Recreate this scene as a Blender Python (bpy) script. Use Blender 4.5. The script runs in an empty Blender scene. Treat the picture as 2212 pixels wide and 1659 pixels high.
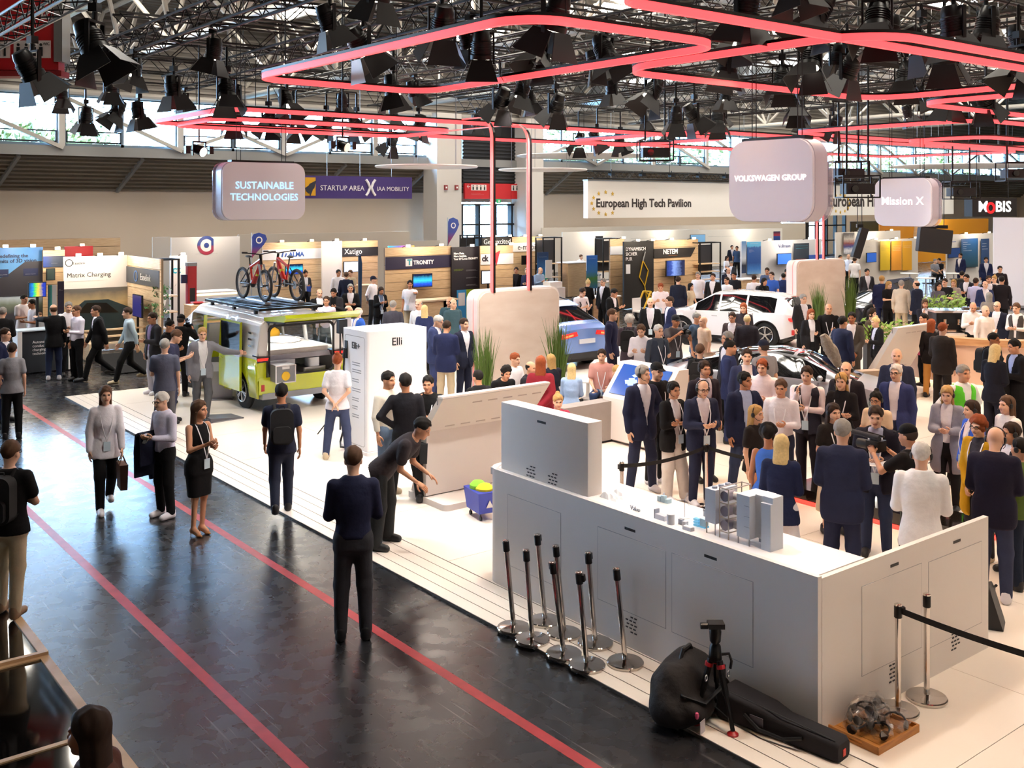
import bpy, math, random
import numpy as np
from mathutils import Vector, Matrix

SC = bpy.context.scene
COL = SC.collection
PI = math.pi
# ------------------------------------------------------------------ camera
# level camera on a gallery 4.2 m above the hall floor; world X and Y run along the stand's edges
CH, FPX, HORIZON, CX = 4.2,2228.0,440.0,1106.0
YAW = math.radians(38.1)
FX, FY = math.sin(YAW), math.cos(YAW)
RX, RY = math.cos(YAW),-math.sin(YAW)
cam_data = bpy.data.cameras.new('camera')
cam = bpy.data.objects.new('camera', cam_data)
COL.objects.link(cam)
cam.location = (0,0, CH)
cam.rotation_euler = (PI / 2,0,-YAW)
cam_data.sensor_width = 36.0
cam_data.lens = 36.0 * FPX / 2212.0
cam_data.shift_y = -(1659 / 2 - HORIZON) / 2212.0
cam_data.clip_end = 400
SC.camera = cam
# ------------------------------------------------------------------ sky and exposure
world = bpy.data.worlds.new('sky')
SC.world = world
world.use_nodes = True
_bg = world.node_tree.nodes['Background']
_bg.inputs[0].default_value = (0.40,0.66,1.0,1)
_bg.inputs[1].default_value = 40.0
SC.view_settings.view_transform = 'Standard'
SC.view_settings.look = 'None'
SC.view_settings.exposure = 0.42
SC.view_settings.gamma = 1.0
SC.view_settings.use_curve_mapping = False
cy = SC.cycles   # light paths kept short, the hall is open and pale
cy.max_bounces = 4; cy.diffuse_bounces = 3; cy.glossy_bounces = 3; cy.transmission_bounces = 3; cy.transparent_max_bounces = 8
cy.use_light_tree = False; cy.caustics_reflective = False; cy.caustics_refractive = False; cy.adaptive_threshold = 0.05; cy.sample_clamp_indirect = 8
SKYLIGHT = 22.0        # radiance of the roof lights
SPOT_W = 400.0        # power of one stage lamp
# ------------------------------------------------------------------ survey helpers: sight lines of the photograph
def ray(px, py):
 a = (px - CX) / FPX
 return Vector((FX + RX * a, FY + RY * a, (HORIZON - py) / FPX))
def at(px, py, z=0.0):          # point at height z
 r = ray(px, py); t = (z - CH) / r.z
 return Vector((r.x * t, r.y * t, z))
def onY(px, py, Y):             # point on a wall Y = const
 r = ray(px, py); t = Y / r.y
 return Vector((r.x * t, Y, CH + r.z * t))
def onX(px, py, X):
 r = ray(px, py); t = X / r.x
 return Vector((X, r.y * t, CH + r.z * t))
def onD(px, py, t):
 r = ray(px, py)
 return Vector((r.x * t, r.y * t, CH + r.z * t))
# ------------------------------------------------------------------ materials
_M = {}
def srgb(c):
 if isinstance(c, str):
  c = tuple(int(c[i:i + 2], 16) / 255 for i in (0,2,4))
 return tuple((v / 12.92 if v <= 0.04045 else ((v + 0.055) / 1.055) ** 2.4) for v in c)
def mat(hexc, rough=0.6, metal=0.0, emit=0.0, noise=0.0, nscale=6.0, coat=0.0, alpha=1.0, trans=0.0, spec=0.5, bump=0.0):
 key = (hexc, rough, metal, emit, noise, nscale, coat, alpha, trans, spec, bump)
 if key in _M: return _M[key]
 m = bpy.data.materials.new('m_' + str(hexc) + '_%d' % len(_M))
 m.use_nodes = True
 nt = m.node_tree; b = nt.nodes['Principled BSDF']
 c = srgb(hexc)
 b.inputs['Base Color'].default_value = (*c, 1)
 b.inputs['Roughness'].default_value = rough
 b.inputs['Metallic'].default_value = metal
 b.inputs['Specular IOR Level'].default_value = spec
 if coat: b.inputs['Coat Weight'].default_value = coat; b.inputs['Coat Roughness'].default_value = 0.05
 if alpha < 1: b.inputs['Alpha'].default_value = alpha
 if trans: b.inputs['Transmission Weight'].default_value = trans
 if emit:
  b.inputs['Emission Color'].default_value = (*c, 1)
  b.inputs['Emission Strength'].default_value = emit; m.cycles.emission_sampling = 'NONE'
 if noise or bump:
  tc = nt.nodes.new('ShaderNodeTexCoord'); n = nt.nodes.new('ShaderNodeTexNoise')
  n.inputs['Scale'].default_value = nscale; n.inputs['Detail'].default_value = 4
  nt.links.new(tc.outputs['Object'], n.inputs['Vector'])
  if noise:
   mx = nt.nodes.new('ShaderNodeMix'); mx.data_type = 'RGBA'
   mx.inputs[6].default_value = (*[v * (1 - noise) for v in c], 1)
   mx.inputs[7].default_value = (*[min(1, v * (1 + noise)) for v in c], 1)
   nt.links.new(n.outputs['Fac'], mx.inputs[0]); nt.links.new(mx.outputs[2], b.inputs['Base Color'])
  if bump:
   bp = nt.nodes.new('ShaderNodeBump'); bp.inputs['Strength'].default_value = bump; bp.inputs['Distance'].default_value = 0.03
   nt.links.new(n.outputs['Fac'], bp.inputs['Height']); nt.links.new(bp.outputs['Normal'], b.inputs['Normal'])
 _M[key] = m
 return m
def cloth(c):
 v = [int(c[i:i + 2], 16) for i in (0,2,4)]; l = sum(v) / 3
 if l < 110: c = '%02x%02x%02x' % tuple(int(min(255,(q * .72 + l * .28) * .86)) for q in v)
 return mat(c, 0.85, noise=0.15, nscale=7, spec=0.2, bump=.55)
def gradmat(name, stops, axis=2, scale=1.0, rough=0.5, emit=0.0):
 """flat print with bands or a colour ramp along one generated axis"""
 m = bpy.data.materials.new(name); m.use_nodes = True
 nt = m.node_tree; b = nt.nodes['Principled BSDF']; b.inputs['Roughness'].default_value = rough
 tc = nt.nodes.new('ShaderNodeTexCoord'); sp = nt.nodes.new('ShaderNodeSeparateXYZ'); cr = nt.nodes.new('ShaderNodeValToRGB')
 nz = nt.nodes.new('ShaderNodeTexNoise'); nz.inputs['Scale'].default_value = 7
 ad = nt.nodes.new('ShaderNodeMath'); ad.operation = 'MULTIPLY_ADD'; ad.inputs[1].default_value = 0.10 * scale
 nt.links.new(tc.outputs['Generated'], sp.inputs[0]); nt.links.new(tc.outputs['Generated'], nz.inputs['Vector'])
 nt.links.new(nz.outputs['Fac'], ad.inputs[0]); nt.links.new(sp.outputs[axis], ad.inputs[2])
 nt.links.new(ad.outputs[0], cr.inputs[0])
 e = cr.color_ramp.elements
 while len(e) < len(stops): e.new(0.5)
 for k, (p, c) in enumerate(stops):
  e[k].position = p; e[k].color = (*srgb(c),1)
 nt.links.new(cr.outputs[0], b.inputs['Base Color'])
 if emit:
  nt.links.new(cr.outputs[0], b.inputs['Emission Color']); b.inputs['Emission Strength'].default_value = emit; m.cycles.emission_sampling = 'NONE'
 return m
def woodmat(name, c1, c2, rough=0.55, sx=1.2, sz=14.0):
 m = bpy.data.materials.new(name); m.use_nodes = True
 nt = m.node_tree; b = nt.nodes['Principled BSDF']; b.inputs['Roughness'].default_value = rough
 tc = nt.nodes.new('ShaderNodeTexCoord'); mp = nt.nodes.new('ShaderNodeMapping'); mp.inputs['Scale'].default_value = (sx, sx, sz)
 n = nt.nodes.new('ShaderNodeTexNoise'); n.inputs['Scale'].default_value = 2.5; n.inputs['Detail'].default_value = 6
 oi = nt.nodes.new('ShaderNodeObjectInfo'); va = nt.nodes.new('ShaderNodeVectorMath'); va.operation = 'ADD'
 nt.links.new(tc.outputs['Object'], va.inputs[0]); nt.links.new(oi.outputs['Location'], va.inputs[1])
 nt.links.new(va.outputs[0], mp.inputs[0]); nt.links.new(mp.outputs[0], n.inputs['Vector'])
 cr = nt.nodes.new('ShaderNodeValToRGB'); e = cr.color_ramp.elements
 e[0].position = .3; e[1].position = .72
 e[0].color = (*srgb(c1),1); e[1].color = (*srgb(c2),1)
 nt.links.new(n.outputs['Fac'], cr.inputs[0]); nt.links.new(cr.outputs[0], b.inputs['Base Color'])
 return m
WHITE = mat('f2efee', 0.45); GLOSSW = mat('f4f2f2', 0.2, coat=.5)
BLACK = mat('101013', 0.5); BLACKM = mat('0c0c0e', 0.35, spec=.4); DARKGREY = mat('2b2c30', 0.6)
CHROME = mat('d8d2cc', 0.12,1.0); STEEL = mat('a9abae', 0.35,1.0); GREY = mat('8f9092', 0.7)
RED_LED = mat('ff4448', 0.5, emit=1.7); WOOD = woodmat('pale_wood', 'c9a67c', 'e0c39b'); WOOD2 = woodmat('light_wood', 'd3b38c', 'ecd8bb')
GLASSD = mat('0b0d12', 0.04, spec=.8, coat=.6); TYRE = mat('17181a', 0.8)
SKIN = [mat(c, 0.55, spec=.3) for c in ('e2b294', 'd29a78', 'c78a66', 'a86b48', '7a4a32', 'e8bfa6')]
# ------------------------------------------------------------------ objects
def tag(o, label=None, cat=None, group=None, kind=None):
 if label: o['label'] = label
 if cat: o['category'] = cat
 if group: o['group'] = group
 if kind: o['kind'] = kind
 return o
def thing(name, label, cat, loc=(0,0,0), rz=0.0, group=None):
 o = bpy.data.objects.new(name, None); COL.objects.link(o)
 o.location = loc; o.rotation_euler = (0,0, rz); o.empty_display_size = .1
 return tag(o, label, cat, group, 'thing')
def copy_tree(o, parent=None):
 c = o.copy(); COL.objects.link(c)
 if parent: c.parent = parent
 for ch in list(o.children): copy_tree(ch, c)
 return c
def inst(mesh, name, parent=None, mats=None, loc=(0,0,0), rot=(0,0,0), scale=(1,1,1)):
 """a linked copy of a mesh, with its own materials"""
 o = bpy.data.objects.new(name, mesh); COL.objects.link(o)
 if parent: o.parent = parent
 o.location = loc; o.rotation_euler = rot; o.scale = scale
 if mats:
  for k, m in enumerate(mats):
   if k < len(o.material_slots):
    o.material_slots[k].link = 'OBJECT'; o.material_slots[k].material = m
 return o
class MB:
 def __init__(s): s.v = []; s.f = []; s.m = []; s.mi = 0
 def add(s, vs, fs, mi=None):
  o = len(s.v); s.v += [tuple(p) for p in vs]
  for f in fs: s.f.append([i + o for i in f]); s.m.append(s.mi if mi is None else mi)
  return s
 def box(s, x0, x1, y0, y1, z0, z1, mi=None):
  vs = [(x, y, z) for z in (z0, z1) for y in (y0, y1) for x in (x0, x1)]
  return s.add(vs, [(0,2,3,1),(4,5,7,6),(0,1,5,4),(2,6,7,3),(0,4,6,2),(1,3,7,5)], mi)
 def hexa(s, b, t, mi=None):   # two quads of four points, same order
  return s.add(list(b) + list(t), [(3,2,1,0),(4,5,6,7),(0,1,5,4),(1,2,6,5),(2,3,7,6),(3,0,4,7)], mi)
 def bar(s, a, b, w, h=None, mi=None):
  a, b = Vector(a), Vector(b); d = (b - a).normalized(); h = h or w
  u = d.cross(Vector((0,0,1)))
  if u.length < 1e-4: u = Vector((1,0,0))
  u.normalize(); n = u.cross(d)
  q = [u * (w / 2) * i + n * (h / 2) * j for i, j in ((-1,-1),(1,-1),(1,1),(-1,1))]
  return s.hexa([a + k for k in q], [b + k for k in q], mi)
 def tube(s, pts, r, n=8, closed=False, caps=True, mi=None, flat=1.0):
  pts = [Vector(p) for p in pts]; N = len(pts)
  rs = r if isinstance(r, (list, tuple)) else [r] * N
  vs, fs = [], []; prev = None
  for i, p in enumerate(pts):
   a = pts[(i - 1) % N] if (closed or i) else p
   b = pts[(i + 1) % N] if (closed or i < N - 1) else p
   d = (b - a).normalized()
   if prev is None:
    u = d.cross(Vector((0,0,1)))
    if u.length < 1e-3: u = d.cross(Vector((1,0,0)))
   else: u = prev - d * prev.dot(d)
   u.normalize(); prev = u; w = d.cross(u)
   for k in range(n):
    an = 2 * PI * k / n
    vs.append(p + u * math.cos(an) * rs[i] + w * math.sin(an) * rs[i] * flat)
  for i in range(N if closed else N - 1):
   j = (i + 1) % N
   for k in range(n):
    l = (k + 1) % n
    fs.append((i * n + k, i * n + l, j * n + l, j * n + k))
  if caps and not closed:
   fs.append(list(range(n))[::-1]); fs.append(list(range((N - 1) * n, N * n)))
  return s.add(vs, fs, mi)
 def cyl(s, a, b, r, r2=None, n=16, mi=None): return s.tube([a, b], [r, r if r2 is None else r2], n, mi=mi)
 def lathe(s, prof, c=(0,0,0), n=20, mi=None):   # prof [(r, z)]
  vs = [(c[0] + r * math.cos(2 * PI * k / n), c[1] + r * math.sin(2 * PI * k / n), c[2] + z) for r, z in prof for k in range(n)]
  fs = [(i * n + k, i * n + (k + 1) % n, (i + 1) * n + (k + 1) % n, (i + 1) * n + k) for i in range(len(prof) - 1) for k in range(n)]
  fs.append(list(range(n))[::-1]); fs.append(list(range((len(prof) - 1) * n, len(prof) * n)))
  return s.add(vs, fs, mi)
 def sph(s, c, r, n=10, mi=None):
  r = r if isinstance(r, (tuple, list)) else (r, r, r)
  vs, fs = [], []
  for i in range(n // 2 + 1):
   th = PI * i / (n // 2)
   for k in range(n):
    ph = 2 * PI * k / n
    vs.append((c[0] + r[0] * math.sin(th) * math.cos(ph), c[1] + r[1] * math.sin(th) * math.sin(ph), c[2] + r[2] * math.cos(th)))
  for i in range(n // 2):
   for k in range(n):
    fs.append((i * n + k, (i + 1) * n + k, (i + 1) * n + (k + 1) % n, i * n + (k + 1) % n))
  return s.add(vs, fs, mi)
 def prism(s, poly, h0, h1, axis='z', mi=None):
  """extrude a 2-D polygon: axis z -> (x,y), axis y -> (x,z), axis x -> (y,z)"""
  def P(p, h):
   return (p[0], p[1], h) if axis == 'z' else ((p[0], h, p[1]) if axis == 'y' else (h, p[0], p[1]))
  n = len(poly)
  vs = [P(p, h0) for p in poly] + [P(p, h1) for p in poly]
  fs = [list(range(n))[::-1], list(range(n, 2 * n))] + [(k, (k + 1) % n, n + (k + 1) % n, n + k) for k in range(n)]
  return s.add(vs, fs, mi)
 def weld(s):
  k = {}; mp = []; v = []
  for p in s.v:
   q = tuple(round(c, 4) for c in p)
   if q not in k: k[q] = len(v); v.append(p)
   mp.append(k[q])
  s.v = v; s.f = [[mp[i] for i in f] for f in s.f]
  return s
 def mesh(s, name, mats, ang=0.6):
  me = bpy.data.meshes.new(name)
  me.from_pydata(s.v, [], s.f)
  for m in (mats if isinstance(mats, (list, tuple)) else [mats]): me.materials.append(m)
  if any(s.m): me.polygons.foreach_set('material_index', s.m)
  if ang is not None:
   me.polygons.foreach_set('use_smooth', [True] * len(me.polygons)); me.set_sharp_from_angle(angle=ang)
  me.update()
  return me
 def build(s, name, mats, parent=None, loc=(0,0,0), rot=(0,0,0), ang=0.6):
  o = bpy.data.objects.new(name, s.mesh(name, mats, ang)); COL.objects.link(o)
  o.location = loc; o.rotation_euler = rot
  if parent: o.parent = parent
  return o
def rrect(x0, x1, y0, y1, r, n=5):
 out = []
 for cx, cy, a0 in ((x1 - r, y1 - r, 0),(x0 + r, y1 - r, 90),(x0 + r, y0 + r, 180),(x1 - r, y0 + r, 270)):
  for k in range(n + 1):
   a = math.radians(a0 + 90 * k / n); out.append((cx + r * math.cos(a), cy + r * math.sin(a)))
 return out
def struct(o): o['kind'] = 'structure'; return o
_TXT = []
def txt(s, w, m, parent, loc, rot=(PI / 2,0,0), h=None, align='LEFT', name='lettering', ext=.004, bold=0.0, shear=0.0, hfix=None):
 """raised lettering, fitted to the width w; a leading ~ stands for print too small to read, set as word-long bars"""
 if s[0] == '~': s = ''.join('\u2014' if c.isalnum() else c for c in s[1:])
 cu = bpy.data.curves.new(name, 'FONT'); cu.body = s; cu.size = h or .2; cu.extrude = ext
 cu.align_x = align; cu.offset = bold; cu.shear = shear; cu.resolution_u = 2
 cu.materials.append(m)
 o = bpy.data.objects.new(name, cu); COL.objects.link(o)
 o.location = loc; o.rotation_euler = rot
 if parent: o.parent = parent
 _TXT.append((o, w, hfix))
 return o
def screen(parent, x0, x1, z0, z1, y, m, name='screen', frame=BLACK, t=.05, lab=None):
 """flat display on a wall facing -Y, in the parent's frame"""
 b = .02
 f = MB().box(x0 - b, x1 + b, y - t, y, z0 - b, z1 + b).build(name, frame, parent)
 MB().box(x0, x1, y - t - .006, y - t + .002, z0, z1).build('display', m, f)
 return f
random.seed(7)
# ================================================================== the hall
def ring(m, outer, inner, z0, z1, mi=None):
 n = len(outer)
 vs = [(*p, z0) for p in outer] + [(*p, z0) for p in inner] + [(*p, z1) for p in outer] + [(*p, z1) for p in inner]
 fs = []
 for k in range(n):
  l = (k + 1) % n
  fs += [(k, l, 2 * n + l, 2 * n + k),(n + l, n + k, 3 * n + k, 3 * n + l),(2 * n + k, 2 * n + l, 3 * n + l, 3 * n + k),(l, k, n + k, n + l)]
 return m.add(vs, fs, mi)
def floor_mat():
 m = bpy.data.materials.new('black_hall_floor'); m.use_nodes = True
 nt = m.node_tree; b = nt.nodes['Principled BSDF']; N = nt.nodes.new; L = nt.links.new
 tc = N('ShaderNodeTexCoord')
 n1 = N('ShaderNodeTexNoise'); n1.inputs['Scale'].default_value = .55; n1.inputs['Detail'].default_value = 5
 n2 = N('ShaderNodeTexNoise'); n2.inputs['Scale'].default_value = 5.0; n2.inputs['Detail'].default_value = 8
 L(tc.outputs['Object'], n1.inputs['Vector']); L(tc.outputs['Object'], n2.inputs['Vector'])
 # scratches: thin stretched noise in three directions
 acc = None
 for k, (rot, sc) in enumerate(((.4,1.0),(1.7,1.3),(2.6,.8),(1.05,.6))):
  mp = N('ShaderNodeMapping'); mp.inputs['Rotation'].default_value = (0,0, rot); mp.inputs['Scale'].default_value = (26 * sc, .9 * sc, 1)
  mp.inputs['Location'].default_value = (k * 7.3, k * 3.1,0)
  n = N('ShaderNodeTexNoise'); n.inputs['Scale'].default_value = 1.0; n.inputs['Detail'].default_value = 2; n.inputs['Distortion'].default_value = .25
  L(tc.outputs['Object'], mp.inputs[0]); L(mp.outputs[0], n.inputs['Vector'])
  cr = N('ShaderNodeMapRange'); cr.inputs[1].default_value = .70; cr.inputs[2].default_value = .80; L(n.outputs['Fac'], cr.inputs[0])
  if acc is None: acc = cr.outputs[0]
  else:
   mx = N('ShaderNodeMath'); mx.operation = 'MAXIMUM'; L(acc, mx.inputs[0]); L(cr.outputs[0], mx.inputs[1]); acc = mx.outputs[0]
 mul = N('ShaderNodeMath'); mul.operation = 'MULTIPLY'; L(acc, mul.inputs[0]); L(n2.outputs['Fac'], mul.inputs[1])
 mix = N('ShaderNodeMix'); mix.data_type = 'RGBA'; mix.inputs[6].default_value = (.010,.010,.012,1); mix.inputs[7].default_value = (.30,.28,.28,1)
 L(mul.outputs[0], mix.inputs[0]); L(mix.outputs[2], b.inputs['Base Color'])
 rg = N('ShaderNodeMapRange'); rg.inputs[1].default_value = .3; rg.inputs[2].default_value = .75; rg.inputs[3].default_value = .23; rg.inputs[4].default_value = .33
 L(n2.outputs['Fac'], rg.inputs[0]); ad = N('ShaderNodeMath'); ad.operation = 'MULTIPLY_ADD'; ad.inputs[1].default_value = .25
 L(mul.outputs[0], ad.inputs[0]); L(rg.outputs[0], ad.inputs[2]); L(ad.outputs[0], b.inputs['Roughness'])
 bp = N('ShaderNodeBump'); bp.inputs['Strength'].default_value = .05; bp.inputs['Distance'].default_value = .05
 L(n1.outputs['Fac'], bp.inputs['Height'])
 bp2 = N('ShaderNodeBump'); bp2.inputs['Strength'].default_value = .02; bp2.inputs['Distance'].default_value = .01
 L(n2.outputs['Fac'], bp2.inputs['Height']); L(bp.outputs[0], bp2.inputs['Normal']); L(bp2.outputs[0], b.inputs['Normal'])
 b.inputs['Specular IOR Level'].default_value = 1.0
 return m
fl = struct(MB().box(-30,120,-10,60,-.3,-.03).build('floor', floor_mat(), ang=None))
RED_PAINT = mat('a8383e', 0.4, noise=.35, nscale=6)
for x in (3.47,5.2):
 m = MB().box(x, x + .105,-4,27.5,-.0302,-.0285); m.build('floor_stripe', RED_PAINT, fl)
# white stand floor: edge planks and large tiles
STANDM = mat('efe4d8', 0.32, noise=.03, nscale=.7)
sf = struct(MB().box(6.2,40,-6,23.7,-.03,-.006).build('floor_stand', mat('5c5651', 0.6), ang=None))
for k in range(4):
 MB().box(6.203 + k * .17,6.203 + k * .17 + .159,-6,23.697,-.0299,0).build('plank', STANDM, sf, ang=None)
tile = MB().box(0.003,1.997,0.003,1.997,-.02,0).mesh('tile', STANDM, None)
edge = MB().box(0.003,1.997,0.003,1.697,-.02,0).mesh('tile_edge', STANDM, None)
for i in range(14):
 for j in range(12):
  x, y = 6.885 + i * 2,0 + j * 2
  if x > 34: continue
  o = inst(edge if j == 11 else tile, 'tile', sf, loc=(x, y, 0))
for i in range(4): inst(tile, 'tile', sf, loc=(6.885 + i * 2,-2,0))
MB().box(34.885,40,0,23.7,-.02,0).build('carpet_strip', mat('9a9895', .8), sf)
# ---- back wall
YW = 52.0
BEIGE = mat('cbb9a6', 0.85, noise=.04, nscale=.4)
DX0, DX1, D2 = onY(997,440,50).x, onY(1138,440,50).x, onY(1742,440,49.8).x
m = MB()
for x0, x1, z0 in ((-30, DX0 - .3,-.3),(DX0 - .3, DX1 + .3,4.3),(DX1 + .3, D2 - .3,-.3),(D2 - .3, D2 + 5.3,4.5),(D2 + 5.3,120,-.3)): m.box(x0, x1, YW, YW + .4, z0,4.85)
wb = struct(m.build('wall_back', BEIGE, ang=None))
STEELB = mat('8d8b86', 0.6); STEELW = mat('b9b3aa', 0.55)
sof = struct(MB().add([(-30, YW, 4.85),(120, YW, 4.85),(120,49.9,6.45),(-30,49.9,6.45),(-30, YW, 5.0),(120, YW, 5.0),(120,50.0,6.5),(-30,50.0,6.5)],
 [(0,1,2,3),(4,7,6,5),(0,3,7,4),(1,5,6,2)]).build('ceiling_soffit', mat('857765', .8), ang=None))
for k in range(9):
 f = (k + .5) / 9; y, z = YW + (49.9 - YW) * f, 4.85 + 1.6 * f
 MB().box(-30,120, y - .05, y + .05, z - .09, z - .01).build('slat', mat('6b5f50', .8), sof, ang=None)
for k in range(14):
 x = 10.5 + 5.5 * k
 MB().bar((x, YW - .1,4.8),(x + .6,49.9,6.35),.16).build('strut', STEELB, sof)
fb = struct(MB().box(-30,120,49.7,50.1,6.4,6.85).build('wall_fascia_beam', mat('908e8c', .6), ang=None))
glassm = bpy.data.materials.new('window_glass'); glassm.use_nodes = True
_nt = glassm.node_tree; _nt.nodes.remove(_nt.nodes['Principled BSDF'])
_t = _nt.nodes.new('ShaderNodeBsdfTransparent'); _g = _nt.nodes.new('ShaderNodeBsdfGlossy'); _x = _nt.nodes.new('ShaderNodeMixShader')
_g.inputs['Roughness'].default_value = .03; _x.inputs[0].default_value = .06; _t.inputs[0].default_value = (.93,.97,1,1)
_nt.links.new(_t.outputs[0], _x.inputs[1]); _nt.links.new(_g.outputs[0], _x.inputs[2]); _nt.links.new(_x.outputs[0], _nt.nodes['Material Output'].inputs[0])
FRAMEB = mat('6d7f8c', .5); FRAMED = mat('23272c', .5)
xs = [1.9 + 5.5 * k for k in range(20)]
for k in range(19):
 x0, x1 = xs[k], xs[k + 1]
 if 33 < x0 < 38: continue
 w = struct(MB().box(x0 - .14, x0 + .14,49.75,50.1,6.8,9.3).build('window_%d' % (k + 1), STEELW, ang=None))
 for a, b in ((x0 + .14,(x0 + x1) / 2),((x0 + x1) / 2, x1 - .14)):
  p = MB().box(a + .06, b - .06,49.98,50.0,6.95,9.15).build('pane', glassm, w, ang=None)
  m = MB().box(a, a + .07,49.9,50.08,6.85,9.2).box(b - .07, b, 49.9,50.08,6.85,9.2).box(a, b, 49.9,50.08,6.85,6.98).box(a, b, 49.9,50.08,9.12,9.2)
  m.build('window_frame', FRAMEB, w, ang=None)
  MB().box(a, b, 49.93,50.03,8.72,8.75).build('muntin', FRAMEB, w, ang=None)
  if (k * 2 + (a > x0 + 1)) % 3 != 2:
   m = MB().box(a + .07, b - .07,49.86,49.95,7.0,7.08).box(a + .07, b - .07,49.86,49.95,7.5,7.56).box(a + .07, a + .13,49.86,49.95,7.0,7.55).box(b - .13, b - .07,49.86,49.95,7.0,7.55)
   m.build('vent_sash', FRAMED, w, ang=None)
 xm = (x0 + x1) / 2
 if k % 4 in (1,2): seg = [((x0,9.1),(x1,6.75))]
 elif k % 4 == 3: seg = [((x0,6.75),(xm, 7.8)),((xm, 7.8),(x1,6.75))]
 else: seg = [((x0,6.75),(x1,9.1))]
 for (a, b),(c, d) in seg: MB().bar((a, 49.6, b),(c, 49.6, d),.17).build('brace', STEELW, w, ang=None)
uw = struct(MB().box(-30,120,49.7,50.1,9.2,13.5).build('wall_upper', mat('77716a', .8), ang=None))
for k in range(14): MB().box(-30,120,49.62,49.72,9.35 + k * .28,9.45 + k * .28).build('cladding_rib', mat('8c867e', .7), uw, ang=None)
MB().cyl((-30,49.5,9.3),(120,49.5,9.3),.16, n=10).build('chord', STEELW, uw)
struct(MB().box(-26,-25.6,-10,52,-.3,13.5).build('wall_side', BEIGE, ang=None))
struct(MB().box(108,108.4,-10,52,-.3,13.5).build('wall_end', BEIGE, ang=None))
struct(MB().box(-26,108,-9.8,-9.4,-.3,13.5).build('wall_gallery', BEIGE, ang=None))
# ---- corrugated roof with roof lights
CEILM = mat('6f695f', .75, noise=.1, nscale=.5)
m = MB(); holes = []
prof = []
y = -10.0
while y < 52.2:
 prof += [(y, 13.2),(y + .28,13.2),(y + .34,13.34),(y + .58,13.34)]; y += .64
vs = [(x, a, b) for x in (-26,108) for a, b in prof]; n = len(prof)
m.add(vs, [(i, i + 1, n + i + 1, n + i) for i in range(n - 1)])
ceil = struct(m.build('ceiling', CEILM, ang=None))
SKYM = bpy.data.materials.new('roof_light'); SKYM.use_nodes = True
_b = SKYM.node_tree.nodes['Principled BSDF']; _b.inputs['Base Color'].default_value = (.8,.85,.9,1)
_b.inputs['Emission Color'].default_value = (1.0,.92,.80,1); _b.inputs['Emission Strength'].default_value = SKYLIGHT
sky_me = MB().box(-1.1,1.1,-2.2,2.2,13.06,13.16).mesh('roof_light_pane', SKYM, None)
skf_me = ring(MB(), [(-1.25,-2.35),(1.25,-2.35),(1.25,2.35),(-1.25,2.35)], [(-1.1,-2.2),(1.1,-2.2),(1.1,2.2),(-1.1,2.2)], 13.0,13.2).mesh('roof_light_frame', STEELW, None)
for ix in range(9):
 for iy in range(5):
  x, y = -12 + ix * 11.0,1.5 + iy * 10.5
  if x < 5 and y < 30: continue
  inst(sky_me, 'roof_light', ceil, loc=(x, y, 0)); inst(skf_me, 'roof_light_frame', ceil, loc=(x, y, 0))
# ---- tubular roof girders
def girder(x, k):
 g = thing('roof_girder', 'pale steel tube roof girder, number %d counted from the red sign end of the hall' % k if False else
              ['pale tubular roof girder above the red toilet sign', 'pale tubular roof girder over the black aisle floor', 'pale tubular roof girder over the yellow van',
               'pale tubular roof girder over the pink partition', 'pale tubular roof girder above the white hanging disc', 'pale tubular roof girder over the white car',
               'pale tubular roof girder over the open dark sports car', 'pale tubular roof girder over the yellow banner booth'][k], 'girder', (x, 0,0),0, 'tubular roof girders')
 MB().tube([(0,-9,9.6),(0,49.5,9.6)], .14,10).build('bottom_chord', STEELW, g)
 for s in (-1.6,1.6): MB().tube([(s, -9,12.8),(s, 49.5,12.8)], .11,10).build('top_chord', STEELW, g)
 for j in range(11):
  y0 = -7 + j * 5.2
  for s in (-1.6,1.6):
   MB().cyl((0, y0,9.6),(s, y0 + 2.6,12.8),.085, n=8).build('diagonal', STEELW, g)
   MB().cyl((s, y0 + 2.6,12.8),(0, y0 + 5.2,9.6),.085, n=8).build('diagonal', STEELW, g)
  MB().cyl((-1.6, y0 + 2.6,12.8),(1.6, y0 + 2.6,12.8),.06, n=8).build('cross_tie', STEELW, g)
for k in range(8): girder(3.5 + k * 9.0, k)
d = thing('air_duct', 'large round silver ventilation duct under the roof near the red toilet sign', 'duct', (9.5,0,11.2))
MB().cyl((0,5,0),(0,49,0),.75, n=24).build('pipe', mat('aeb6bf', .3,.9), d)
for j in range(11): MB().cyl((0,7 + j * 4,0),(0,7.15 + j * 4,0),.79, n=24).build('collar', STEEL, d)
d2 = thing('air_duct', 'long round silver ventilation duct under the roof beyond the lamps', 'duct', (44,0,11.0))
MB().cyl((0,-5,0),(0,49,0),.7, n=24).build('pipe', mat('aeb6bf', .3,.9), d2)
for j in range(11): MB().cyl((0,3 + j * 4,0),(0,3.15 + j * 4,0),.74, n=24).build('collar', STEEL, d2)
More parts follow.
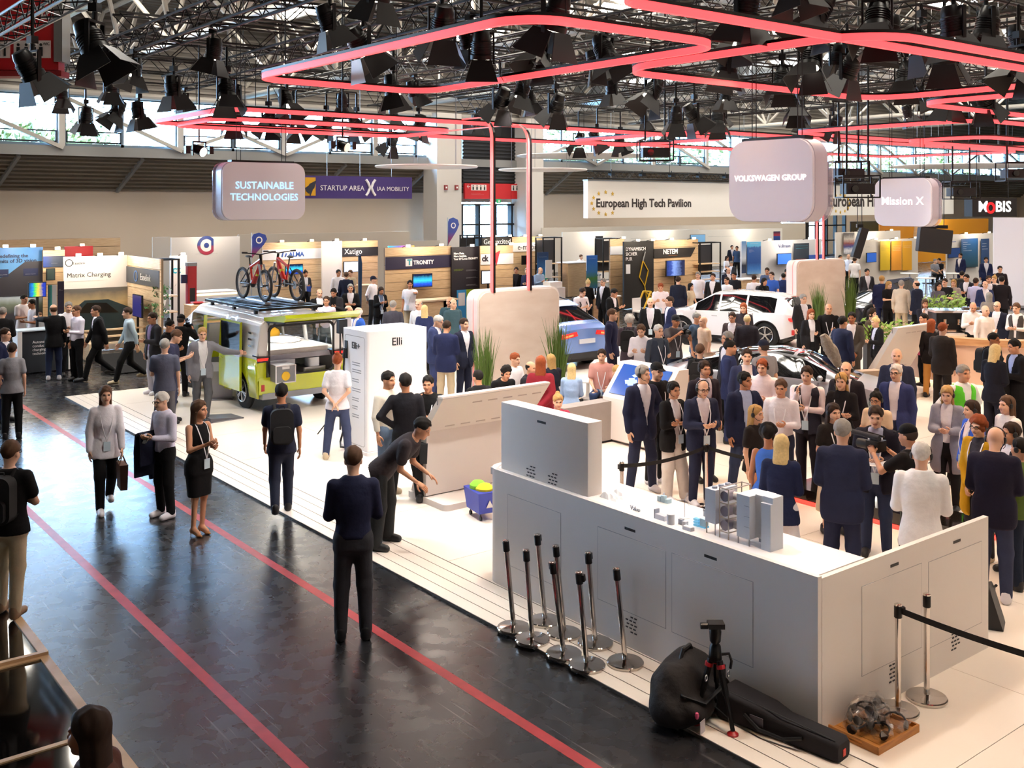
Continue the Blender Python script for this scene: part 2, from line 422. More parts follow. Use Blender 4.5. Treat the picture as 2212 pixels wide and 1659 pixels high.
# ---- column bay with louvre, red sign and glazed doors
for px0, px1, nm in ((944,997,1),(1136,1174,2)):
 a, b = onY(px0,440,48.8), onY(px1,440,48.8)
 struct(MB().box(a.x, b.x, 48.8,50.2,-.03,9.4).build('wall_pier_%d' % nm, mat('cfc8c2', .7), ang=None))
a, b = onY(997,440,50), onY(1138,440,50); DX0, DX1 = a.x, b.x
zt, zm, zs, zd = onY(1070,305,50).z, onY(1070,397,50).z, onY(1070,430,50).z, onY(1070,440,50).z
lv = struct(MB().box(DX0, DX1,49.9,50.2, zm, 9.3).build('wall_louvre_bay', BLACK, ang=None))
for k in range(12):
 z = zm + .08 + k * (zt - zm) / 12
 MB().box(DX0, DX1,49.82,49.9, z, z + .09).build('louvre', mat('25262a', .5), lv, ang=None)
rs = thing('exit_guide_sign', 'red overhead hall guide sign with white arrows above the glazed doors', 'sign', (DX0,49.7, zs))
w = DX1 - DX0; hh = zm - zs
MB().box(0, w, -.05,.1,0, hh).build('board', mat('c4161c', .5), rs, ang=None)
for f in (.36,.69): MB().box(w * f, w * f + .03,-.06,-.05,0, hh).build('joint', mat('8d1015', .5), rs)
PLATE = mat('e9dcd6', .5)
for f0, n_ in ((.09,4),(.70,2)):
 MB().box(w * f0, w * f0 + n_ * .28,-.065,-.05, hh * .55, hh * .92).build('pictogram_plate', PLATE, rs)
 for q in range(n_):
  xx = w * f0 + .14 + q * .28
  MB().box(xx - .05, xx + .05,-.075,-.06, hh * .58, hh * .78).cyl((xx, -.075, hh * .84),(xx, -.06, hh * .84),.04, n=10).build('pictogram', BLACK, rs)
txt('~Eingang Ost\nConference area', .95, PLATE, rs, (w * .09,-.06, hh * .34), h=.2)
txt('\u2190', .25, PLATE, rs, (w * .02,-.06, hh * .68), h=.3); txt('\u2192', .25, PLATE, rs, (w * .93,-.06, hh * .68), h=.3)
dr = struct(MB().box(DX0, DX1,50.2,50.3,-.03, zd).build('door_1', glassm, ang=None))
m = MB()
nx = 4
for q in range(nx + 1): m.box(DX0 + w * q / nx - .07, DX0 + w * q / nx + .07,49.9,50.25,0, zd)
for z in (0,1.0,2.1,2.9, zd - .12): m.box(DX0, DX1,49.95,50.22, z, z + .1)
m.build('door_frame', BLACKM, dr, ang=None)
ex = thing('emergency_exit_sign', 'small green emergency exit sign below the red guide sign', 'sign', (DX0 + w * .47,49.6, zd + .02))
MB().box(0,.3,0,.08,0,.26).build('case', mat('1c8f4e', .5, emit=.5), ex); MB().box(.1,.2,-.01,0,.05,.2).build('pictogram', WHITE, ex)
dr2 = struct(MB().box(0,5,0,.1,-.03,4.4).build('door_2', glassm, loc=(onY(1742,440,49.8).x, 49.8,0), ang=None))
m = MB()
for q in range(5): m.box(q * 1.25 - .07, q * 1.25 + .07,-.2,.1,0,4.4)
for z in (0,1.2,2.4,3.4,4.3): m.box(0,5,-.15,.1, z, z + .1)
m.build('door_frame', BLACKM, dr2, ang=None)
# fire call boxes on the pier
for px, lab in ((963, 'small red fire alarm box on the pale pier, beside the banner end'),(986, 'small red fire alarm box on the pale pier, beside the red guide sign')):
 p = onY(px, 405,48.75)
 t = thing('fire_alarm_box', lab, 'alarm box', p); MB().box(-.1,.1,-.06,.05,-.14,.14).build('case', mat('8e2f31', .5), t); MB().box(-.05,.05,-.07,-.06,-.05,.05).build('window', WHITE, t)
# ---- red toilet sign hung from the roof, near the gallery
p = onD(60,80,22)
ws = thing('hall_direction_sign', 'large red hanging direction sign with toilet pictograms', 'sign', (p.x, p.y, p.z),-YAW)
MB().box(-1.3,.72,-.15,.15,-.72,1.6).build('board', mat('c4161c', .5), ws, ang=None)
MB().box(.64,.82,-.2,.2,-.55,1.6).build('post', mat('7d7a78', .5), ws, ang=None)
MB().box(-1.3,.8,-.2,.2,-.86,-.74).build('tray', mat('8d1015', .6), ws, ang=None)
MB().box(-.22,.56,-.17,-.15,-.47,-.1).build('pictogram_plate', PLATE, ws); MB().box(-.9,-.3,-.17,-.15,-.47,-.1).build('pictogram_plate', PLATE, ws)
txt('WC', .14, BLACK, ws, (.40,-.175,-.2), h=.1)
for xx in (-.12,.05,.22,.36):
 MB().box(xx - .035, xx + .035,-.185,-.17,-.43,-.24).cyl((xx, -.185,-.19),(xx, -.17,-.19),.03, n=10).build('pictogram', BLACK, ws)
for xx in (-.8,-.66,-.52,-.4): MB().bar((xx, -.18,-.43),(xx, -.18,-.15),.03).build('pictogram', BLACK, ws)
txt('\u2199', .3, PLATE, ws, (.3,-.17,.35), h=.4)
# ---- trees outside
random.seed(11)
def leaf_tree(p, h, r, lab, c):
 t = thing('tree', lab, 'tree', p, 0, 'trees outside the clerestory')
 MB().cyl((0,0,0),(0,0, h * .8),.16,.06,8).build('trunk', mat('6d5a45', .9), t)
 m = MB()
 for _ in range(1500):
  th, ph, q = random.random() * 2 * PI, math.acos(random.uniform(-1,1)), random.random() ** .4
  x, y, z = r * q * math.sin(ph) * math.cos(th), r * q * math.sin(ph) * math.sin(th), h * .68 + h * .34 * q * math.cos(ph)
  s = random.uniform(.14,.32); u = Vector((random.gauss(0,1), random.gauss(0,1), random.gauss(0,1))).normalized(); v = u.orthogonal().normalized()
  o = Vector((x, y, z)); m.add([o - u * s, o + v * s * .5, o + u * s, o - v * s * .5], [(0,1,2,3)])
 f = m.build('foliage', mat(c, .7, noise=.4, nscale=2), t, ang=None); f['kind'] = 'stuff'
for k, (px, lab) in enumerate(((30, 'pale green tree outside the clerestory, beside the red toilet sign'),(100, 'green tree outside the clerestory left of the first diagonal brace'),(165, 'yellow green tree outside the clerestory beside the lamp cluster'),
  (1215, 'green tree outside the clerestory behind the white hanging discs'),(1300, 'green tree outside the clerestory above the white fascia start'),(1390, 'green tree seen outside the clerestory behind the projector rig'),
  (1470, 'green tree outside the clerestory behind the largest hanging sign'),(1850, 'green tree outside the clerestory behind the twin projectors'),(1930, 'green tree outside the clerestory above the smaller hanging sign'),
  (2010, 'green tree outside the clerestory above the black sign'),(2090, 'green tree outside the clerestory near the frame end'))):
 Yt = 55 + (k % 3) * 2.5; p = onY(px, 440, Yt); leaf_tree((p.x, Yt, -.3),8.1 + (k % 3) * .4 + (2.0 if k > 2 else .3),2.6 if k < 3 else 3.6, lab, ('566018', '66691c', '4c5a14')[k % 3])
struct(MB().box(-60,160,52.4,140,-.5,-.31).build('ground_outside', mat('9aa39a', .9), ang=None))
bo = thing('outdoor_building', 'pale building with a rounded roof seen through the clerestory', 'building', (8,75,0))
MB().box(0,40,0,12,0,6.0).build('walls', mat('4f565c', .8), bo, ang=None)
MB().tube([(-.5,6,5.6),(40.5,6,5.6)], 2.6,24).build('roof', mat('59636c', .5), bo)
# ================================================================== lighting rig
def truss(a, b, z, lab, name='lighting_truss', s=.40):
 a, b = Vector((*a, z)), Vector((*b, z)); L = (b - a).length; d = (b - a).normalized(); ang = math.atan2(d.y, d.x)
 t = thing(name, lab, 'truss', a, ang, 'black lighting trusses')
 h = s / 2
 me = MB().cyl((0,0,0),(L, 0,0),.026, n=6).mesh('chord', BLACKM)
 for y, zz in ((-h, 0),(h, 0),(-h, s),(h, s)): inst(me, 'chord', t, loc=(0, y, zz))
 n = max(2, int(L / (s * 1.05))); st = L / n; m = MB()
 for k in range(n):
  x0, x1 = k * st, (k + 1) * st
  for y in (-h, h): m.tube([(x0, y, 0 if k % 2 else s),(x1, y, s if k % 2 else 0)], .011,4, caps=False)
  for zz in (0, s): m.tube([(x0,-h if k % 2 else h, zz),(x1, h if k % 2 else -h, zz)], .011,4, caps=False)
 o = m.build('bracing', BLACKM, t, ang=None)
 for k in range(1, int(L / 5)):
  MB().cyl((k * 5,0, s),(k * 5,0,12.8 - z),.012, n=5).build('hanging_cable', BLACK, t)
 return t
TX = [6.5,9.4,12.4,15.4,18.6,22.0,26.0]
TXL = ['black truss along the aisle edge of the stand, with the longest run', 'black truss running over the counter and the van', 'black truss running over the pink partition', 'black truss running over the tall screen kiosk',
       'black truss running over the grey coupe', 'black truss running over the white car', 'black truss running over the open dark sports car']
for x, l in zip(TX, TXL): truss((x, 1.5),(x, 26.2),7.05, l)
TY = [2.5,5.5,8.5,11.5,14.5,17.5,20.5,23.5,26]
TYL = ['black cross truss nearest to the gallery', 'black cross truss over the model counter front', 'black cross truss over the model counter middle', 'black cross truss over the slanted console', 'black cross truss over the white charging cabinet',
       'black cross truss over the pink partition top', 'black cross truss over the van tail', 'black cross truss over the van nose', 'black cross truss at the far end of the stand']
for y, l in zip(TY, TYL): truss((6.3, y),(30, y),7.5, l)
truss((4.05,8),(4.05,30),7.0, 'black truss in front of the red toilet sign', s=.34)
# ---- red light loops
def led_loop(x0, x1, y0, y1, r, z, lab, w=.05):
 t = thing('led_loop', lab, 'light', ((x0 + x1) / 2,(y0 + y1) / 2, z),0, 'red glowing light loops')
 a, b = (x1 - x0) / 2,(y1 - y0) / 2
 o, i = rrect(-a, a, -b, b, r, 8), rrect(-a + w, a - w, -b + w, b - w, r - w, 8)
 ring(MB(), o, i, -.045,.035).build('glowing_strip', RED_LED, t)
 ring(MB(), rrect(-a - .005, a + .005,-b - .005, b + .005, r, 8), rrect(-a + w + .005, a - w - .005,-b + w + .005, b - w - .005, r - w, 8),.035,.07).build('housing', BLACKM, t)
 for sx in (-1,1):
  for sy in (-1,1): MB().cyl((sx * (a - r), sy * (b - .03),.08),(sx * (a - r), sy * (b - .03),7.1 - z),.008, n=5).build('wire', BLACK, t)
led_loop(6.15,9.15,7.65,13.95,.55,6.0, 'red light loop above the model counter')
led_loop(6.2,16.5,1.5,6.62,.45,6.0, 'red light loop nearest to the gallery, cut by the frame top')
led_loop(9.6,15.85,6.1,10.15,.8,6.0, 'red light loop above the standing crowd')
led_loop(7.75,22.3,18.6,23.0,.6,6.0, 'long red light loop above the yellow van')
led_loop(8.1,14.0,19.9,22.6,.6,5.92, 'small red light loop nested under the loop over the van')
led_loop(21.5,33,11.2,16.2,.7,6.0, 'red light loop above the open dark sports car')
led_loop(19.5,36,17.2,22.4,.7,6.0, 'red light loop above the white car')
led_loop(17.5,31,6.2,10.4,.7,6.05, 'red light loop above the wooden bar')
led_loop(24,40,12.4,14.6,.6,5.8, 'slim red light loop above the hanging sign pair')
# ribbons that bend down into the partitions
def ribbon(x, ytop, y, zb, zt, lab):
 t = thing('led_ribbon', lab, 'light', (x, y, 0),0, 'red ribbons bending into the partitions')
 pts = [(0, ytop - y, zt)] + [(0,.45 - .45 * math.sin(a), zt - .45 + .45 * math.cos(a)) for a in [PI / 2 * k / 6 for k in range(7)]] + [(0,0, zb)]
 m = MB(); n = MB()
 for a, b in zip(pts, pts[1:]):
  m.hexa([(-.03, a[1], a[2]),(.015, a[1], a[2]),(.015, a[1] + .05, a[2] + .02),(-.03, a[1] + .05, a[2] + .02)],
               [(-.03, b[1], b[2]),(.015, b[1], b[2]),(.015, b[1] + .05, b[2] + .02),(-.03, b[1] + .05, b[2] + .02)])
  n.hexa([(.015, a[1] - .01, a[2]),(.07, a[1] - .01, a[2]),(.07, a[1] + .06, a[2] + .03),(.015, a[1] + .06, a[2] + .03)],
               [(.015, b[1] - .01, b[2]),(.07, b[1] - .01, b[2]),(.07, b[1] + .06, b[2] + .03),(.015, b[1] + .06, b[2] + .03)])
 m.build('glowing_strip', mat('ff5a58', .5, emit=1.5), t, ang=None); n.build('housing', BLACKM, t, ang=None)
PANY = 17.5
ribbon(13.2,18.6, PANY, 2.3,6.05, 'red ribbon dropping into the pink partition, nearer its rounded red edge')
ribbon(14.2,22.9, PANY, 2.3,5.95, 'red ribbon dropping into the pink partition, beside the tall grass')
# ---- stage lamps with barn doors
m = MB().lathe([(.02,-.34),(.10,-.33),(.125,-.25),(.125,-.2),(.135,-.19),(.135,-.02),(.16,-.01),(.16,.05),(.15,.05)], n=18)
LAMP_CAN = m.mesh('lamp_can', BLACKM)
m = MB()
for k in range(5): m.lathe([(.137,-.17 + k * .03),(.150,-.168 + k * .03),(.150,-.158 + k * .03),(.137,-.156 + k * .03)], n=18)
LAMP_FINS = m.mesh('cooling_fin', BLACKM)
LAMP_LENS = MB().lathe([(.12,.03),(.145,.045),(.10,.06),(.02,.066)], n=18).mesh('lens', mat('fff1dc', .2, emit=7))
DOORM = mat('1a1719', .45, spec=.4)
LAMP_DOOR = MB().hexa([(-.13,.15,.05),(.13,.15,.05),(.13,.158,.05),(-.13,.158,.05)], [(-.22,.29,.33),(.22,.29,.33),(.22,.298,.33),(-.22,.298,.33)]).mesh('barn_door', DOORM, None)
m = MB()
for s in (-1,1): m.box(s * .165 - .012, s * .165 + .012,-.025,.025,-.12,.30)
m.box(-.177,.177,-.025,.025,.28,.31).cyl((0,0,.3),(0,0,.42),.03, n=8).box(-.06,.06,-.05,.05,.40,.50)
LAMP_YOKE = m.mesh('yoke', BLACKM)
NL = [0]
def lamp(p, az, tilt, lab, light=0.0, scale=1.0, col=(1,.93,.85), cone=75, pole=None):
 t = thing('stage_lamp', lab, 'lamp', p, az, 'stage lamps on the rig'); t.scale = (scale,) * 3
 inst(LAMP_YOKE, 'yoke', t)
 rx = PI - tilt                 # can axis +Z turned to point down, leaning to local +Y
 c = inst(LAMP_CAN, 'lamp_can', t, rot=(rx, 0,0)); inst(LAMP_FINS, 'cooling_fin', c)
 if light: inst(LAMP_LENS, 'lens', c)
 else: inst(LAMP_LENS, 'lens', c, mats=[mat('30343a', .1, spec=.8)])
 for k in range(4): inst(LAMP_DOOR, 'barn_door', c, rot=(0,0, k * PI / 2))
 top = (7.1 - p[2]) / scale
 if top > .55: MB().cyl((0,0,.48),(0,0, top),.025, n=6).build('drop_pole', BLACKM, t)
 nx = min(TX + [4.05], key=lambda q: abs(q - p[0])); dx = nx - p[0]
 MB().cyl((0,0, top),(dx / scale * math.cos(az),-dx / scale * math.sin(az), top),.024, n=6).build('outrigger_pipe', BLACKM, t)
 if light:
  ld = bpy.data.lights.new('stage_lamp_light', 'SPOT'); ld.energy = light; ld.spot_size = math.radians(cone); ld.spot_blend = .6; ld.shadow_soft_size = .12; ld.color = col
  lo = bpy.data.objects.new('lamp_light', ld); COL.objects.link(lo); lo.parent = c; lo.location = (0,0,.09); lo.rotation_euler = (PI, 0,0)
 NL[0] += 1
 return t
WARM, COOL = (1,.66,.40),(1,.95,.88)
# lamps that can be told apart in the photograph
BIG = [(205,95,6.0, 'large black lamp with open barn doors beside the red toilet sign', 0),(70,150,6.0, 'black lamp with barn doors hanging in front of the red toilet sign', 0),
 (785,100,6.3, 'large lamp where the counter light loop passes behind its doors', 1),(1195,45,6.2, 'large lamp covering the far corner of the counter light loop', 1),(955,60,6.4, 'brown backed lamp above the counter light loop', 0),
 (1040,110,6.3, 'lamp with bright doors inside the counter light loop', 1),(490,195,6.2, 'lamp with pale lit doors above the van loop', 1),(620,215,6.3, 'lamp tilted sideways between two red loops', 1),
 (185,250,6.3, 'lamp at the far corner of the truss grid', 0),(250,235,6.4, 'small lamp seen against the clerestory, between two others', 0),(300,240,6.3, 'lamp seen against the clerestory just before the van loop', 1),
 (375,190,6.4, 'lamp with dark doors under the aisle truss', 0),(850,190,6.3, 'lamp behind the near side of the counter light loop', 1),(1080,215,6.2, 'lamp in the bright cluster beyond the counter loop', 1),
 (1125,195,6.4, 'lamp turned upward in the cluster beyond the counter loop', 1),(1200,225,6.2, 'lamp with two lit doors in the cluster beyond the counter loop', 1),(1165,110,6.5, 'lamp under the large corner lamp', 0),
 (1310,110,6.5, 'lamp seen through the gap of two light loops', 0),(1405,195,6.2, 'lamp with glaring lens above the crowd', 1),(1500,245,6.1, 'lamp with a stack of glaring reflections beside the largest hanging sign', 1),
 (1460,250,6.2, 'dark lamp beside the glaring stack lamp', 0),(1550,255,6.2, 'lamp with lit lower doors above the largest hanging sign', 1),(1570,140,6.3, 'lamp under the crowd loop with pale doors', 1),
 (1750,130,6.3, 'big tilted lamp inside the crowd loop', 1),(1830,150,6.3, 'lamp behind the big tilted lamp inside the crowd loop', 0),(1690,170,6.4, 'small brown lamp inside the crowd loop', 0),
 (2040,115,6.2, 'lamp crossing the light loop nearest to the gallery', 1),(1895,45,6.4, 'brown lamp above the crowd loop', 0),(2060,60,6.4, 'lamp with a large dark hood above the gallery loop', 0),(2050,215,6.2, 'lamp with round lit disc over the far loops', 1),
 (2130,215,6.2, 'tilted lamp over the far loops with a lit edge', 1),(1800,265,6.2, 'lamp just above the far loop group', 1),(1720,225,6.4, 'small lamp above the largest hanging sign', 0),(1610,20,6.4, 'lamp cut by the frame top beside a coil of cable', 0),
 (1760,25,6.5, 'lamp beside the coil of cable', 0),(2200,135,6.2, 'lamp at the frame edge ending the gallery loop', 0),(505,250,6.2, 'lamp hanging inside the van loop', 1),(580,255,6.2, 'second lamp hanging inside the van loop', 0),(640,262,6.2, 'lamp inside the van loop above the window brace', 1),
 (705,262,6.2, 'lamp inside the van loop with pale doors', 1),(770,265,6.2, 'lamp inside the van loop beside a robot lamp', 0),(845,300,6.0, 'single lamp hung low before the clerestory, with square doors', 1),(905,265,6.2, 'lamp before the pier end of the clerestory', 0),
 (1290,295,6.1, 'small lamp before the green windows, first of its row', 0),(1250,300,6.1, 'small lamp before the green windows beside the ribbon', 1),(1340,300,6.1, 'small lamp before the green windows, second of its row', 0),(1955,165,6.4, 'brown lamp hanging over the far loops', 0),
 (1915,75,6.5, 'brown lamp in the upper group near the duct', 0),(1990,90,6.5, 'small brown lamp in the upper group near the duct', 0),(2130,60,6.5, 'small lamp above the gallery loop', 0)]
random.seed(5)
for px, py, z, lab, lit in BIG:
 p = at(px, py + 10, z)
 az = random.uniform(-PI, PI); tl = random.uniform(.15,.6)
 warm = (p.x > 9 and p.y < 12) or p.y < 6.5
 lamp(p, az, tl, lab, SPOT_W * (1.0 if warm else 1.3) if lit else 0,1.05, WARM if warm else COOL)
# further lamps along the trusses, one on each span
for i, x in enumerate(TX):
 for j, y in enumerate([4.2,7,10,13,16,19,22,24.8]):
  if (i + j) % 3 == 0 and i: continue
  lit = (i + j) % 2 == 0 or i == 0
  xx = x + random.uniform(-.3,.3); yy = y + random.uniform(-.6,.6); zz = 6.62
  warm = (xx > 9 and yy < 12) or yy < 6.5
  side = ['over the aisle edge', 'over the counter line', 'over the partition line', 'over the kiosk line', 'over the coupe line', 'over the white car line', 'over the far car line'][i]
  row = ['first span from the gallery', 'second span from the gallery', 'third span from the gallery', 'fourth span from the gallery', 'fifth span from the gallery', 'sixth span from the gallery', 'seventh span from the gallery', 'last span at the far end'][j]
  lamp((xx, yy, zz), random.uniform(-PI, PI), random.uniform(.05,.45), 'stage lamp on the truss %s, %s' % (side, row), SPOT_W * (.9 if warm else 1.1) if lit else 0,.9, WARM if warm else COOL, 85)
# robot spotlight hung low before the windows and its twin
for px, py, lab in ((430,325, 'small bright spotlight hung on a long pole before the windows'),(740,315, 'black robot lamp rig hung on a long pole before the windows')):
 p = onD(px, py, 24)
 t = thing('pole_spotlight', lab, 'lamp', p)
 MB().cyl((0,0,.2),(0,0,13.25 - p.z),.02, n=6).build('pole', BLACKM, t)
 m = MB()
 for s in (-1,1): m.box(s * .15 - .015, s * .15 + .015,-.03,.03,-.12,.2)
 m.box(-.16,.16,-.03,.03,.18,.22).build('yoke', BLACKM, t)
 c = MB().lathe([(.03,-.22),(.10,-.2),(.12,-.05),(.13,.12),(.12,.13)], n=16).build('lamp_head', BLACKM, t, rot=(1.9,0,.5))
 MB().lathe([(.115,.125),(.1,.15),(.02,.16)], n=16).build('lens', mat('fff1dc', .2, emit=8 if px < 500 else .5), c)
 for s in (-1,1): MB().box(s * .28 - .05, s * .28 + .05,-.06,.06,-.08,.1).cyl((s * .12,0,0),(s * .28,0,0),.015, n=6).build('clamp', BLACKM, t)
# projectors in black cages
for px, py, tt, lab in ((1415,330,26, 'black projector cage hung between the discs and the largest sign'),(1833,375,26, 'black projector in a hanging cage beside the largest sign, upper of two'),(1852,408,24, 'black projector in a hanging cage beside the largest sign, lower of two'),
  (2076,415,30, 'black projector cage between the smaller sign and the black sign'),(2195,375,28, 'black projector cage at the frame edge')):
 p = onD(px, py, tt)
 t = thing('projector', lab, 'projector', p, -YAW, 'caged projectors')
 MB().prism(rrect(-.34,.34,-.25,.25,.05),-.12,.12).build('case', mat('141417', .4), t)
 MB().cyl((-.15,-.25,0),(-.15,-.33,0),.08, n=14).build('lens', GLASSD, t)
 m = MB()
 for sx in (-.42,.42):
  for sy in (-.3,.3): m.bar((sx, sy, -.2),(sx, sy, .3),.03)
  for zz in (-.2,.3): m.bar((sx, -.3, zz),(sx, .3, zz),.03)
 for sy in (-.3,.3):
  for zz in (-.2,.3): m.bar((-.42, sy, zz),(.42, sy, zz),.03)
 m.build('cage', BLACKM, t, ang=None)
 for sx in (-.25,.25): MB().cyl((sx, 0,.3),(sx, 0,13.25 - p.z),.025, n=6).build('hanging_pole', BLACKM, t)
# line-array speaker hangers over the bar
for px, py, lab, w, h_, tilt in ((1857,525, 'slim black column loudspeaker hanging over the partition', .22,.9,.3),(2018,520, 'flat black hanging loudspeaker seen from behind over the far booths', .95,.7,.1)):
 p = onD(px, py, 30)
 t = thing('hanging_loudspeaker', lab, 'loudspeaker', p, -YAW)
 MB().prism(rrect(-w / 2, w / 2,-h_ / 2, h_ / 2,.03),-.12,.12, 'y').build('case', mat('141215', .6), t, rot=(0, tilt, 0))
 MB().box(-w * .4, w * .4,-.05,.05, h_ / 2, h_ / 2 + .1).build('bracket', BLACKM, t)
 for s in (-.3,.3): MB().cyl((s * w, 0, h_ / 2),(s * w, 0,13.25 - p.z),.012, n=5).build('hanging_wire', BLACK, t)
# white floating discs
for px0, px1, py, Yd, lab in ((805,1038,360,24, 'white ceiling disc hung over the two startup booths'),(1125,1385,337,30, 'white ceiling disc hung beside the projector cage, upper of two'),(1080,1265,367,27, 'white ceiling disc hung behind the red ribbons, lower of two'),(1990,2205,359,22, 'white ceiling disc hung above the black sign')):
 c = (px0 + px1) / 2; p = onY(c, py, Yd); r = (onY(px1, py, Yd) - onY(px0, py, Yd)).length / 2 * .8
 t = thing('ceiling_disc', lab, 'disc', p, 0, 'white floating discs')
 MB().lathe([(r * .98,-.03),(r, 0),(r * .98,.03)], n=48).build('disc', mat('f3f1f0', .5), t)
 for k in range(5): MB().cyl((r * .7 * math.cos(k * 1.256), r * .7 * math.sin(k * 1.256),.03),(r * .7 * math.cos(k * 1.256), r * .7 * math.sin(k * 1.256),13.25 - p.z),.008, n=4).build('wire', STEEL, t)
# ================================================================== hanging signs
SIGNM = mat('dcd6dc', .5, emit=.12); SIGNS = mat('c2bac6', .3, emit=.05)
FROST = bpy.data.materials.new('frosted_shell'); FROST.use_nodes = True
_nt = FROST.node_tree; _nt.nodes.remove(_nt.nodes['Principled BSDF'])
_t = _nt.nodes.new('ShaderNodeBsdfTransparent'); _g = _nt.nodes.new('ShaderNodeBsdfGlossy'); _d = _nt.nodes.new('ShaderNodeBsdfDiffuse'); _x = _nt.nodes.new('ShaderNodeMixShader'); _y = _nt.nodes.new('ShaderNodeMixShader')
_g.inputs['Roughness'].default_value = .15; _x.inputs[0].default_value = .4; _y.inputs[0].default_value = .22; _d.inputs[0].default_value = (.62,.55,.68,1)
_nt.links.new(_t.outputs[0], _x.inputs[1]); _nt.links.new(_d.outputs[0], _x.inputs[2]); _nt.links.new(_x.outputs[0], _y.inputs[1]); _nt.links.new(_g.outputs[0], _y.inputs[2]); _nt.links.new(_y.outputs[0], _nt.nodes['Material Output'].inputs[0])
def hang_sign(p, rz, w, h, lines, tm, lab, r=.22, wires=13.25):
 t = thing('hanging_sign', lab, 'sign', p, rz)
 MB().prism(rrect(-w / 2, w / 2,-h / 2, h / 2, r, 8),-.02,.03, 'y').build('face_panel', SIGNM, t)
 MB().prism(rrect(-w / 2 - .01, w / 2 + .01,-h / 2 - .01, h / 2 + .01, r, 8),.03,.32, 'y').build('light_box', SIGNS, t)
 MB().prism(rrect(-w / 2 - .05, w / 2 + .05,-h / 2 - .02, h / 2 + .01, r, 8),.36,.40, 'y').build('back_shell', FROST, t)
 MB().box(-w * .38, w * .38,.05,.25, h / 2, h / 2 + .05).build('hanger_bar', BLACKM, t)
 for s in (-.3,-.25,.25,.3): MB().cyl((s * w, .15, h / 2),(s * w, .15, wires - p[2]),.008, n=5).build('wire', BLACK, t)
 for s, ww, zz, hx in lines: txt(s, ww, tm, t, (0,-.024, zz), h=hx, align='CENTER', bold=.001)
 return t
a, b = onY(480,413,20), onY(658,413,20); zt, zb = onY(570,352,20).z, onY(570,474,20).z
hang_sign(((a.x + b.x) / 2,20,(zt + zb) / 2),0, b.x - a.x, zt - zb, [('SUSTAINABLE', 1.28,.05,.22),('TECHNOLOGIES', 1.5,-.19,.22)], mat('a9dcff', .5, emit=.9), 'rounded white hanging sign reading SUSTAINABLE TECHNOLOGIES')
a, b = onX(1577,390,12.2), onX(1757,390,12.2); zt, zb = onX(1660,303,12.2).z, onX(1660,478,12.2).z
hang_sign((12.2,(a.y + b.y) / 2,(zt + zb) / 2),-PI / 2, a.y - b.y, zt - zb, [('VOLKSWAGEN GROUP', (a.y - b.y) * .86,0,.14)], mat('fff8f8', .5, emit=.9), 'large rounded hanging sign reading VOLKSWAGEN GROUP', .28)
a, b = onX(1890,390,23.2), onX(2012,390,23.2); zt, zb = onX(1950,386,23.2).z, onX(1950,488,23.2).z
hang_sign((23.2,(a.y + b.y) / 2,(zt + zb) / 2),-PI / 2, a.y - b.y, zt - zb, [('Mission X', (a.y - b.y) * .74,-.06,.3)], mat('fff8f8', .5, emit=.9), 'rounded hanging sign reading Mission X', .25)
# black sign with red O
p = onD(2144,448,34); k = 34 / FPX
t = thing('hanging_sign', 'black box sign reading MOBIS in white with a red letter', 'sign', p, -YAW + .25)
MB().box(-56 * k, 56 * k, -.1,.3,-20 * k, 20 * k).build('box', BLACK, t, ang=None)
txt('M  BIS', 82 * k, mat('ffffff', .5, emit=.9), t, (-42 * k, -.11,-9 * k), h=.5, bold=.012)
m = MB(); ring(m, [(11.5 * k * math.cos(i * PI / 10),12.5 * k * math.sin(i * PI / 10)) for i in range(20)], [(6 * k * math.cos(i * PI / 10),7 * k * math.sin(i * PI / 10)) for i in range(20)], .0,.015)
m.build('lettering', mat('e01b22', .5, emit=.8), t, (-10.5 * k, -.102,-1 * k),(PI / 2,0,0))
for s in (-40,40): MB().cyl((s * k, 0,20 * k),(s * k, 0,13.25 - p.z),.01, n=5).build('wire', BLACK, t)
# purple banner
a, b = onY(658,405,34), onY(890,405,34); zt, zb = onY(770,381,34).z, onY(770,429,34).z
t = thing('hanging_banner', 'purple hanging banner reading STARTUP AREA IAA MOBILITY with a yellow rocket square', 'banner', (a.x, 34, zb)); W, H = b.x - a.x, zt - zb
MB().box(-.4, W, 0,.04,0, H).build('cloth', mat('46367a', .8), t, ang=None)
MB().box(.02, W * .095,-.012,0, H * .12, H * .92).build('emblem_square', mat('e0a81c', .7), t)
m = MB().prism([(-.08,-.25),(.08,-.25),(.12,.05),(0,.32),(-.12,.05)], -.03,-.012, 'y').prism([(-.2,-.3),(-.08,-.2),(-.1,.0)], -.03,-.012, 'y').prism([(.2,-.3),(.08,-.2),(.1,.0)], -.03,-.012, 'y')
m.build('rocket_emblem', mat('2e3240', .7), t, (W * .055,0, H * .5),(0,.7,0))
LW = mat('f2f0f6', .6)
txt('STARTUP AREA', W * .40, LW, t, (W * .135,-.012, H * .36), h=.4)
m = MB()
for s in (-1,1): m.tube([(s * H * q, -.02, H * r) for q, r in ((.24,-.36),(.13,-.22),(.04,0),(.13,.22),(.24,.36))], .05,6)
m.build('lettering', LW, t, (W * .595,0, H * .5),(0,0,0))
txt('IAA MOBILITY', W * .31, LW, t, (W * .655,-.012, H * .36), h=.4)
for s in (.2,.5,.8): MB().cyl((W * s, .02, H),(W * s, .02,13.25 - zb),.01, n=5).build('wire', STEEL, t)
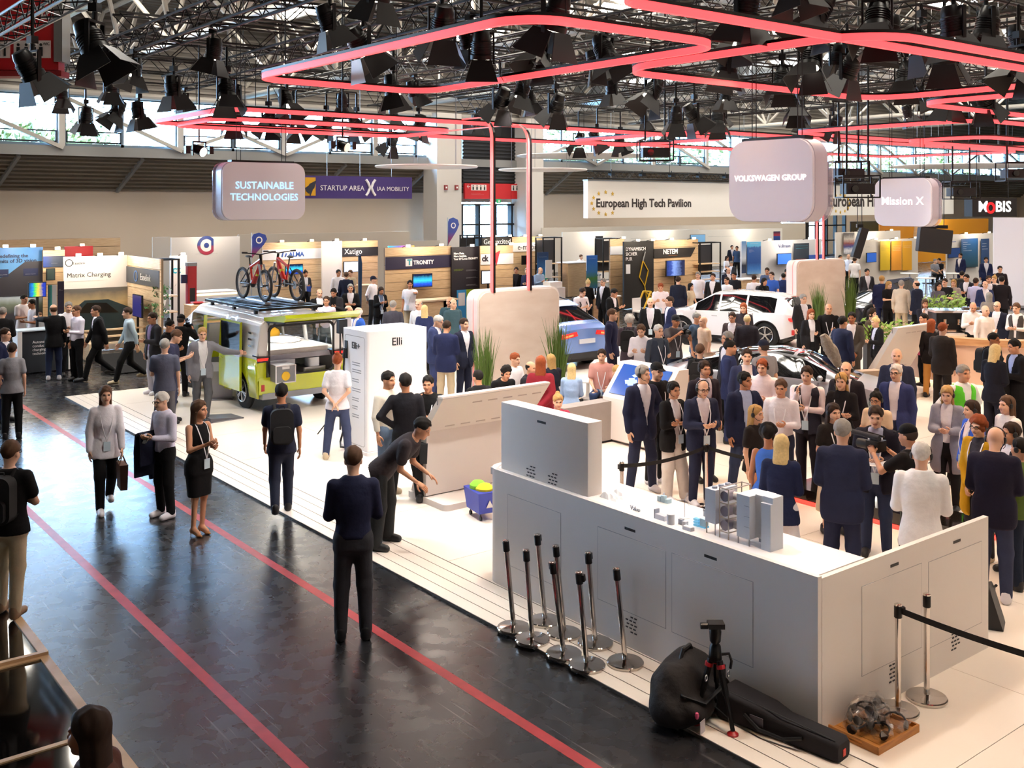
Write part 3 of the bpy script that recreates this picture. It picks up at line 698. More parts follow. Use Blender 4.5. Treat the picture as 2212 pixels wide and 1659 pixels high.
# white fascia of the technology pavilion
a, b = onY(1270,430,34), onY(2060,430,34); zt, zb = onY(1400,393,34).z, onY(1400,470,34).z; W, H = b.x - a.x, zt - zb
t = thing('pavilion_fascia', 'long white hanging fascia reading European High Tech Pavilion with ring of gold stars', 'sign', (a.x, 34, zb))
MB().box(0, W, 0,.3,0, H).build('panel', mat('f6f3ee', .6), t, ang=None)
MB().box(-.02, W, -.01,.32, H, H + .06).build('top_rail', STEEL, t, ang=None)
for s in (.05,.35,.65,.95): MB().cyl((W * s, .15, H),(W * s, .15,13.25 - zb),.015, n=5).build('wire', STEEL, t)
GOLD = mat('d9b13f', .4); INK = mat('3a3230', .6)
def star(m, cx, cz, r):
 m.prism([(cx + (r if q % 2 == 0 else r * .42) * math.sin(q * PI / 5), cz + (r if q % 2 == 0 else r * .42) * math.cos(q * PI / 5)) for q in range(10)], -.02,0, 'y')
def fascia_text(px0, pxt0, pxt1, s):
 c = onY(px0,442,34).x - a.x
 for q in range(12):
  an = q * PI / 6
  if q in (2,3,4) and px0 < 1500: continue
  m = MB(); star(m, 0,0,.10); m.build('star', GOLD, t, (c + .85 * math.sin(an),-.005, H * .40 + .5 * math.cos(an)))
 x0, x1 = onY(pxt0,442,34).x - a.x, onY(pxt1,442,34).x - a.x
 txt(s, x1 - x0, INK, t, (x0,-.01, H * .30), h=.42, bold=.012)
fascia_text(1308,1287,1492, 'European High Tech Pavilion'); fascia_text(1815,1788,2010, 'European High Tech Pavilion')
tr = truss((a.x - .5,33.3),(b.x, 33.3), zt + .1, 'thin silver truss with small floodlights above the white fascia', 'fascia_truss', .3)
for k in range(14):
 m = MB().box(-.12,.12,-.1,.1,-.08,.08).cyl((0,0,.08),(0,0,.2),.02, n=6); m.build('floodlight', BLACKM, tr, (1 + k * 1.9,-.3,.2))
# ================================================================== people: implicit bodies polygonised once per pose
def nets(F, org, h):
 """surface nets on a grid; inside is negative"""
 nx, ny, nz = F.shape
 S = F < 0
 c = np.zeros((nx - 1, ny - 1, nz - 1,3), np.float32); n = np.zeros((nx - 1, ny - 1, nz - 1), np.float32)
 def sl(a, d): return tuple(slice(d[k], a.shape[k] - 1 + d[k]) for k in range(3))
 for ax in range(3):
  o = [k for k in range(3) if k != ax]
  for i in (0,1):
   for j in (0,1):
    d0 = [0,0,0]; d0[o[0]] = i; d0[o[1]] = j; d1 = list(d0); d1[ax] = 1
    A, B = F[sl(F, d0)], F[sl(F, d1)]
    cr = (A < 0) != (B < 0)
    t = np.where(cr, A / np.where(cr, A - B, 1),0)
    c[..., ax] += np.where(cr, t, 0); c[..., o[0]] += cr * i; c[..., o[1]] += cr * j; n += cr
 idx = -np.ones(n.shape, np.int64); ac = n > 0; cnt = int(ac.sum()); idx[ac] = np.arange(cnt)
 ijk = np.argwhere(ac)
 V = (ijk + c[ac] / n[ac][:, None]) * h + np.array(org)
 Q = []
 for ax in range(3):
  o = [k for k in range(3) if k != ax]
  d1 = [0,0,0]; d1[ax] = 1
  A = S[tuple(slice(0,-1) if k == ax else slice(1,-1) for k in range(3))]
  B = S[tuple(slice(1, None) if k == ax else slice(1,-1) for k in range(3))]
  e = np.argwhere(A != B)
  if not len(e): continue
  flip = A[tuple(e.T)]
  e = e.copy(); e[:, o[0]] += 1; e[:, o[1]] += 1
  def g(a, b):
   q = e.copy(); q[:, o[0]] -= a; q[:, o[1]] -= b
   return idx[tuple(q.T)]
  q = np.stack([g(1,1), g(0,1), g(0,0), g(1,0)], 1)
  if ax == 1: flip = ~flip
  q[~flip] = q[~flip][:, ::-1]
  Q.append(q)
 return V, np.concatenate(Q)
class Field:
 def __init__(s, lo, hi, h):
  s.h = h; s.lo = np.array(lo, np.float32)
  nn = [int(math.ceil((b - a) / h)) + 1 for a, b in zip(lo, hi)]
  s.ax = [s.lo[k] + h * np.arange(nn[k], dtype=np.float32) for k in range(3)]
  s.F = np.full(nn, 1.0, np.float32)
 def sub(s, lo, hi):
  r = []
  for k in range(3):
   i0 = max(0, int((lo[k] - s.lo[k]) / s.h)); i1 = min(len(s.ax[k]), int((hi[k] - s.lo[k]) / s.h) + 2)
   if i1 <= i0: return None
   r.append(slice(i0, i1))
  return tuple(r), [a[q].reshape([-1 if j == k else 1 for j in range(3)]) for k, (a, q) in enumerate(zip(s.ax, r))]
 def comb(s, q, d, k):
  a = s.F[q]
  if k > 0:
   hh = np.maximum(k - np.abs(a - d),0) / k
   s.F[q] = np.minimum(a, d) - hh * hh * k * .25
  else: s.F[q] = np.minimum(a, d)
 def cap(s, a, b, ra, rb, k=.03, flat=None, ff=1.0):
  a, b = np.array(a, float), np.array(b, float); m = max(ra, rb) + k + .02
  z = s.sub(np.minimum(a, b) - m, np.maximum(a, b) + m)
  if z is None: return
  q, (X, Y, Z) = z
  ab = b - a; L = float(ab @ ab) + 1e-9
  px, py, pz = X - a[0], Y - a[1], Z - a[2]
  t = np.clip((px * ab[0] + py * ab[1] + pz * ab[2]) / L, 0,1)
  dx, dy, dz = px - t * ab[0], py - t * ab[1], pz - t * ab[2]
  if flat is not None:
   w = dx * flat[0] + dy * flat[1] + dz * flat[2]; w = w * (1 / ff - 1)
   dx, dy, dz = dx + w * flat[0], dy + w * flat[1], dz + w * flat[2]
  d = np.sqrt(dx * dx + dy * dy + dz * dz) - (ra + t * (rb - ra))
  s.comb(q, d, k)
 def ell(s, c, r, k=.02, inv=False):
  m = max(r) + k + .02
  z = s.sub(np.array(c) - m, np.array(c) + m)
  if z is None: return
  q, (X, Y, Z) = z
  d = (np.sqrt(((X - c[0]) / r[0]) ** 2 + ((Y - c[1]) / r[1]) ** 2 + ((Z - c[2]) / r[2]) ** 2) - 1) * min(r)
  if inv:
   a = s.F[q]; hh = np.maximum(k - np.abs(a + d),0) / k if k else 0
   s.F[q] = np.maximum(a, -d) + hh * hh * k * .25
  else: s.comb(q, d, k)
 def out(s):
  F = s.F.copy()
  for k in range(3):
   for e in (0,-1):
    i = [slice(None)] * 3; i[k] = e; F[tuple(i)] = np.maximum(F[tuple(i)], .01)
  return nets(F, s.lo, s.h)
def nmesh(name, V, Q, nm=1, mi=None, M=None):
 if M is not None: V = V @ M[:3, :3].T + M[:3,3]
 me = bpy.data.meshes.new(name)
 me.from_pydata(V.tolist() if hasattr(V, 'tolist') else V, [], Q.tolist() if hasattr(Q, 'tolist') else Q)
 for _ in range(nm): me.materials.append(SKIN[0])
 if mi is not None: me.polygons.foreach_set('material_index', mi)
 me.polygons.foreach_set('use_smooth', [True] * len(me.polygons)); me.update()
 return me
# ---- head, once, in head space (face to -Y)
def make_head():
 f = Field((-.11,-.14,-.24),(.11,.13,.15),.0075)
 f.ell((0,.012,.03),(.074,.094,.088),0); f.ell((0,-.028,-.042),(.056,.066,.074),.05)
 f.cap((0,-.066,-.092),(0,-.07,-.098),.024,.022,.03)
 f.cap((0,.018,-.07),(0,.03,-.22),.050,.056,.03)
 for s in (-1,1):
  f.ell((s * .030,-.092,.002),(.019,.016,.013),.02, True)
  f.ell((s * .074,.008,-.012),(.010,.024,.032),.008)
  f.cap((s * .012,-.092,.02),(s * .045,-.082,.022),.009,.007,.015)
  f.ell((s * .03,-.066,-.04),(.022,.022,.02),.03)
 f.cap((0,-.09,.008),(0,-.108,-.032),.009,.013,.012)
 f.cap((-.018,-.088,-.062),(.018,-.088,-.062),.008,.008,.012)
 V, Q = f.out()
 C = V[Q].mean(1); mi = np.zeros(len(Q), np.int32)
 for s in (-1,1):
  mi[(((C[:, 0] - s * .031) / .013) ** 2 + ((C[:, 2] - .002) / .007) ** 2 < 1) & (C[:, 1] < -.05)] = 1
  mi[(((C[:, 0] - s * .031) / .019) ** 2 + ((C[:, 2] - .024) / .004) ** 2 < 1) & (C[:, 1] < -.05)] = 1
 mi[((C[:, 0] / .026) ** 2 + ((C[:, 2] + .062) / .009) ** 2 < 1) & (C[:, 1] < -.05)] = 2
 return V, Q, mi
HEAD = make_head()
def make_hair(kind):
 f = Field((-.16,-.16,-.42),(.16,.20,.17),.0095)
 if kind == 'cap':
  f.ell((0,.008,.055),(.086,.104,.082),0); f.cap((0,-.09,.045),(0,-.15,.03),.062,.055,.02,(0,0,1),.12)
  Z = f.ax[2].reshape(1,1,-1); f.F = np.maximum(f.F, .022 - Z)
 elif kind == 'brow':      # receding crown
  f.ell((0,.016,.02),(.082,.100,.090),0)
  X, Y, Z = [a.reshape([-1 if j == k else 1 for j in range(3)]) for k, a in enumerate(f.ax)]
  f.F = np.maximum(f.F, np.maximum(-Y - .01 + 0 * Z, np.maximum(Z - .055,-.075 - Z)))
 else:
  f.ell((0,.014,.036),(.086,.106,.098),0)
  X, Y, Z = [a.reshape([-1 if j == k else 1 for j in range(3)]) for k, a in enumerate(f.ax)]
  face = np.sqrt((X / .070) ** 2 + ((Y + .09) / .080) ** 2 + ((Z + .05) / (.138 if kind == 'short' else .128)) ** 2) - 1
  d = np.maximum(f.F, -face * .06)
  low = -.055 if kind in ('short', 'bun') else -.12
  d = np.maximum(d, low - Z - .35 * np.minimum(0, Y) * 0)
  side = np.maximum(-.02 - Z, -Y + .0)           # clear the temples below the ear for short hair
  if kind in ('short', 'bun'): d = np.maximum(d, np.minimum(.014 - Z, .042 - Y) + 0)
  d = d - .006 * np.clip(Z * 12,0,1) * np.clip(.5 - Y * 6,0,1) + .0045 * np.sin(85 * X + 20 * Z) * np.sin(60 * Y + 40 * Z + 9 * X)
  f.F = d.astype(np.float32)
  if kind == 'curly':
   for _ in range(46):
    a, b = random.uniform(-PI, 0) + PI / 2 + PI, random.uniform(-.9,1.4)
    x, y, z = .085 * math.cos(b) * math.sin(a * 1.0),.02 + .09 * math.cos(b) * math.cos(a),.035 + .095 * math.sin(b)
    if y < -.05 and z < .06: continue
    f.ell((x, y, z),(.032,.032,.032),.012)
  if kind in ('long', 'bob'):
   e = -.33 if kind == 'long' else -.15
   for s in (-1,1):
    f.cap((s * .066,.012,.02),(s * .072,.035, e),.030,.034,.03,(1,0,0),.55)
   f.cap((0,.075,.02),(0,.088, e - .02),.075,.085,.04,(0,1,0),.42)
  if kind == 'bun': f.ell((0,.05,.135),(.038,.038,.034),.01); f.ell((0,.014,.036),(.083,.104,.095),0) if False else None
 V, Q = f.out()
 return nmesh('hair_' + kind, V, Q)
_HAIR = {}
def hair_mesh(k):
 if k not in _HAIR: _HAIR[k] = make_hair(k)
 return _HAIR[k]
def hand_geo(grip):
 """right-angled hand in wrist space: fingers along -Z, palm facing +X side inward, thumb to -Y"""
 m = MB()
 m.tube([(0,0,.01),(0,0,-.03),(0,0,-.075),(0,0,-.095)], [.026,.036,.040,.034], 8, flat=.45)
 for k, (y, L) in enumerate(((-.029,.070),(-.010,.080),(.010,.074),(.028,.058))):
  c = .25 + grip
  p = [(0, y, -.085)]; a = 0.12
  for q, s in enumerate((.45,.32,.23)):
   p.append((p[-1][0] - math.sin(a) * L * s * 1.15, y, p[-1][2] - math.cos(a) * L * s * 1.15)); a += c
  m.tube(p, [.0095,.0092,.0085,.0065], 6)
 m.tube([(-.003,-.028,-.025),(-.014,-.052,-.05),(-.024,-.060,-.075),(-.03,-.056,-.095)], [.013,.0115,.010,.0075], 6)
 # the bones are given with palm normal -X; flatten acts on X through the tube frame
 return np.array(m.v), m.f
HANDS = {0: hand_geo(.12),1: hand_geo(.55)}
def nrm(v): v = np.array(v, float); return v / np.linalg.norm(v)
ARMS = {   # upper-arm and forearm directions, x is outward
 'down': ((.20,.04,-1),(.03,-.22,-1)), 'front': ((.16,-.12,-1),(-.50,-.85,.12)), 'phone': ((.16,-.22,-1),(-.38,-.85,.35)), 'cross': ((.22,-.25,-1),(-.95,-.40,.10)),
 'hip': ((.75,.30,-1),(-.70,-.35,-.55)), 'chin': ((-.02,-.55,-1),(-.28,-.35,1)), 'cam': ((.30,-.80,-.55),(-.45,-.60,.62)), 'point': ((.55,-.9,-.05),(.35,-1,.12)),
 'behind': ((.22,.35,-1),(-.62,.25,-.62)), 'out': ((.95,-.1,-.55),(.95,-.35,-.05)), 'swingf': ((.14,-.35,-1),(.0,-.55,-1)), 'swingb': ((.16,.38,-1),(.08,.10,-1)),
 'pocket': ((.26,.18,-1),(-.12,-.22,-1)), 'reach': ((.1,-.55,-.75),(-.05,-.95,.25)), 'lap': ((.12,-.30,-1),(-.30,-.9,-.25)), 'low': ((.12,-.12,-1),(-.38,-.5,-.9))}
LEGS = {  # hip height, knee L, ankle L, knee R, ankle R
 'stand': (.93,(.105,-.015,.50),(.115,.02,.085),(-.105,-.015,.50),(-.115,.02,.085)), 'wide': (.92,(.15,-.015,.50),(.19,.02,.085),(-.15,-.015,.50),(-.19,.02,.085)),
 'close': (.93,(.075,-.015,.50),(.07,.02,.085),(-.075,-.015,.50),(-.07,.02,.085)), 'contra': (.92,(.12,-.06,.50),(.15,-.10,.085),(-.085,.0,.50),(-.08,.04,.085)),
 'walk': (.90,(.10,-.20,.52),(.10,-.30,.10),(-.10,.02,.47),(-.10,.34,.20)), 'walk2': (.91,(.09,.03,.48),(.09,.24,.16),(-.09,-.13,.51),(-.09,-.16,.085)),
 'sit': (.50,(.13,-.42,.52),(.13,-.40,.085),(-.13,-.42,.52),(-.13,-.40,.085)), 'stool': (.78,(.13,-.36,.70),(.12,-.26,.33),(-.13,-.36,.70),(-.12,-.28,.30)),
 'lean': (.90,(.10,-.16,.50),(.02,-.34,.085),(-.10,-.05,.50),(-.13,-.16,.085))}
# pose: legs, left arm, right arm, torso pitch, head pitch, head yaw
POSES = {'stand': ('stand', 'down', 'down', 0,0,0), 'front': ('stand', 'front', 'front', 2,8,0), 'phone': ('stand', 'phone', 'phone', 2,20,0), 'cross': ('contra', 'cross', 'cross', 0,3,0), 'hip': ('wide', 'hip', 'down', 0,0,20),
 'hips': ('wide', 'hip', 'hip', 0,0,0), 'walk': ('walk', 'swingb', 'swingf', 3,2,0), 'stroll': ('walk2', 'swingf', 'down', 2,0,0), 'chin': ('contra', 'cross', 'chin', 2,5,0), 'cam': ('stand', 'cam', 'cam', 4,5,0),
 'point': ('stand', 'point', 'down', 0,2,25), 'behind': ('wide', 'behind', 'behind', 0,0,0), 'lean': ('lean', 'out', 'down', 6,4,0), 'pocket': ('contra', 'pocket', 'down', 0,0,-15), 'bent': ('wide', 'reach', 'reach', 48,10,0),
 'sit': ('sit', 'lap', 'lap', 4,4,0), 'sitlean': ('sit', 'front', 'phone', 22,8,0), 'stool': ('stool', 'lap', 'lap', 4,5,0), 'hold': ('stand', 'front', 'down', 0,4,0), 'low': ('stand', 'low', 'low', 0,4,0), 'talk': ('contra', 'front', 'phone', 0,0,18),
 'heels': ('close', 'front', 'phone', 0,0,12)}
TORSO = {'m': ([0,.12,.27,.45,.56,.62,.66,.71], [.168,.165,.146,.172,.186,.165,.115,.06], [.115,.118,.108,.122,.112,.098,.082,.06]),
         'f': ([0,.12,.27,.42,.54,.60,.64,.71], [.175,.165,.122,.145,.155,.135,.095,.052], [.120,.112,.092,.125,.104,.090,.075,.052])}
class Pose:
 def __init__(s, name, sex):
  legs, al, ar, tp, hp, hy = POSES[name]
  s.sex = sex; hz, kl, an_l, kr, an_r = LEGS[legs]
  s.hip = np.array([0,0, hz]); a = math.radians(tp)
  s.up = np.array([0,-math.sin(a), math.cos(a)]); s.fr = np.array([0,-math.cos(a),-math.sin(a)]); s.rt = np.array([1., 0,0])
  s.org = s.hip - s.up * .11
  s.R = np.stack([s.rt, -s.fr, s.up], 1)
  w = .178 if sex == 'm' else .150
  s.sh, s.el, s.wr, s.hd = {}, {}, {}, {}
  for sd, nm in ((1, al),(-1, ar)):
   u, f = ARMS[nm]
   u, f = nrm((u[0] * sd, u[1], u[2])), nrm((f[0] * sd, f[1], f[2]))
   if nm != 'reach' or True: u, f = s.R @ u, s.R @ f
   s.sh[sd] = s.org + s.up * .60 + s.rt * w * sd + s.fr * -.01
   s.el[sd] = s.sh[sd] + u * .285; s.wr[sd] = s.el[sd] + f * .25; s.hd[sd] = (f, nm)
  s.kn = {1: np.array(kl),-1: np.array(kr)}; s.an = {1: np.array(an_l),-1: np.array(an_r)}
  s.hj = {d: s.hip + s.rt * .088 * d + s.up * 0 for d in (1,-1)}
  neck = s.org + s.up * .67 - s.fr * .012
  b = math.radians(tp * .35 + hp); y = math.radians(hy)
  Ry = np.array([[math.cos(y),-math.sin(y),0], [math.sin(y), math.cos(y),0], [0,0,1]])
  Rx = np.array([[1,0,0], [0, math.cos(b),-math.sin(b)], [0, math.sin(b), math.cos(b)]])
  s.HR = Ry @ Rx; s.HP = neck + s.HR @ np.array([0,-.025,.155])
  s.HM = Matrix(np.block([[s.HR, s.HP[:, None]], [np.zeros((1,3)), np.ones((1,1))]]).tolist())
 def torso(s, f, add, s0, s1, k=.03, fl=0.0):
  S, A, B = TORSO[s.sex]
  X, Y, Z = [a.reshape([-1 if j == i else 1 for j in range(3)]) for i, a in enumerate(f.ax)]
  u = (X - s.org[0]) * s.up[0] + (Y - s.org[1]) * s.up[1] + (Z - s.org[2]) * s.up[2]
  w = (Y - s.org[1]) * s.fr[1] + (Z - s.org[2]) * s.fr[2]
  x = X + 0 * u
  uc = np.clip(u, s0, s1)
  add = add + fl * np.clip((.22 - u) / .2,0,1)
  a, b = np.interp(uc, S, A) + add, np.interp(uc, S, B) + add
  w2 = w + .012 * np.clip((u - .1) / .3,-1,1)
  if s.sex == 'f': w2 = w2 - .012 * np.exp(-((u - .44) / .07) ** 2)
  d = (np.sqrt((x / a) ** 2 + (w2 / b) ** 2) - 1) * np.minimum(a, b)
  d = np.sqrt(np.maximum(d, 0) ** 2 + (u - uc) ** 2) + np.minimum(d, 0)
  f.comb(tuple([slice(None)] * 3), d.astype(np.float32), k)
  return x, u, w
 def arms(s, f, add, part='full', k=.03):
  for d in (1,-1):
   f.cap(s.sh[d], s.sh[d] + (s.el[d] - s.sh[d]) * (1 if part == 'full' else .62),.055 + add, (.042 if part == 'full' else .048) + add * 1.1, k)
   if part == 'full': f.cap(s.el[d], s.wr[d], .041 + add, .030 + add, .02)
 def legs(s, f, add, k=.03, loose=0.0):
  fem = .006 if s.sex == 'f' else 0
  for d in (1,-1):
   f.cap(s.hj[d] - s.rt * .006 * d, s.kn[d], .080 + add + fem, .060 + add + loose, k); f.cap(s.kn[d], s.an[d], .058 + add + loose, .042 + add + loose * 1.3,.03)
 def bounds(s, m=.13):
  P = np.array([s.hip, s.HP, *s.sh.values(), *s.el.values(), *s.wr.values(), *s.kn.values(), *s.an.values()])
  lo, hi = P.min(0) - m, P.max(0) + m
  lo[0] = min(lo[0], -.26); hi[0] = max(hi[0], .26); lo[1] = min(lo[1], -.2); hi[1] = max(hi[1], .2); lo[2] = max(lo[2], -.02)
  return lo, hi
_PO, _BM, _GM = {}, {}, {}
def pose(n, sex):
 if (n, sex) not in _PO: _PO[n, sex] = Pose(n, sex)
 return _PO[n, sex]
def body_mesh(n, sex):
 if (n, sex) in _BM: return _BM[n, sex]
 p = pose(n, sex); lo, hi = p.bounds(); f = Field(lo, hi, .019)
 p.torso(f, -.016,.07,.70); p.arms(f, -.006); p.legs(f, -.012)
 for d in (1,-1): f.cap(p.an[d], p.an[d] + np.array([0,-.11,-.045]),.038,.028,.02)
 V, Q = f.out(); V = list(map(tuple, V)); F = Q.tolist(); mi = [0] * len(F)
 hv, hq, hm = HEAD; o = len(V); V += list(map(tuple, hv @ p.HR.T + p.HP)); F += (hq + o).tolist(); mi += hm.tolist()
 for d in (1,-1):
  fd, nm = p.hd[d]; hv, hf = HANDS[1 if nm in ('front', 'phone', 'cam', 'low', 'lap') else 0]
  z = -fd; inw = np.array([-d, 0,0.]) if nm in ('down', 'swingf', 'swingb', 'pocket', 'hip', 'out') else np.array([-d * .5,.3,-.9])
  if nm in ('front', 'phone', 'cross', 'lap', 'low'): inw = np.array([-d * .3,.9,.5])
  x = -(inw - z * (inw @ z)); x = x / np.linalg.norm(x); y = np.cross(z, x)
  R = np.stack([x, y, z], 1); h2 = hv.copy()
  if np.cross(z, x) @ np.array([0,1., 0]) < 0 and nm in ('down', 'swingf', 'swingb', 'pocket'): h2[:, 1] *= -1
  o = len(V); V += list(map(tuple, h2 @ R.T + p.wr[d])); F += [[i + o for i in q] for q in hf]; mi += [0] * len(hf)
 me = nmesh('body', V, F, 3, mi); _BM[n, sex] = me
 return me
def shoe_mesh(n, sex, heel):
 k = ('shoe', POSES[n][0], sex, heel)
 if k in _GM: return _GM[k]
 p = pose(n, sex); out = []
 for d in (1,-1):
  a = p.an[d]; f = Field(a - np.array([.08,.24,.13]), a + np.array([.08,.12,.07]),.0115)
  g = a[2] - .085
  if heel:
   f.cap(a + [0,.03,-.02], a + [0,-.10,-.062], .034,.026,.02); f.cap(a + [0,-.10,-.062], a + [0,-.16,-.068], .028,.014,.02); f.cap(a + [0,.045,-.03], a + [0,.05,-.085], .012,.007,.01)
  else:
   f.cap(a + [0,.02,.01], a + [0,.015,-.04], .048,.046,.02); f.cap(a + [0,.02,-.045], a + [0,-.14,-.055], .044,.040,.03); f.cap(a + [0,-.06,-.03], a + [d * .006,-.15,-.05], .040,.032,.03)
   Z = f.ax[2].reshape(1,1,-1); f.F = np.maximum(f.F, (a[2] - .085) - Z)
  V, Q = f.out(); out.append(nmesh('shoe', V, Q))
 _GM[k] = out
 return out
def garment(kind, n, sex):
 k = (kind, n, sex)
 if kind in ('trousers', 'loose', 'shorts'): k = (kind, POSES[n][0], POSES[n][3], sex)
 if k in _GM: return _GM[k]
 p = pose(n, sex); lo, hi = p.bounds(.17)
 if kind in ('trousers', 'loose', 'shorts'):
  hi[2] = min(hi[2], p.hip[2] + .25); P = np.array([p.hip, *p.kn.values(), *p.an.values()]); lo[:2] = np.minimum(P.min(0)[:2] - .15,-.24); hi[:2] = np.maximum(P.max(0)[:2] + .15,.24)
 f = Field(lo, hi, .0165)
 if kind in ('trousers', 'loose', 'shorts'):
  p.legs(f, .012,.03,.022 if kind == 'loose' else .004); x, u, w = p.torso(f, .004,.02,.22,.05)
  f.F = np.maximum(f.F, u - .20)
  Z = f.ax[2].reshape(1,1,-1)
  f.F = np.maximum(f.F, (.035 if kind != 'shorts' else .45) - Z)
 elif kind == 'shirt':
  p.arms(f, .010, 'full', .016); x, u, w = p.torso(f, .010,.12,.68); f.F = np.maximum(f.F, np.maximum(.12 - u, u - .695 + .25 * np.maximum(w, 0)))
 elif kind == 'untucked':
  p.arms(f, .016, 'full', .014); x, u, w = p.torso(f, .022,-.06,.68,.014,.018); f.F = np.maximum(f.F, np.maximum(-.05 - u, u - .695 + .25 * np.maximum(w, 0)))
 elif kind == 'tee':
  p.arms(f, .016, 'short'); x, u, w = p.torso(f, .020,.0,.68,.03,.018); f.F = np.maximum(f.F, np.maximum(.03 - u, u - .685 + .3 * np.maximum(w, 0)))
 elif kind == 'vest':
  p.arms(f, .012, 'none') if False else None; x, u, w = p.torso(f, .032,.0,.66,.03,.012); f.F = np.maximum(f.F, np.maximum(.0 - u, u - .66 + .2 * np.maximum(w, 0)))
  op = np.where(w > 0,.03 + .05 * np.clip((u - .3) / .35,0,1) - np.abs(x),-1); f.F = np.maximum(f.F, op)
 elif kind == 'front':     # the shirt seen in a jacket's opening
  x, u, w = p.torso(f, .008,.12,.68); f.F = np.maximum(f.F, np.maximum(.14 - u, u - .695)); f.F = np.maximum(f.F, -w - .03)
 elif kind in ('jacket', 'open', 'coat'):
  hem = {'jacket': -.07, 'open': -.07, 'coat': -.34}[kind]
  p.arms(f, .019); x, u, w = p.torso(f, .026,-.05,.66)
  if kind == 'coat':
   for d in (1,-1): f.cap(p.hj[d], p.hj[d] * .35 + p.kn[d] * .65,.125,.14,.06)
  else:
   for d in (1,-1): f.cap(p.hj[d] + p.up * .05, p.hj[d] * .82 + p.kn[d] * .18,.122,.118,.05)
  f.F = np.maximum(f.F, np.maximum(hem - u, u - .70 + .5 * np.maximum(w, 0)))
  if kind == 'jacket': v = .008 + .085 * np.clip((u - .24) / .34,0,1) + .05 * np.clip((.10 - u) / .16,0,1)
  else: v = .045 + .035 * np.clip((u - .24) / .34,0,1) + .03 * np.clip((.10 - u) / .16,0,1)
  op = np.where(w > .02, v - np.abs(x),-1).astype(np.float32); f.F = np.maximum(f.F, op)
 elif kind == 'dress':
  x, u, w = p.torso(f, .012,.0,.62); f.F = np.maximum(f.F, u - .66 + .5 * np.maximum(w, 0) )
  for q in (.0,.25,.5,.75,1.0):
   a, b = [p.hj[d] * (1 - q) + p.kn[d] * q for d in (1,-1)]; f.cap(a, b, .108 - .018 * q, .108 - .018 * q, .06)
  Z = f.ax[2].reshape(1,1,-1); f.F = np.maximum(f.F, p.kn[1][2] + .02 - Z)
 elif kind == 'skirt':
  x, u, w = p.torso(f, .014,.02,.2)
  for q in (.0,.2,.4,.6,.8,1.0):
   a, b = [p.hj[d] * (1 - q) + (p.kn[d] * .6 + p.an[d] * .4) * q for d in (1,-1)]; f.cap(a, b, .092 + .045 * q, .092 + .045 * q, .06)
  Z = f.ax[2].reshape(1,1,-1); f.F = np.maximum(f.F, np.maximum(u - .21,.32 - Z))
 V, Q = f.out(); me = nmesh(kind, V, Q); _GM[k] = me
 return me
# small worn pieces
m = MB()
for s in (-1,1): m.tube([(s * .066,.03,.175),(s * .08,-.06,.12),(s * .075,-.125,.0),(s * .045,-.162,-.15),(0,-.160,-.30)], .008,5, flat=.5)
LANYARD = m.mesh('lanyard', WHITE)
BADGE = MB().box(-.045,.045,-.166,-.160,-.43,-.30).mesh('badge', WHITE)
m = MB().tube([(.092 * math.cos(a),.0 - .0,.035 + .088 * math.sin(a)) for a in [PI * k / 10 for k in range(11)]], .007,6)
for s in (-1,1): m.sph((s * .088,0,-.005),(.02,.032,.038),8)
m.tube([(-.09,-.01,-.02),(-.085,-.06,-.06),(-.06,-.1,-.075)], .004,5)
HEADSET = m.mesh('headset', BLACK)
m = MB()
for s in (-1,1):
 m.tube([(s * .032 + .024 * math.cos(a),-.106,.002 + .018 * math.sin(a)) for a in [2 * PI * k / 12 for k in range(12)]], .003,4, closed=True); m.bar((s * .056,-.104,.004),(s * .078,.0,.004),.004)
m.bar((-.009,-.108,.006),(.009,-.108,.006),.004)
GLASSES = m.mesh('glasses', BLACK)
m = MB().prism(rrect(-.15,.15,-.24,.22,.09),.0,.14, 'y')
BP_BODY = m.mesh('bag_body', BLACK)
BP_POCKET = MB().prism(rrect(-.115,.115,-.21,.0,.05),.13,.19, 'y').mesh('pocket', BLACK)
m = MB()
for s in (-1,1): m.tube([(s * .09,.01,.20),(s * .095,-.06,.27),(s * .105,-.16,.22),(s * .115,-.27,.05),(s * .12,-.22,-.08),(s * .12,.0,-.2)], .022,6, flat=.35)
BP_STRAP = m.mesh('strap', BLACK)
BP_LOOP = MB().tube([(-.04,.03,.21),(-.03,.03,.25),(.03,.03,.25),(.04,.03,.21)], .008,5).mesh('grab_handle', BLACK)
COLLAR = MB().lathe([(.078,.135),(.070,.180),(.064,.182),(.070,.135)], c=(0,.012,0), n=18).mesh('collar', WHITE)
HAIRC = {'k': '17120f', 'b': '17120f', 'd': '33231a', 'n': '5a4130', 'l': 'b08a55', 'y': 'd6bb83', 'g': '8d8882', 'w': 'd2cdc6', 'r': '8a4423'}
NP = [0]
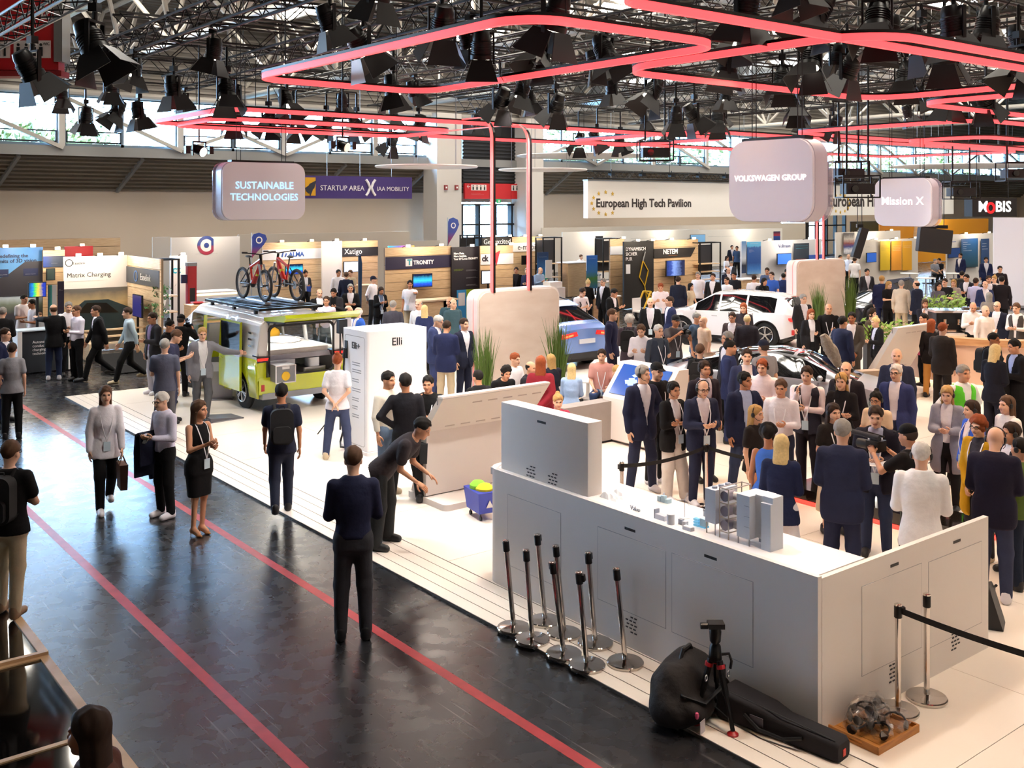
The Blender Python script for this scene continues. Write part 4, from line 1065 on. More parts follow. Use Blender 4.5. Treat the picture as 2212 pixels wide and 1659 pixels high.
def person(loc, rz, h, pz, sex, skin, hair, top, legs, shoe, lab, extras='', group=None):
 """hair 'kind:colour'; top 'kind:colour[:shirt]'; legs 'kind:colour'; shoe colour; extras letters"""
 p = pose(pz, sex); NP[0] += 1
 t = thing('person', lab, 'person', loc, rz, group); t.scale = (h / 1.75,) * 3
 sk = SKIN[skin]
 hk, hc = hair.split(':'); hm = mat(HAIRC.get(hc, hc),.75, noise=.3, nscale=40, spec=.25)
 inst(body_mesh(pz, sex), 'body', t, [sk, mat('2a211d', .3), mat('b0645a', .5)])
 tp = top.split(':')
 if tp[0] in ('jacket', 'open', 'coat', 'vest'):
  kind = 'shirt' if tp[0] == 'vest' or len(tp) > 3 else 'front'
  inst(garment(kind, pz, sex), 'shirt', t, [cloth(tp[2])])
  inst(garment(tp[0], pz, sex), {'open': 'jacket'}.get(tp[0], tp[0]), t, [cloth(tp[1])])
 else: inst(garment(tp[0], pz, sex), {'tee': 'tee_shirt', 'untucked': 'shirt', 'dress': 'dress'}.get(tp[0], 'shirt'), t, [cloth(tp[1])])
 if legs:
  lk, lc = legs.split(':'); inst(garment(lk, pz, sex), {'loose': 'trousers'}.get(lk, lk), t, [cloth(lc)])
 for me in shoe_mesh(pz, sex, 'h' in extras): inst(me, 'shoe', t, [mat(shoe, .5)])
 if hk != 'bald':
  o = inst(hair_mesh(hk), 'cap' if hk == 'cap' else 'hair', t, [hm if hk != 'cap' else cloth(hc)]); o.matrix_local = p.HM
  if hk == 'cap':
   o = inst(hair_mesh('brow'), 'hair', t, [mat(HAIRC['d'], .6)]); o.matrix_local = p.HM
 TM = Matrix(np.block([[p.R, (p.org + p.up * .50)[:, None]], [np.zeros((1,3)), np.ones((1,1))]]).tolist())
 if tp[0] in ('shirt', 'untucked', 'jacket', 'open', 'vest'):
  o = inst(COLLAR, 'collar', t, [cloth(tp[2] if len(tp) > 2 else tp[1])]); o.matrix_local = TM
 if 'l' in extras:
  o = inst(LANYARD, 'lanyard', t, [mat('e8e6ea', .6)]); o.matrix_local = TM
  b = inst(BADGE, 'badge', o, [mat('cfe3ef', .4)])
  if tp[0] in ('jacket', 'open', 'coat', 'vest'): o.scale = (1,1.16,1)
 if 's' in extras: o = inst(HEADSET, 'headset', t); o.matrix_local = p.HM
 if 'g' in extras: o = inst(GLASSES, 'glasses', t); o.matrix_local = p.HM
 return t, p, TM
def backpack(t, p, TM, col, lab, strap=None):
 """worn on the back of a person, a thing of its own"""
 h = t.scale[0]
 W = Matrix.Translation(t.location) @ Matrix.Rotation(t.rotation_euler.z, 4, 'Z') @ Matrix.Scale(h, 4)
 b = thing('backpack', lab, 'backpack'); b.matrix_world = W @ TM @ Matrix.Translation((0,.125,-.08))
 m = mat(col, .8, noise=.2, nscale=12)
 inst(BP_BODY, 'bag_body', b, [m]); inst(BP_POCKET, 'pocket', b, [m]); inst(BP_STRAP, 'strap', b, [m]); inst(BP_LOOP, 'grab_handle', b, [m])
 return b
def hand_point(t, p, side):
 W = Matrix.Translation(t.location) @ Matrix.Rotation(t.rotation_euler.z, 4, 'Z') @ Matrix.Scale(t.scale[0], 4)
 q = p.wr[side] + p.hd[side][0] * .09
 return W @ Vector(q), t.rotation_euler.z
PHONE = MB().prism(rrect(-.038,.038,-.08,.08,.012,3),-.005,.005, 'y').mesh('phone_case', mat('15161a', .2))
PHSCR = MB().prism(rrect(-.034,.034,-.075,.075,.010,3),.005,.007, 'y').mesh('phone_screen', mat('5c7f9e', .1, emit=.3))
def phone(t, p, side, lab):
 q, rz = hand_point(t, p, side)
 o = thing('phone', lab, 'phone', q, rz)
 inst(PHONE, 'case', o, rot=(-.7,0,0)); inst(PHSCR, 'screen', o, rot=(-.7,0,0))
 return o
CC = dict(n='1f2644', k='17171b', g='6b6d75', w='eeeaf0', b='c9b79a', l='a9bfdc', j='35486e', p='d9a9a0', t='2f5a66', d='3a3a42', r='b5162a', m='4a3f3c', y='c99a1e', u='3a6ad0', e='5c6b3a', v='2b3358', s='9aa0ac', x='e7d3c4')
def cexp(q):
 a = q.split(':'); return ':'.join([a[0]] + [CC.get(c, c) for c in a[1:]])
PEOPLE = {}
def P(row):
 """crown pixel, height, facing, pose ... | label"""
 spec, lab = [q.strip() for q in row.split('|')]
 px, hy, h, face, pz, sex, skin, hair, top, legs, shoe, *ex = spec.split()
 px, hy, h, face = float(px), float(hy), float(h), float(face); ex = ex[0] if ex else ''
 p = pose(pz, sex); sc = h / 1.75
 crown = (p.HP[2] + .118) * sc
 r = ray(px, hy); t = (crown - CH) / r.z
 v = Vector((r.x, r.y, 0)).normalized(); rt = Vector((v.y, -v.x, 0)); a = math.radians(face); d = -v * math.cos(a) + rt * math.sin(a)
 rz = math.atan2(d.x, -d.y); off = Matrix.Rotation(rz, 3, 'Z') @ Vector((p.HP[0], p.HP[1] + .01,0)) * sc
 hair = hair if hair.startswith('cap') is False else cexp(hair)
 gx, gy = r.x * t - off.x, r.y * t - off.y
 gz = .085 if gx < 2.5 and gy > 6.5 and gy < 11.6 else (-.03 if gx < 6.15 or gy > 23.75 else 0)
 o = person((gx, gy, gz), rz, h, pz, sex, int(skin), hair, cexp(top), None if legs == '-' else cexp(legs), CC.get(shoe, shoe), lab, ex)
 if 'b' in ex: backpack(*o, '18181b', 'dark backpack worn by the ' + lab.split(' ', 0)[0][:200].replace('person', 'person', 1) if len(lab.split()) < 11 else 'dark backpack worn by the ' + ' '.join(lab.split()[:10]))
 if 'p' in ex: phone(o[0], o[1], 1, 'phone held by the ' + ' '.join(lab.split()[:12]))
 return o
# ================================================================== the stand's furniture
PANELW = mat('eee7e1', .4); SEAM = mat('b3aeae', .6); WHT = mat('f3f1f1', .35)
def seam_rect(t, plane, c, a0, a1, z0, z1, name='hatch_panel'):
 """an access hatch: a thin raised panel with a shadow gap around it, on a plane X=c or Y=c facing the camera"""
 g = .006
 if plane == 'x':
  MB().box(c - .0015, c + .01, a0 - g, a1 + g, z0 - g, z1 + g).build('hatch_gap', SEAM, t, ang=None)
  return MB().box(c - .003, c + .01, a0, a1, z0, z1).build(name, PANELW, t, ang=None)
 MB().box(a0 - g, a1 + g, c - .0015, c + .01, z0 - g, z1 + g).build('hatch_gap', SEAM, t, ang=None)
 return MB().box(a0, a1, c - .003, c + .01, z0, z1).build(name, PANELW, t, ang=None)
def slot(t, plane, p, w=.14):
 m = MB()
 if plane == 'x': m.box(p.x - .004, p.x + .01, p.y - w / 2, p.y + w / 2, p.z - .012, p.z + .012)
 else: m.box(p.x - w / 2, p.x + w / 2, p.y - .004, p.y + .01, p.z - .012, p.z + .012)
 m.build('finger_slot', BLACK, t, ang=None)
def vent(t, plane, p):
 m = MB()
 for r in range(5):
  for q in range(3):
   if r in (0,4) and q == 2: continue
   a, z = (q - 1) * .05 + (r % 2) * .015,(2 - r) * .035
   if plane == 'x': m.box(p.x - .004, p.x + .01, p.y + a - .016, p.y + a + .016, p.z + z - .006, p.z + z + .006)
   else: m.box(p.x + a - .016, p.x + a + .016, p.y - .004, p.y + .01, p.z + z - .006, p.z + z + .006)
 m.build('vent_holes', DARKGREY, t, ang=None)
CT = 1.26
ct = thing('model_counter', 'long white display counter with hatch panels and glowing white top', 'counter', (0,0,0))
# plan outline of the walls, rounded at the far end
arc = [(7.12 - .22 * math.cos(a),9.08 + .22 * math.sin(a)) for a in [PI / 2 * k / 6 for k in range(7)]]
out = [(6.9,4.9)] + arc + [(7.6,9.30),(7.6,9.25)] + [(x + (.05 if k < 6 else .02), y - .05) for k, (x, y) in list(enumerate(arc))[::-1]] + [(6.95,4.9)]
MB().prism(out, 0, CT).build('front_wall', PANELW, ct)
MB().box(6.955,9.57,4.9,4.95,0, CT - .02).build('return_wall', PANELW, ct, ang=None)
MB().box(6.95,7.62,4.952,9.25, CT - .09, CT - .012).build('tabletop', WHT, ct, ang=None)
MB().box(7.45,7.55,4.96,9.2,0, CT - .09).build('rear_panel', PANELW, ct, ang=None)
for px0, px1, zt_, zb_ in ((1097,1211,(1097,1068),(1211,1270)),(1292,1438,(1292,1138),(1438,1357)),(1452,1626,(1452,1195),(1626,1441))):
 a, b = onX(px0,1200,6.9), onX(px1,1200,6.9); z1, z0 = onX(*zt_, 6.9).z, onX(*zb_, 6.9).z
 seam_rect(ct, 'x', 6.9, b.y, a.y, z0, z1)
for px, py in ((1361,1144),(1535,1204)): slot(ct, 'x', onX(px, py, 6.9))
vent(ct, 'x', onX(1365,1350,6.9))
for px0, px1, zt_, zb_ in ((1862,1990,(1862,1268),(1862,1460)),(2006,2120,(2006,1215),(2006,1400))):
 a, b = onY(px0,1300,4.9), onY(px1,1300,4.9); seam_rect(ct, 'y', 4.9, a.x, b.x, onY(*zb_, 4.9).z, onY(*zt_, 4.9).z)
for px, py in ((1932,1220),(2067,1169)): slot(ct, 'y', onY(px, py, 4.9),.12)
vent(ct, 'y', onY(2063,1384,4.9)); vent(ct, 'y', onY(1930,1452,4.9))
tb = thing('tall_screen_block', 'tall white screen block rising behind the model counter', 'partition', (0,0,0))
MB().box(7.62,7.84,7.69,9.13,0,1.99).build('body', PANELW, tb, ang=None) if False else None
MB().prism(rrect(7.0,7.2,7.69,9.13,.015,2), CT - .01,1.99).build('body', PANELW, tb)
slot(tb, 'x', onX(1170,912,7.0)); vent(tb, 'x', onX(1148,1022,7.0)); vent(tb, 'x', onX(1195,1038,7.0))
# ---- models on the counter top
TZ = CT - .012
MODEL = mat('cfd6e2', .5); MODELD = mat('9aa3b4', .5); MODELB = mat('bfe2f4', .4)
mm = thing('machine_model', 'large grey scale model of a factory line with pipe tunnels and tall slabs', 'model', (7.08,6.22, TZ),-PI / 2)
# local x runs along the counter towards the corner, local y away from the camera
MB().box(.0,.12,.0,.30,.10,.40).build('oven_block', MODEL, mm, ang=None)
for x, y in ((.01,.01),(.11,.01),(.01,.29),(.11,.29)): MB().bar((x, y, 0),(x, y, .1),.008).build('leg', STEEL, mm)
for k in range(3): MB().cyl((.06,.06 + .09 * k, .4),(.06,.06 + .09 * k, .418),.025, n=12).build('vent_cap', MODELD, mm)
m = MB()
for x in (.17,.27):
 for y in (.0,.30): m.bar((x, y, 0),(x, y, .44),.008)
for z in (.06,.18,.31,.44):
 for y in (.0,.30): m.bar((.17, y, z),(.27, y, z),.008)
 for x in (.17,.27): m.bar((x, .0, z),(x, .30, z),.008)
m.build('rack_frame', mat('c9c2ba', .35,.8), mm, ang=None)
for z in (.115,.24,.37):
 MB().tube([(.22,.005, z),(.22,.13, z)], .047,14).build('drum', mat('8f8794', .4), mm)
 MB().tube([(.22,.10, z),(.30,.10, z),(.40,.06, z)], [.035,.038,.038], 12).build('pipe', WHT, mm)
MB().box(.36,.50,.0,.26,.06,.43).build('cabinet_block', MODEL, mm, ang=None)
for x, y in ((.37,.01),(.49,.01),(.37,.25),(.49,.25)): MB().bar((x, y, 0),(x, y, .06),.008).build('leg', STEEL, mm)
for z in (.16,.25,.34): MB().box(.445,.50,-.003,.0, z, z + .006).build('seam', MODELD, mm)
MB().box(.50,.60,.08,.24,.07,.44).build('connector', mat('dde3ec', .5), mm, ang=None)
MB().box(.60,.70,.03,.20,.0,.40).build('tower_slab', MODEL, mm, ang=None); MB().box(.60,.70,.06,.20,.40,.45).build('tower_top', MODEL, mm, ang=None)
MB().box(.52,.60,.1,.22,.03,.06).build('conveyor', MODELD, mm, ang=None)
def small_model(px, py, lab, parts, rz=-PI / 2):
 p = at(px, py, TZ); t = thing('small_building_model', lab, 'model', p, rz, 'small models on the counter')
 for nm, kind, a, m_ in parts:
  (MB().box(*a) if kind == 'b' else MB().cyl(*a)).build(nm, m_, t, ang=.6)
small_model(1432,1083, 'pale blue model of four small houses on the counter', [('house', 'b', (-.05,-.01,-.03,.03,0,.05), MODELB),('house', 'b', (0,.045,-.03,.01,0,.065), MODELB),('house', 'b', (.05,.09,-.03,.03,0,.04), MODELB),('chimney', 'b', (.0,.012,.0,.012,.06,.085), MODEL)])
small_model(1430,1122, 'grey model of a hall with an end wall', [('hall', 'b', (-.06,.06,-.03,.03,0,.045), MODEL),('end_wall', 'b', (-.075,-.06,-.03,.03,0,.085), MODELD)])
small_model(1449,1132, 'grey cylinder tank model beside the hall model', [('tank', 'c', ((0,0,0),(0,0,.09),.036), MODEL),('tank_lid', 'c', ((0,0,.09),(0,0,.094),.033), WHT)])
small_model(1476,1134, 'two small grey cubes of the counter model', [('cube', 'b', (-.045,-.005,-.02,.02,0,.05), MODELD),('cube', 'b', (.0,.045,-.02,.02,0,.04), MODEL)])
small_model(1487,1145, 'low grey box model before the two cubes', [('box', 'b', (-.05,.05,-.025,.025,0,.03), MODEL),('roof', 'b', (-.045,.045,-.02,.02,.03,.034), WHT)])
CY = mat('7fd0f4', .2, emit=.2)
small_model(1506,1136, 'cyan glass cell stack model', [('cell', 'b', (-.03,.03,-.02,.02,0,.018), CY),('cell', 'b', (-.03,.03,-.02,.02,.026,.044), CY),('cell', 'b', (-.03,.03,-.02,.02,.052,.07), CY)])
small_model(1521,1139, 'pale blue glass block model next to the cell stack', [('block', 'b', (-.03,.03,-.025,.025,0,.08), MODELB),('base', 'b', (-.034,.034,-.03,.03,0,.012), CY)])
small_model(1534,1116, 'grey ramp block model beside the factory line', [('block', 'b', (-.05,.05,-.04,.04,0,.05), MODEL),('rail', 'b', (-.05,.05,-.045,-.04,.05,.07), MODELD)])
wt = thing('wind_turbine_model', 'tiny wind turbine model on a thin pole', 'model', at(1479,1118, TZ),-YAW)
MB().cyl((0,0,0),(0,0,.17),.003, n=6).build('pole', MODELD, wt)
for k in range(3): MB().bar((0,-.006,.17),(.07 * math.sin(k * 2.094 + .4),-.006,.17 + .07 * math.cos(k * 2.094 + .4)),.006,.003).build('blade', MODEL, wt)
MB().cyl((0,0,0),(0,0,.004),.05, n=16).build('base', WHT, wt)
lt = thing('letter_model', 'row of tiny grey standing letters on the counter', 'model', at(1372,1103, TZ),-PI / 2)
txt('Valvo', .13, MODELD, lt, (-.065,0,.0), h=.05, ext=.006)
hm_ = thing('terrain_model', 'white folded terrain model beside the tall block', 'model', (7.1,7.35, TZ))
m = MB(); n = 9
random.seed(3); V = [(.25 * i / (n - 1),.30 * j / (n - 1),.0 if i in (0, n - 1) or j in (0, n - 1) else random.uniform(.0,.09) * (j / n)) for j in range(n) for i in range(n)]
m.add(V, [(j * n + i, j * n + i + 1,(j + 1) * n + i + 1,(j + 1) * n + i) for j in range(n - 1) for i in range(n - 1)]); m.build('relief', mat('e8edf5', .5), hm_, ang=None)
# ---- crowd-control posts
P_BASE = MB().lathe([(.165,0),(.168,.006),(.168,.022),(.16,.03),(.05,.034),(.03,.045)], n=36).mesh('base', CHROME)
P_POLE = MB().cyl((0,0,.03),(0,0,.80),.024, n=16).mesh('pole', CHROME)
P_HEAD = MB().lathe([(.028,.78),(.033,.785),(.033,.875),(.030,.88)], n=16).mesh('head', BLACKM)
P_CAP = MB().lathe([(.031,.88),(.031,.892),(.02,.897)], n=16).mesh('cap', CHROME)
P_CLIP = MB().box(-.055,-.03,-.018,.018,.81,.87).mesh('belt_clip', BLACK)
def post(p, lean, az, clip, lab, group):
 t = thing('barrier_post', lab, 'post', p, 0, group)
 inst(P_BASE, 'base', t)
 r = (lean[1], lean[0], 0)
 po = inst(P_POLE, 'pole', t, rot=r); h = inst(P_HEAD, 'head', t, rot=r); inst(P_CAP, 'cap', h); inst(P_CLIP, 'belt_clip', h, rot=(0,0, az))
 return t
G8 = 'chrome posts parked in front of the counter'
for bx, by, tx, ty, lab in ((1110,1353,1092,1166, 'chrome barrier post standing farthest along the counter, at the group end'),(1178,1338,1160,1153, 'chrome barrier post closest to the counter wall in the parked group'),(1150,1379,1136,1187, 'chrome barrier post at the plank edge, second from the group end'),
  (1219,1365,1200,1177, 'chrome barrier post whose pole hides behind another pole'),(1218,1409,1193,1212, 'chrome barrier post whose pole crosses in front of another pole'),(1286,1386,1270,1192, 'chrome barrier post by the wall in the parked group, with a side clip'),
  (1268,1434,1250,1234, 'chrome barrier post standing partly over the black floor'),(1351,1428,1331,1226, 'chrome barrier post standing alone beside the camera bag')):
 p = at(bx, by + 6,.0); d = at(tx, ty, .89); v = d - p
 post(p, (v.x / .89,-v.y / .89), random.uniform(1.5,4.5),1, lab, G8)
p1 = at(1940,1538); p2 = at(2002,1510)
post(p1,(0,0),2.5,1, 'chrome barrier post holding the black belt beside the wooden tray', 'posts by the return wall'); post(p2,(0,0),3.6,1, 'chrome barrier post without belt against the return wall', 'posts by the return wall')
p3 = at(1343,1130); p4 = at(1526,1100 + 0)
p3 = Vector((9.05,10.15,0)); p3 = onD(1343,1100,13.2); p3.z = 0; p4 = at(1526,1098); p4.z = 0
post(p3,(0,0),0,1, 'chrome barrier post behind the tall white block', 'posts before the crowd'); post(p4,(0,0),0,1, 'chrome barrier post before the seated model, among the crowd', 'posts before the crowd')
def belt(a, b, lab, sag=.06):
 t = thing('barrier_belt', lab, 'belt', a)
 d = Vector(b) - Vector(a); m = MB(); n = 10
 pts = [Vector((d.x * k / n, d.y * k / n, .845 - sag * 4 * (k / n) * (1 - k / n))) for k in range(n + 1)]
 for p, q in zip(pts, pts[1:]): m.bar(p, q, .003,.05)
 m.build('webbing', mat('17171a', .8), t, ang=None); MB().box(-.02,.02,-.02,.02,.82,.87).build('end_clip', BLACK, t)
e = at(2212,1409,.845); e = Vector((e.x, e.y, 0)) + (Vector((e.x, e.y, 0)) - p1) * .25
belt(p1, e, 'black belt stretched from the chrome post past the wooden tray', .02); belt(p3, p4, 'black belt between the two posts before the crowd'); e2 = onD(1720,940,13.4); belt(p4,(e2.x, e2.y, 0), 'black belt running on from the post among the crowd')
# ---- slanted white consoles, screens on the far side
def console(x0, x1, yt, yc, zc, lab, ztop=1.53, base=.5):
 t = thing('slanted_console', lab, 'console', (0,0,0),0, 'slanted white consoles')
 th = .12
 MB().prism([(yt, ztop),(yc, zc),(yc + th * 1.1, zc + .03),(yt + th, ztop + .0)], x0, x1, 'x').build('leaning_slab', mat('ece4dc', .4), t, ang=None)
 MB().prism([(yt - .0, ztop + .004),(yt + th, ztop + .004),(yt + th, ztop + .03),(yt, ztop + .03)], x0 - .01, x1 + .01, 'x').build('top_edge', mat('efe6de', .4), t, ang=None)
 MB().box(x0 - .012, x1 + .012, yt + th + .01, yt + th + .02, ztop - .1, ztop).build('screen_rim', GREY, t, ang=None)
 MB().prism([(yc, zc),(yc + .02,.1),(yc + .40,.1),(yc + th, zc + .02)], x0 + .02, x1 - .02, 'x').build('foot', mat('e9dfd8', .4), t, ang=None)
 MB().prism(rrect(x0 - .0, x1 + .1, yt - .05, yc + .5,.08,4),0,.085).build('plinth', mat('eae2dc', .4), t)
 for r, (zz, n0, n1) in enumerate(((ztop - .12,2,7),(zc + .06,1,6))):
  for k in range(n0, n1):
   xx = x0 + (k + .1) * (x1 - x0) / 7; f = (ztop - zz) / (ztop - zc); yy = yt + (yc - yt) * f
   MB().box(xx, xx + .16, yy - .004, yy + .02, zz - .012, zz + .012).build('vent_slot', mat('c9bdb6', .6), t, ang=None)
 return t
console(7.95,9.85,11.66,12.1,1.0, 'white leaning console whose back is being wiped by the worker')
console(20.0,21.5,12.2,12.8,.54, 'white leaning console beside the wooden bar')
ss = thing('small_console', 'small beige leaning reader panel before the console by the bar', 'console', at(1885,880),-.35)
MB().prism([(-.0,.75),(.16,.02),(.34,.02),(.25,.75)], -.25,.25, 'x').build('panel', mat('b49a82', .5), ss, ang=None); MB().box(-.3,.3,-.05,.45,0,.03).build('plinth', mat('e9dfd8', .5), ss)
# ---- screen kiosk
kk = thing('screen_kiosk', 'white kiosk with a tilted blue screen showing a car drawing', 'kiosk', (0,0,0))
prof = [(12.58,.06),(12.60,.78),(13.06,1.36),(13.30,1.36),(13.25,.06),(12.70,.0)]
MB().prism([(x, z) for x, z in prof], 12.05,13.45, 'y').build('body', mat('efe6de', .4), kk, ang=.3)
n = Vector((-.78,0,.62)); a0, a1 = Vector((12.645,0,.85)), Vector((13.02,0,1.325))
m = MB().hexa([a0 + Vector((0,12.16,0)) + n * .004, a0 + Vector((0,13.34,0)) + n * .004, a1 + Vector((0,13.34,0)) + n * .004, a1 + Vector((0,12.16,0)) + n * .004], [p + n * .008 for p in (a0 + Vector((0,12.16,0)), a0 + Vector((0,13.34,0)), a1 + Vector((0,13.34,0)), a1 + Vector((0,12.16,0)))])
m.build('display', mat('1f4a93', .15, emit=.45), kk, ang=None)
u, v = (a1 - a0), Vector((0,-1,0))
def onscr(f, g, off=.011): return a0 + u * f + Vector((0,13.34 - g * 1.18,0)) + n * off
m = MB()
for (f, g) in ((.32,.30),(.40,.36),(.44,.30),(.36,.24)): m.add([onscr(f, g), onscr(f + .12, g - .05), onscr(f + .16, g + .06), onscr(f + .04, g + .11)], [(0,1,2,3)])
m.add([onscr(.66,.28), onscr(.73,.34), onscr(.68,.42), onscr(.61,.36)], [(0,1,2,3)]); m.build('car_drawing', mat('8fa6d6', .3, emit=.6), kk, ang=None)
# ---- charging cabinet
ec = thing('charging_cabinet', 'tall white charging cabinet with black cable and short lettering', 'cabinet', (8.7,15.0,0))
MB().prism(rrect(0,1.2,0,.85,.05,4),.06,2.06).build('body', mat('f6f4f4', .3), ec)
MB().prism(rrect(-.03,1.3,-.06,.9,.06,4),0,.055).build('plinth', mat('dcd8dc', .4), ec)
txt('Elli', .19, BLACK, ec, (.47,-.004,1.80), h=.12)
R2 = (PI / 2,0,-PI / 2)
txt('Elli+', .26, DARKGREY, ec, (-.004,.52,1.74), R2, h=.12)
for k, (z, w) in enumerate(((1.50,.26),(1.38,.30),(1.22,.22),(1.06,.28),(.90,.22),(.76,.18),(.62,.22))):
 for q in range(2): MB().box(-.004,.01,.50 - w, .50, z - q * .04, z - q * .04 + .014).build('printed_line', GREY, ec)
ring(MB(), rrect(.08,.76,.12,1.96,.05), rrect(.09,.75,.13,1.95,.05),0,.004).build('front_groove', SEAM, ec, (-.002,.0,0),(PI / 2,0, PI / 2))
MB().box(-.02,.01,.66,.74,1.55,1.85).build('socket_plate', BLACK, ec, ang=None)
MB().tube([(-.04,.70,1.62),(-.06,.70,1.40),(-.04,.71,.80),(-.04,.72,.35),(-.10,.74,.12),(-.16,.62,.06),(-.06,.50,.05)], .018,8).build('cable', BLACK, ec)
MB().cyl((-.03,.70,1.72),(-.07,.70,1.55),.028,.02,10).build('plug', BLACK, ec)
# ---- pink partitions with rounded corners
PINKW = woodmat('washed_wood', 'd6c0b0', 'e2d0c2', .6,.6,1.6)
def partition(x0, x1, y, h, lab, r=.22, d=.42):
 t = thing('rounded_partition', lab, 'partition', (x0, y, 0),0, 'rounded pink partitions')
 w = x1 - x0
 def shape(a, b, top, rr): return [(a, 0.0)] + [(a + rr - rr * math.cos(q), top - rr + rr * math.sin(q)) for q in [PI / 2 * k / 6 for k in range(7)]] + [(b - rr + rr * math.sin(q), top - rr + rr * math.cos(q)) for q in [PI / 2 * k / 6 for k in range(7)]] + [(b, 0.0)]
 MB().prism(shape(.04, w - .04, h - .04, r),0,.03, 'y').build('front_panel', PINKW, t)
 MB().prism(shape(0, w, h, r),.03,.16, 'y').build('frame_shell', mat('efe4dd', .5), t)
 MB().prism(shape(.015, w - .015, h - .015, r),.16,.20, 'y').build('glowing_line', mat('ff7a76', .5, emit=1.1), t)
 MB().prism(shape(0, w, h, r),.20, d, 'y').build('rear_shell', mat('efe4dd', .5), t)
 return t
a, b = onY(1033,640, PANY), onY(1210,640, PANY)
partition(a.x, b.x, PANY, 2.36, 'rounded pink wood partition between the charging cabinet and the blue car')
a, b = onY(1722,570,20.4), onY(1827,570,20.4); partition(a.x, b.x, 20.4,2.36, 'rounded pink wood partition beside the white car')
for px, lab in ((1766, 'red ribbon dropping into the far pink partition, beside the big hanging sign'),(1780, 'red ribbon dropping into the far pink partition, nearer the small hanging sign')):
 q = onY(px, 440,20.5); ribbon(q.x, 22.2,20.5,2.3,5.9, lab)
# ---- tall grass planters
def grass(p, h, lab, n=170):
 t = thing('grass_planter', lab, 'plant', p, 0, 'tall grass planters')
 MB().prism(rrect(-.2,.2,-.14,.14,.03),0,.28).build('pot', mat('d8cdc6', .6), t)
 m = MB()
 for _ in range(n):
  x, y = random.uniform(-.15,.15), random.uniform(-.09,.09); hh = h * random.uniform(.6,1.0); bx, by = x * random.uniform(.6,2.2) + random.gauss(0,.06), y * 2 + random.gauss(0,.06); w = .011
  P = [Vector((x + (bx - x) * f * f, y + (by - y) * f * f, .26 + (hh - .26) * f)) for f in (0,.35,.7,1)]
  vs = []; a = random.uniform(0, PI)
  for k, q in enumerate(P): ww = w * (1,.95,.7,.1)[k]; vs += [q - Vector((math.cos(a), math.sin(a),0)) * ww, q + Vector((math.cos(a), math.sin(a),0)) * ww]
  m.add(vs, [(0,1,3,2),(2,3,5,4),(4,5,7,6)])
 b = m.build('blades', mat('5f7a34', .6, noise=.4, nscale=3), t, ang=None); b['kind'] = 'stuff'
random.seed(21)
for px, py, Y, h, lab in ((1046,790,16.6,1.75, 'tall grass planter before the partition, on its red edge side'),(1205,780,16.6,1.85, 'tall grass planter between the partition and the blue car'),(1768,660,19.6,1.75, 'tall grass planter before the far partition'),(1837,660,19.9,1.95, 'tall grass planter between the far partition and the open car')):
 p = onY(px, py, Y); grass((p.x, Y, 0), h, lab)
# ---- lounge
SOFA = mat('8d8582', .9, noise=.12, nscale=6)
def block(p, w, d, h, lab, back=None, rz=0):
 t = thing('lounge_sofa', lab, 'sofa', p, rz, 'grey lounge seats')
 MB().prism(rrect(-w / 2, w / 2,-d / 2, d / 2,.06),.04, h).build('cushion', SOFA, t); MB().box(-w / 2 + .06, w / 2 - .06,-d / 2 + .06, d / 2 - .06,0,.04).build('plinth', DARKGREY, t)
 if back: MB().prism(rrect(-w / 2, w / 2,-d / 2,-d / 2 + .3,.06), h, back).build('backrest', SOFA, t)
def gp(px, py): p = at(px, py); return (p.x, p.y, 0)
block(gp(1255,952),1.5,.8,.42, 'grey lounge seat with high back before the blonde woman in light blue', .72); block(gp(1318,905),1.0,.7,.42, 'grey lounge seat under the person in the pink polo'); block(gp(1140,890),1.6,.7,.44, 'grey lounge seat behind the red jacket')
lt_ = thing('lounge_table', 'low white lounge table among the seated people', 'table', gp(1270,862)); MB().lathe([(.38,.40),(.4,.41),(.4,.43),(.38,.44)], n=28).build('tabletop', WHT, lt_); MB().cyl((0,0,0),(0,0,.4),.04, n=12).build('leg', WHT, lt_); MB().lathe([(.22,0),(.22,.015),(.05,.03)], n=24).build('foot', WHT, lt_)
# ---- low black display plinth with a red glowing foot
pl = thing('display_plinth', 'low black display plinth with glowing red foot line', 'plinth', (12.1,6.4,0))
MB().box(.03,.72,.03,2.75,.05,.20).build('plinth_body', mat('1b1714', .12, coat=.6), pl, ang=None); MB().box(.0,.75,0,2.78,.012,.05).build('red_foot_line', mat('ff4438', .5, emit=1.2), pl, ang=None)
# ---- round wooden bar
c = onD(2125,440,25.4)
br = thing('wooden_bar', 'curved wooden bar counter with pale front and dark rim', 'bar', (c.x, c.y, 0),-YAW)
def arcp(r, n=26): return [(r * math.cos(a), r * math.sin(a)) for a in [math.radians(-200 + 220 * k / n) for k in range(n + 1)]]
def arc_prism(nm, r0, r1, z0, z1, m_):
 o, i = arcp(r1), arcp(r0); MB().prism(o + i[::-1], z0, z1).build(nm, m_, br)
BARW = woodmat('bar_wood', 'b98556', 'd3a679', .4,.8,6)
arc_prism('front', 2.22,2.3,.10,.98, mat('e6c3aa', .5)); arc_prism('rim', 2.05,2.38,.98,1.13, BARW); arc_prism('foot_light', 2.20,2.32,.02,.08, mat('ffe0b0', .5, emit=1.0)); arc_prism('shelf', 1.6,2.05,.86,.90, mat('f0e6da', .3))
c = onD(2068,440,26.3)
bk = thing('bar_back_counter', 'pale round back counter of the bar with coffee gear on it', 'counter', (c.x, c.y, 0),-YAW)
MB().lathe([(.64,0),(.64,.9),(.7,.9),(.7,.95),(.2,.95)], n=36).build('drum', mat('ead9c6', .4), bk)
cm = thing('coffee_machine', 'large black and chrome coffee machine on the bar', 'coffee machine', (c.x - .1 * RX, c.y - .1 * RY, .95),-YAW)
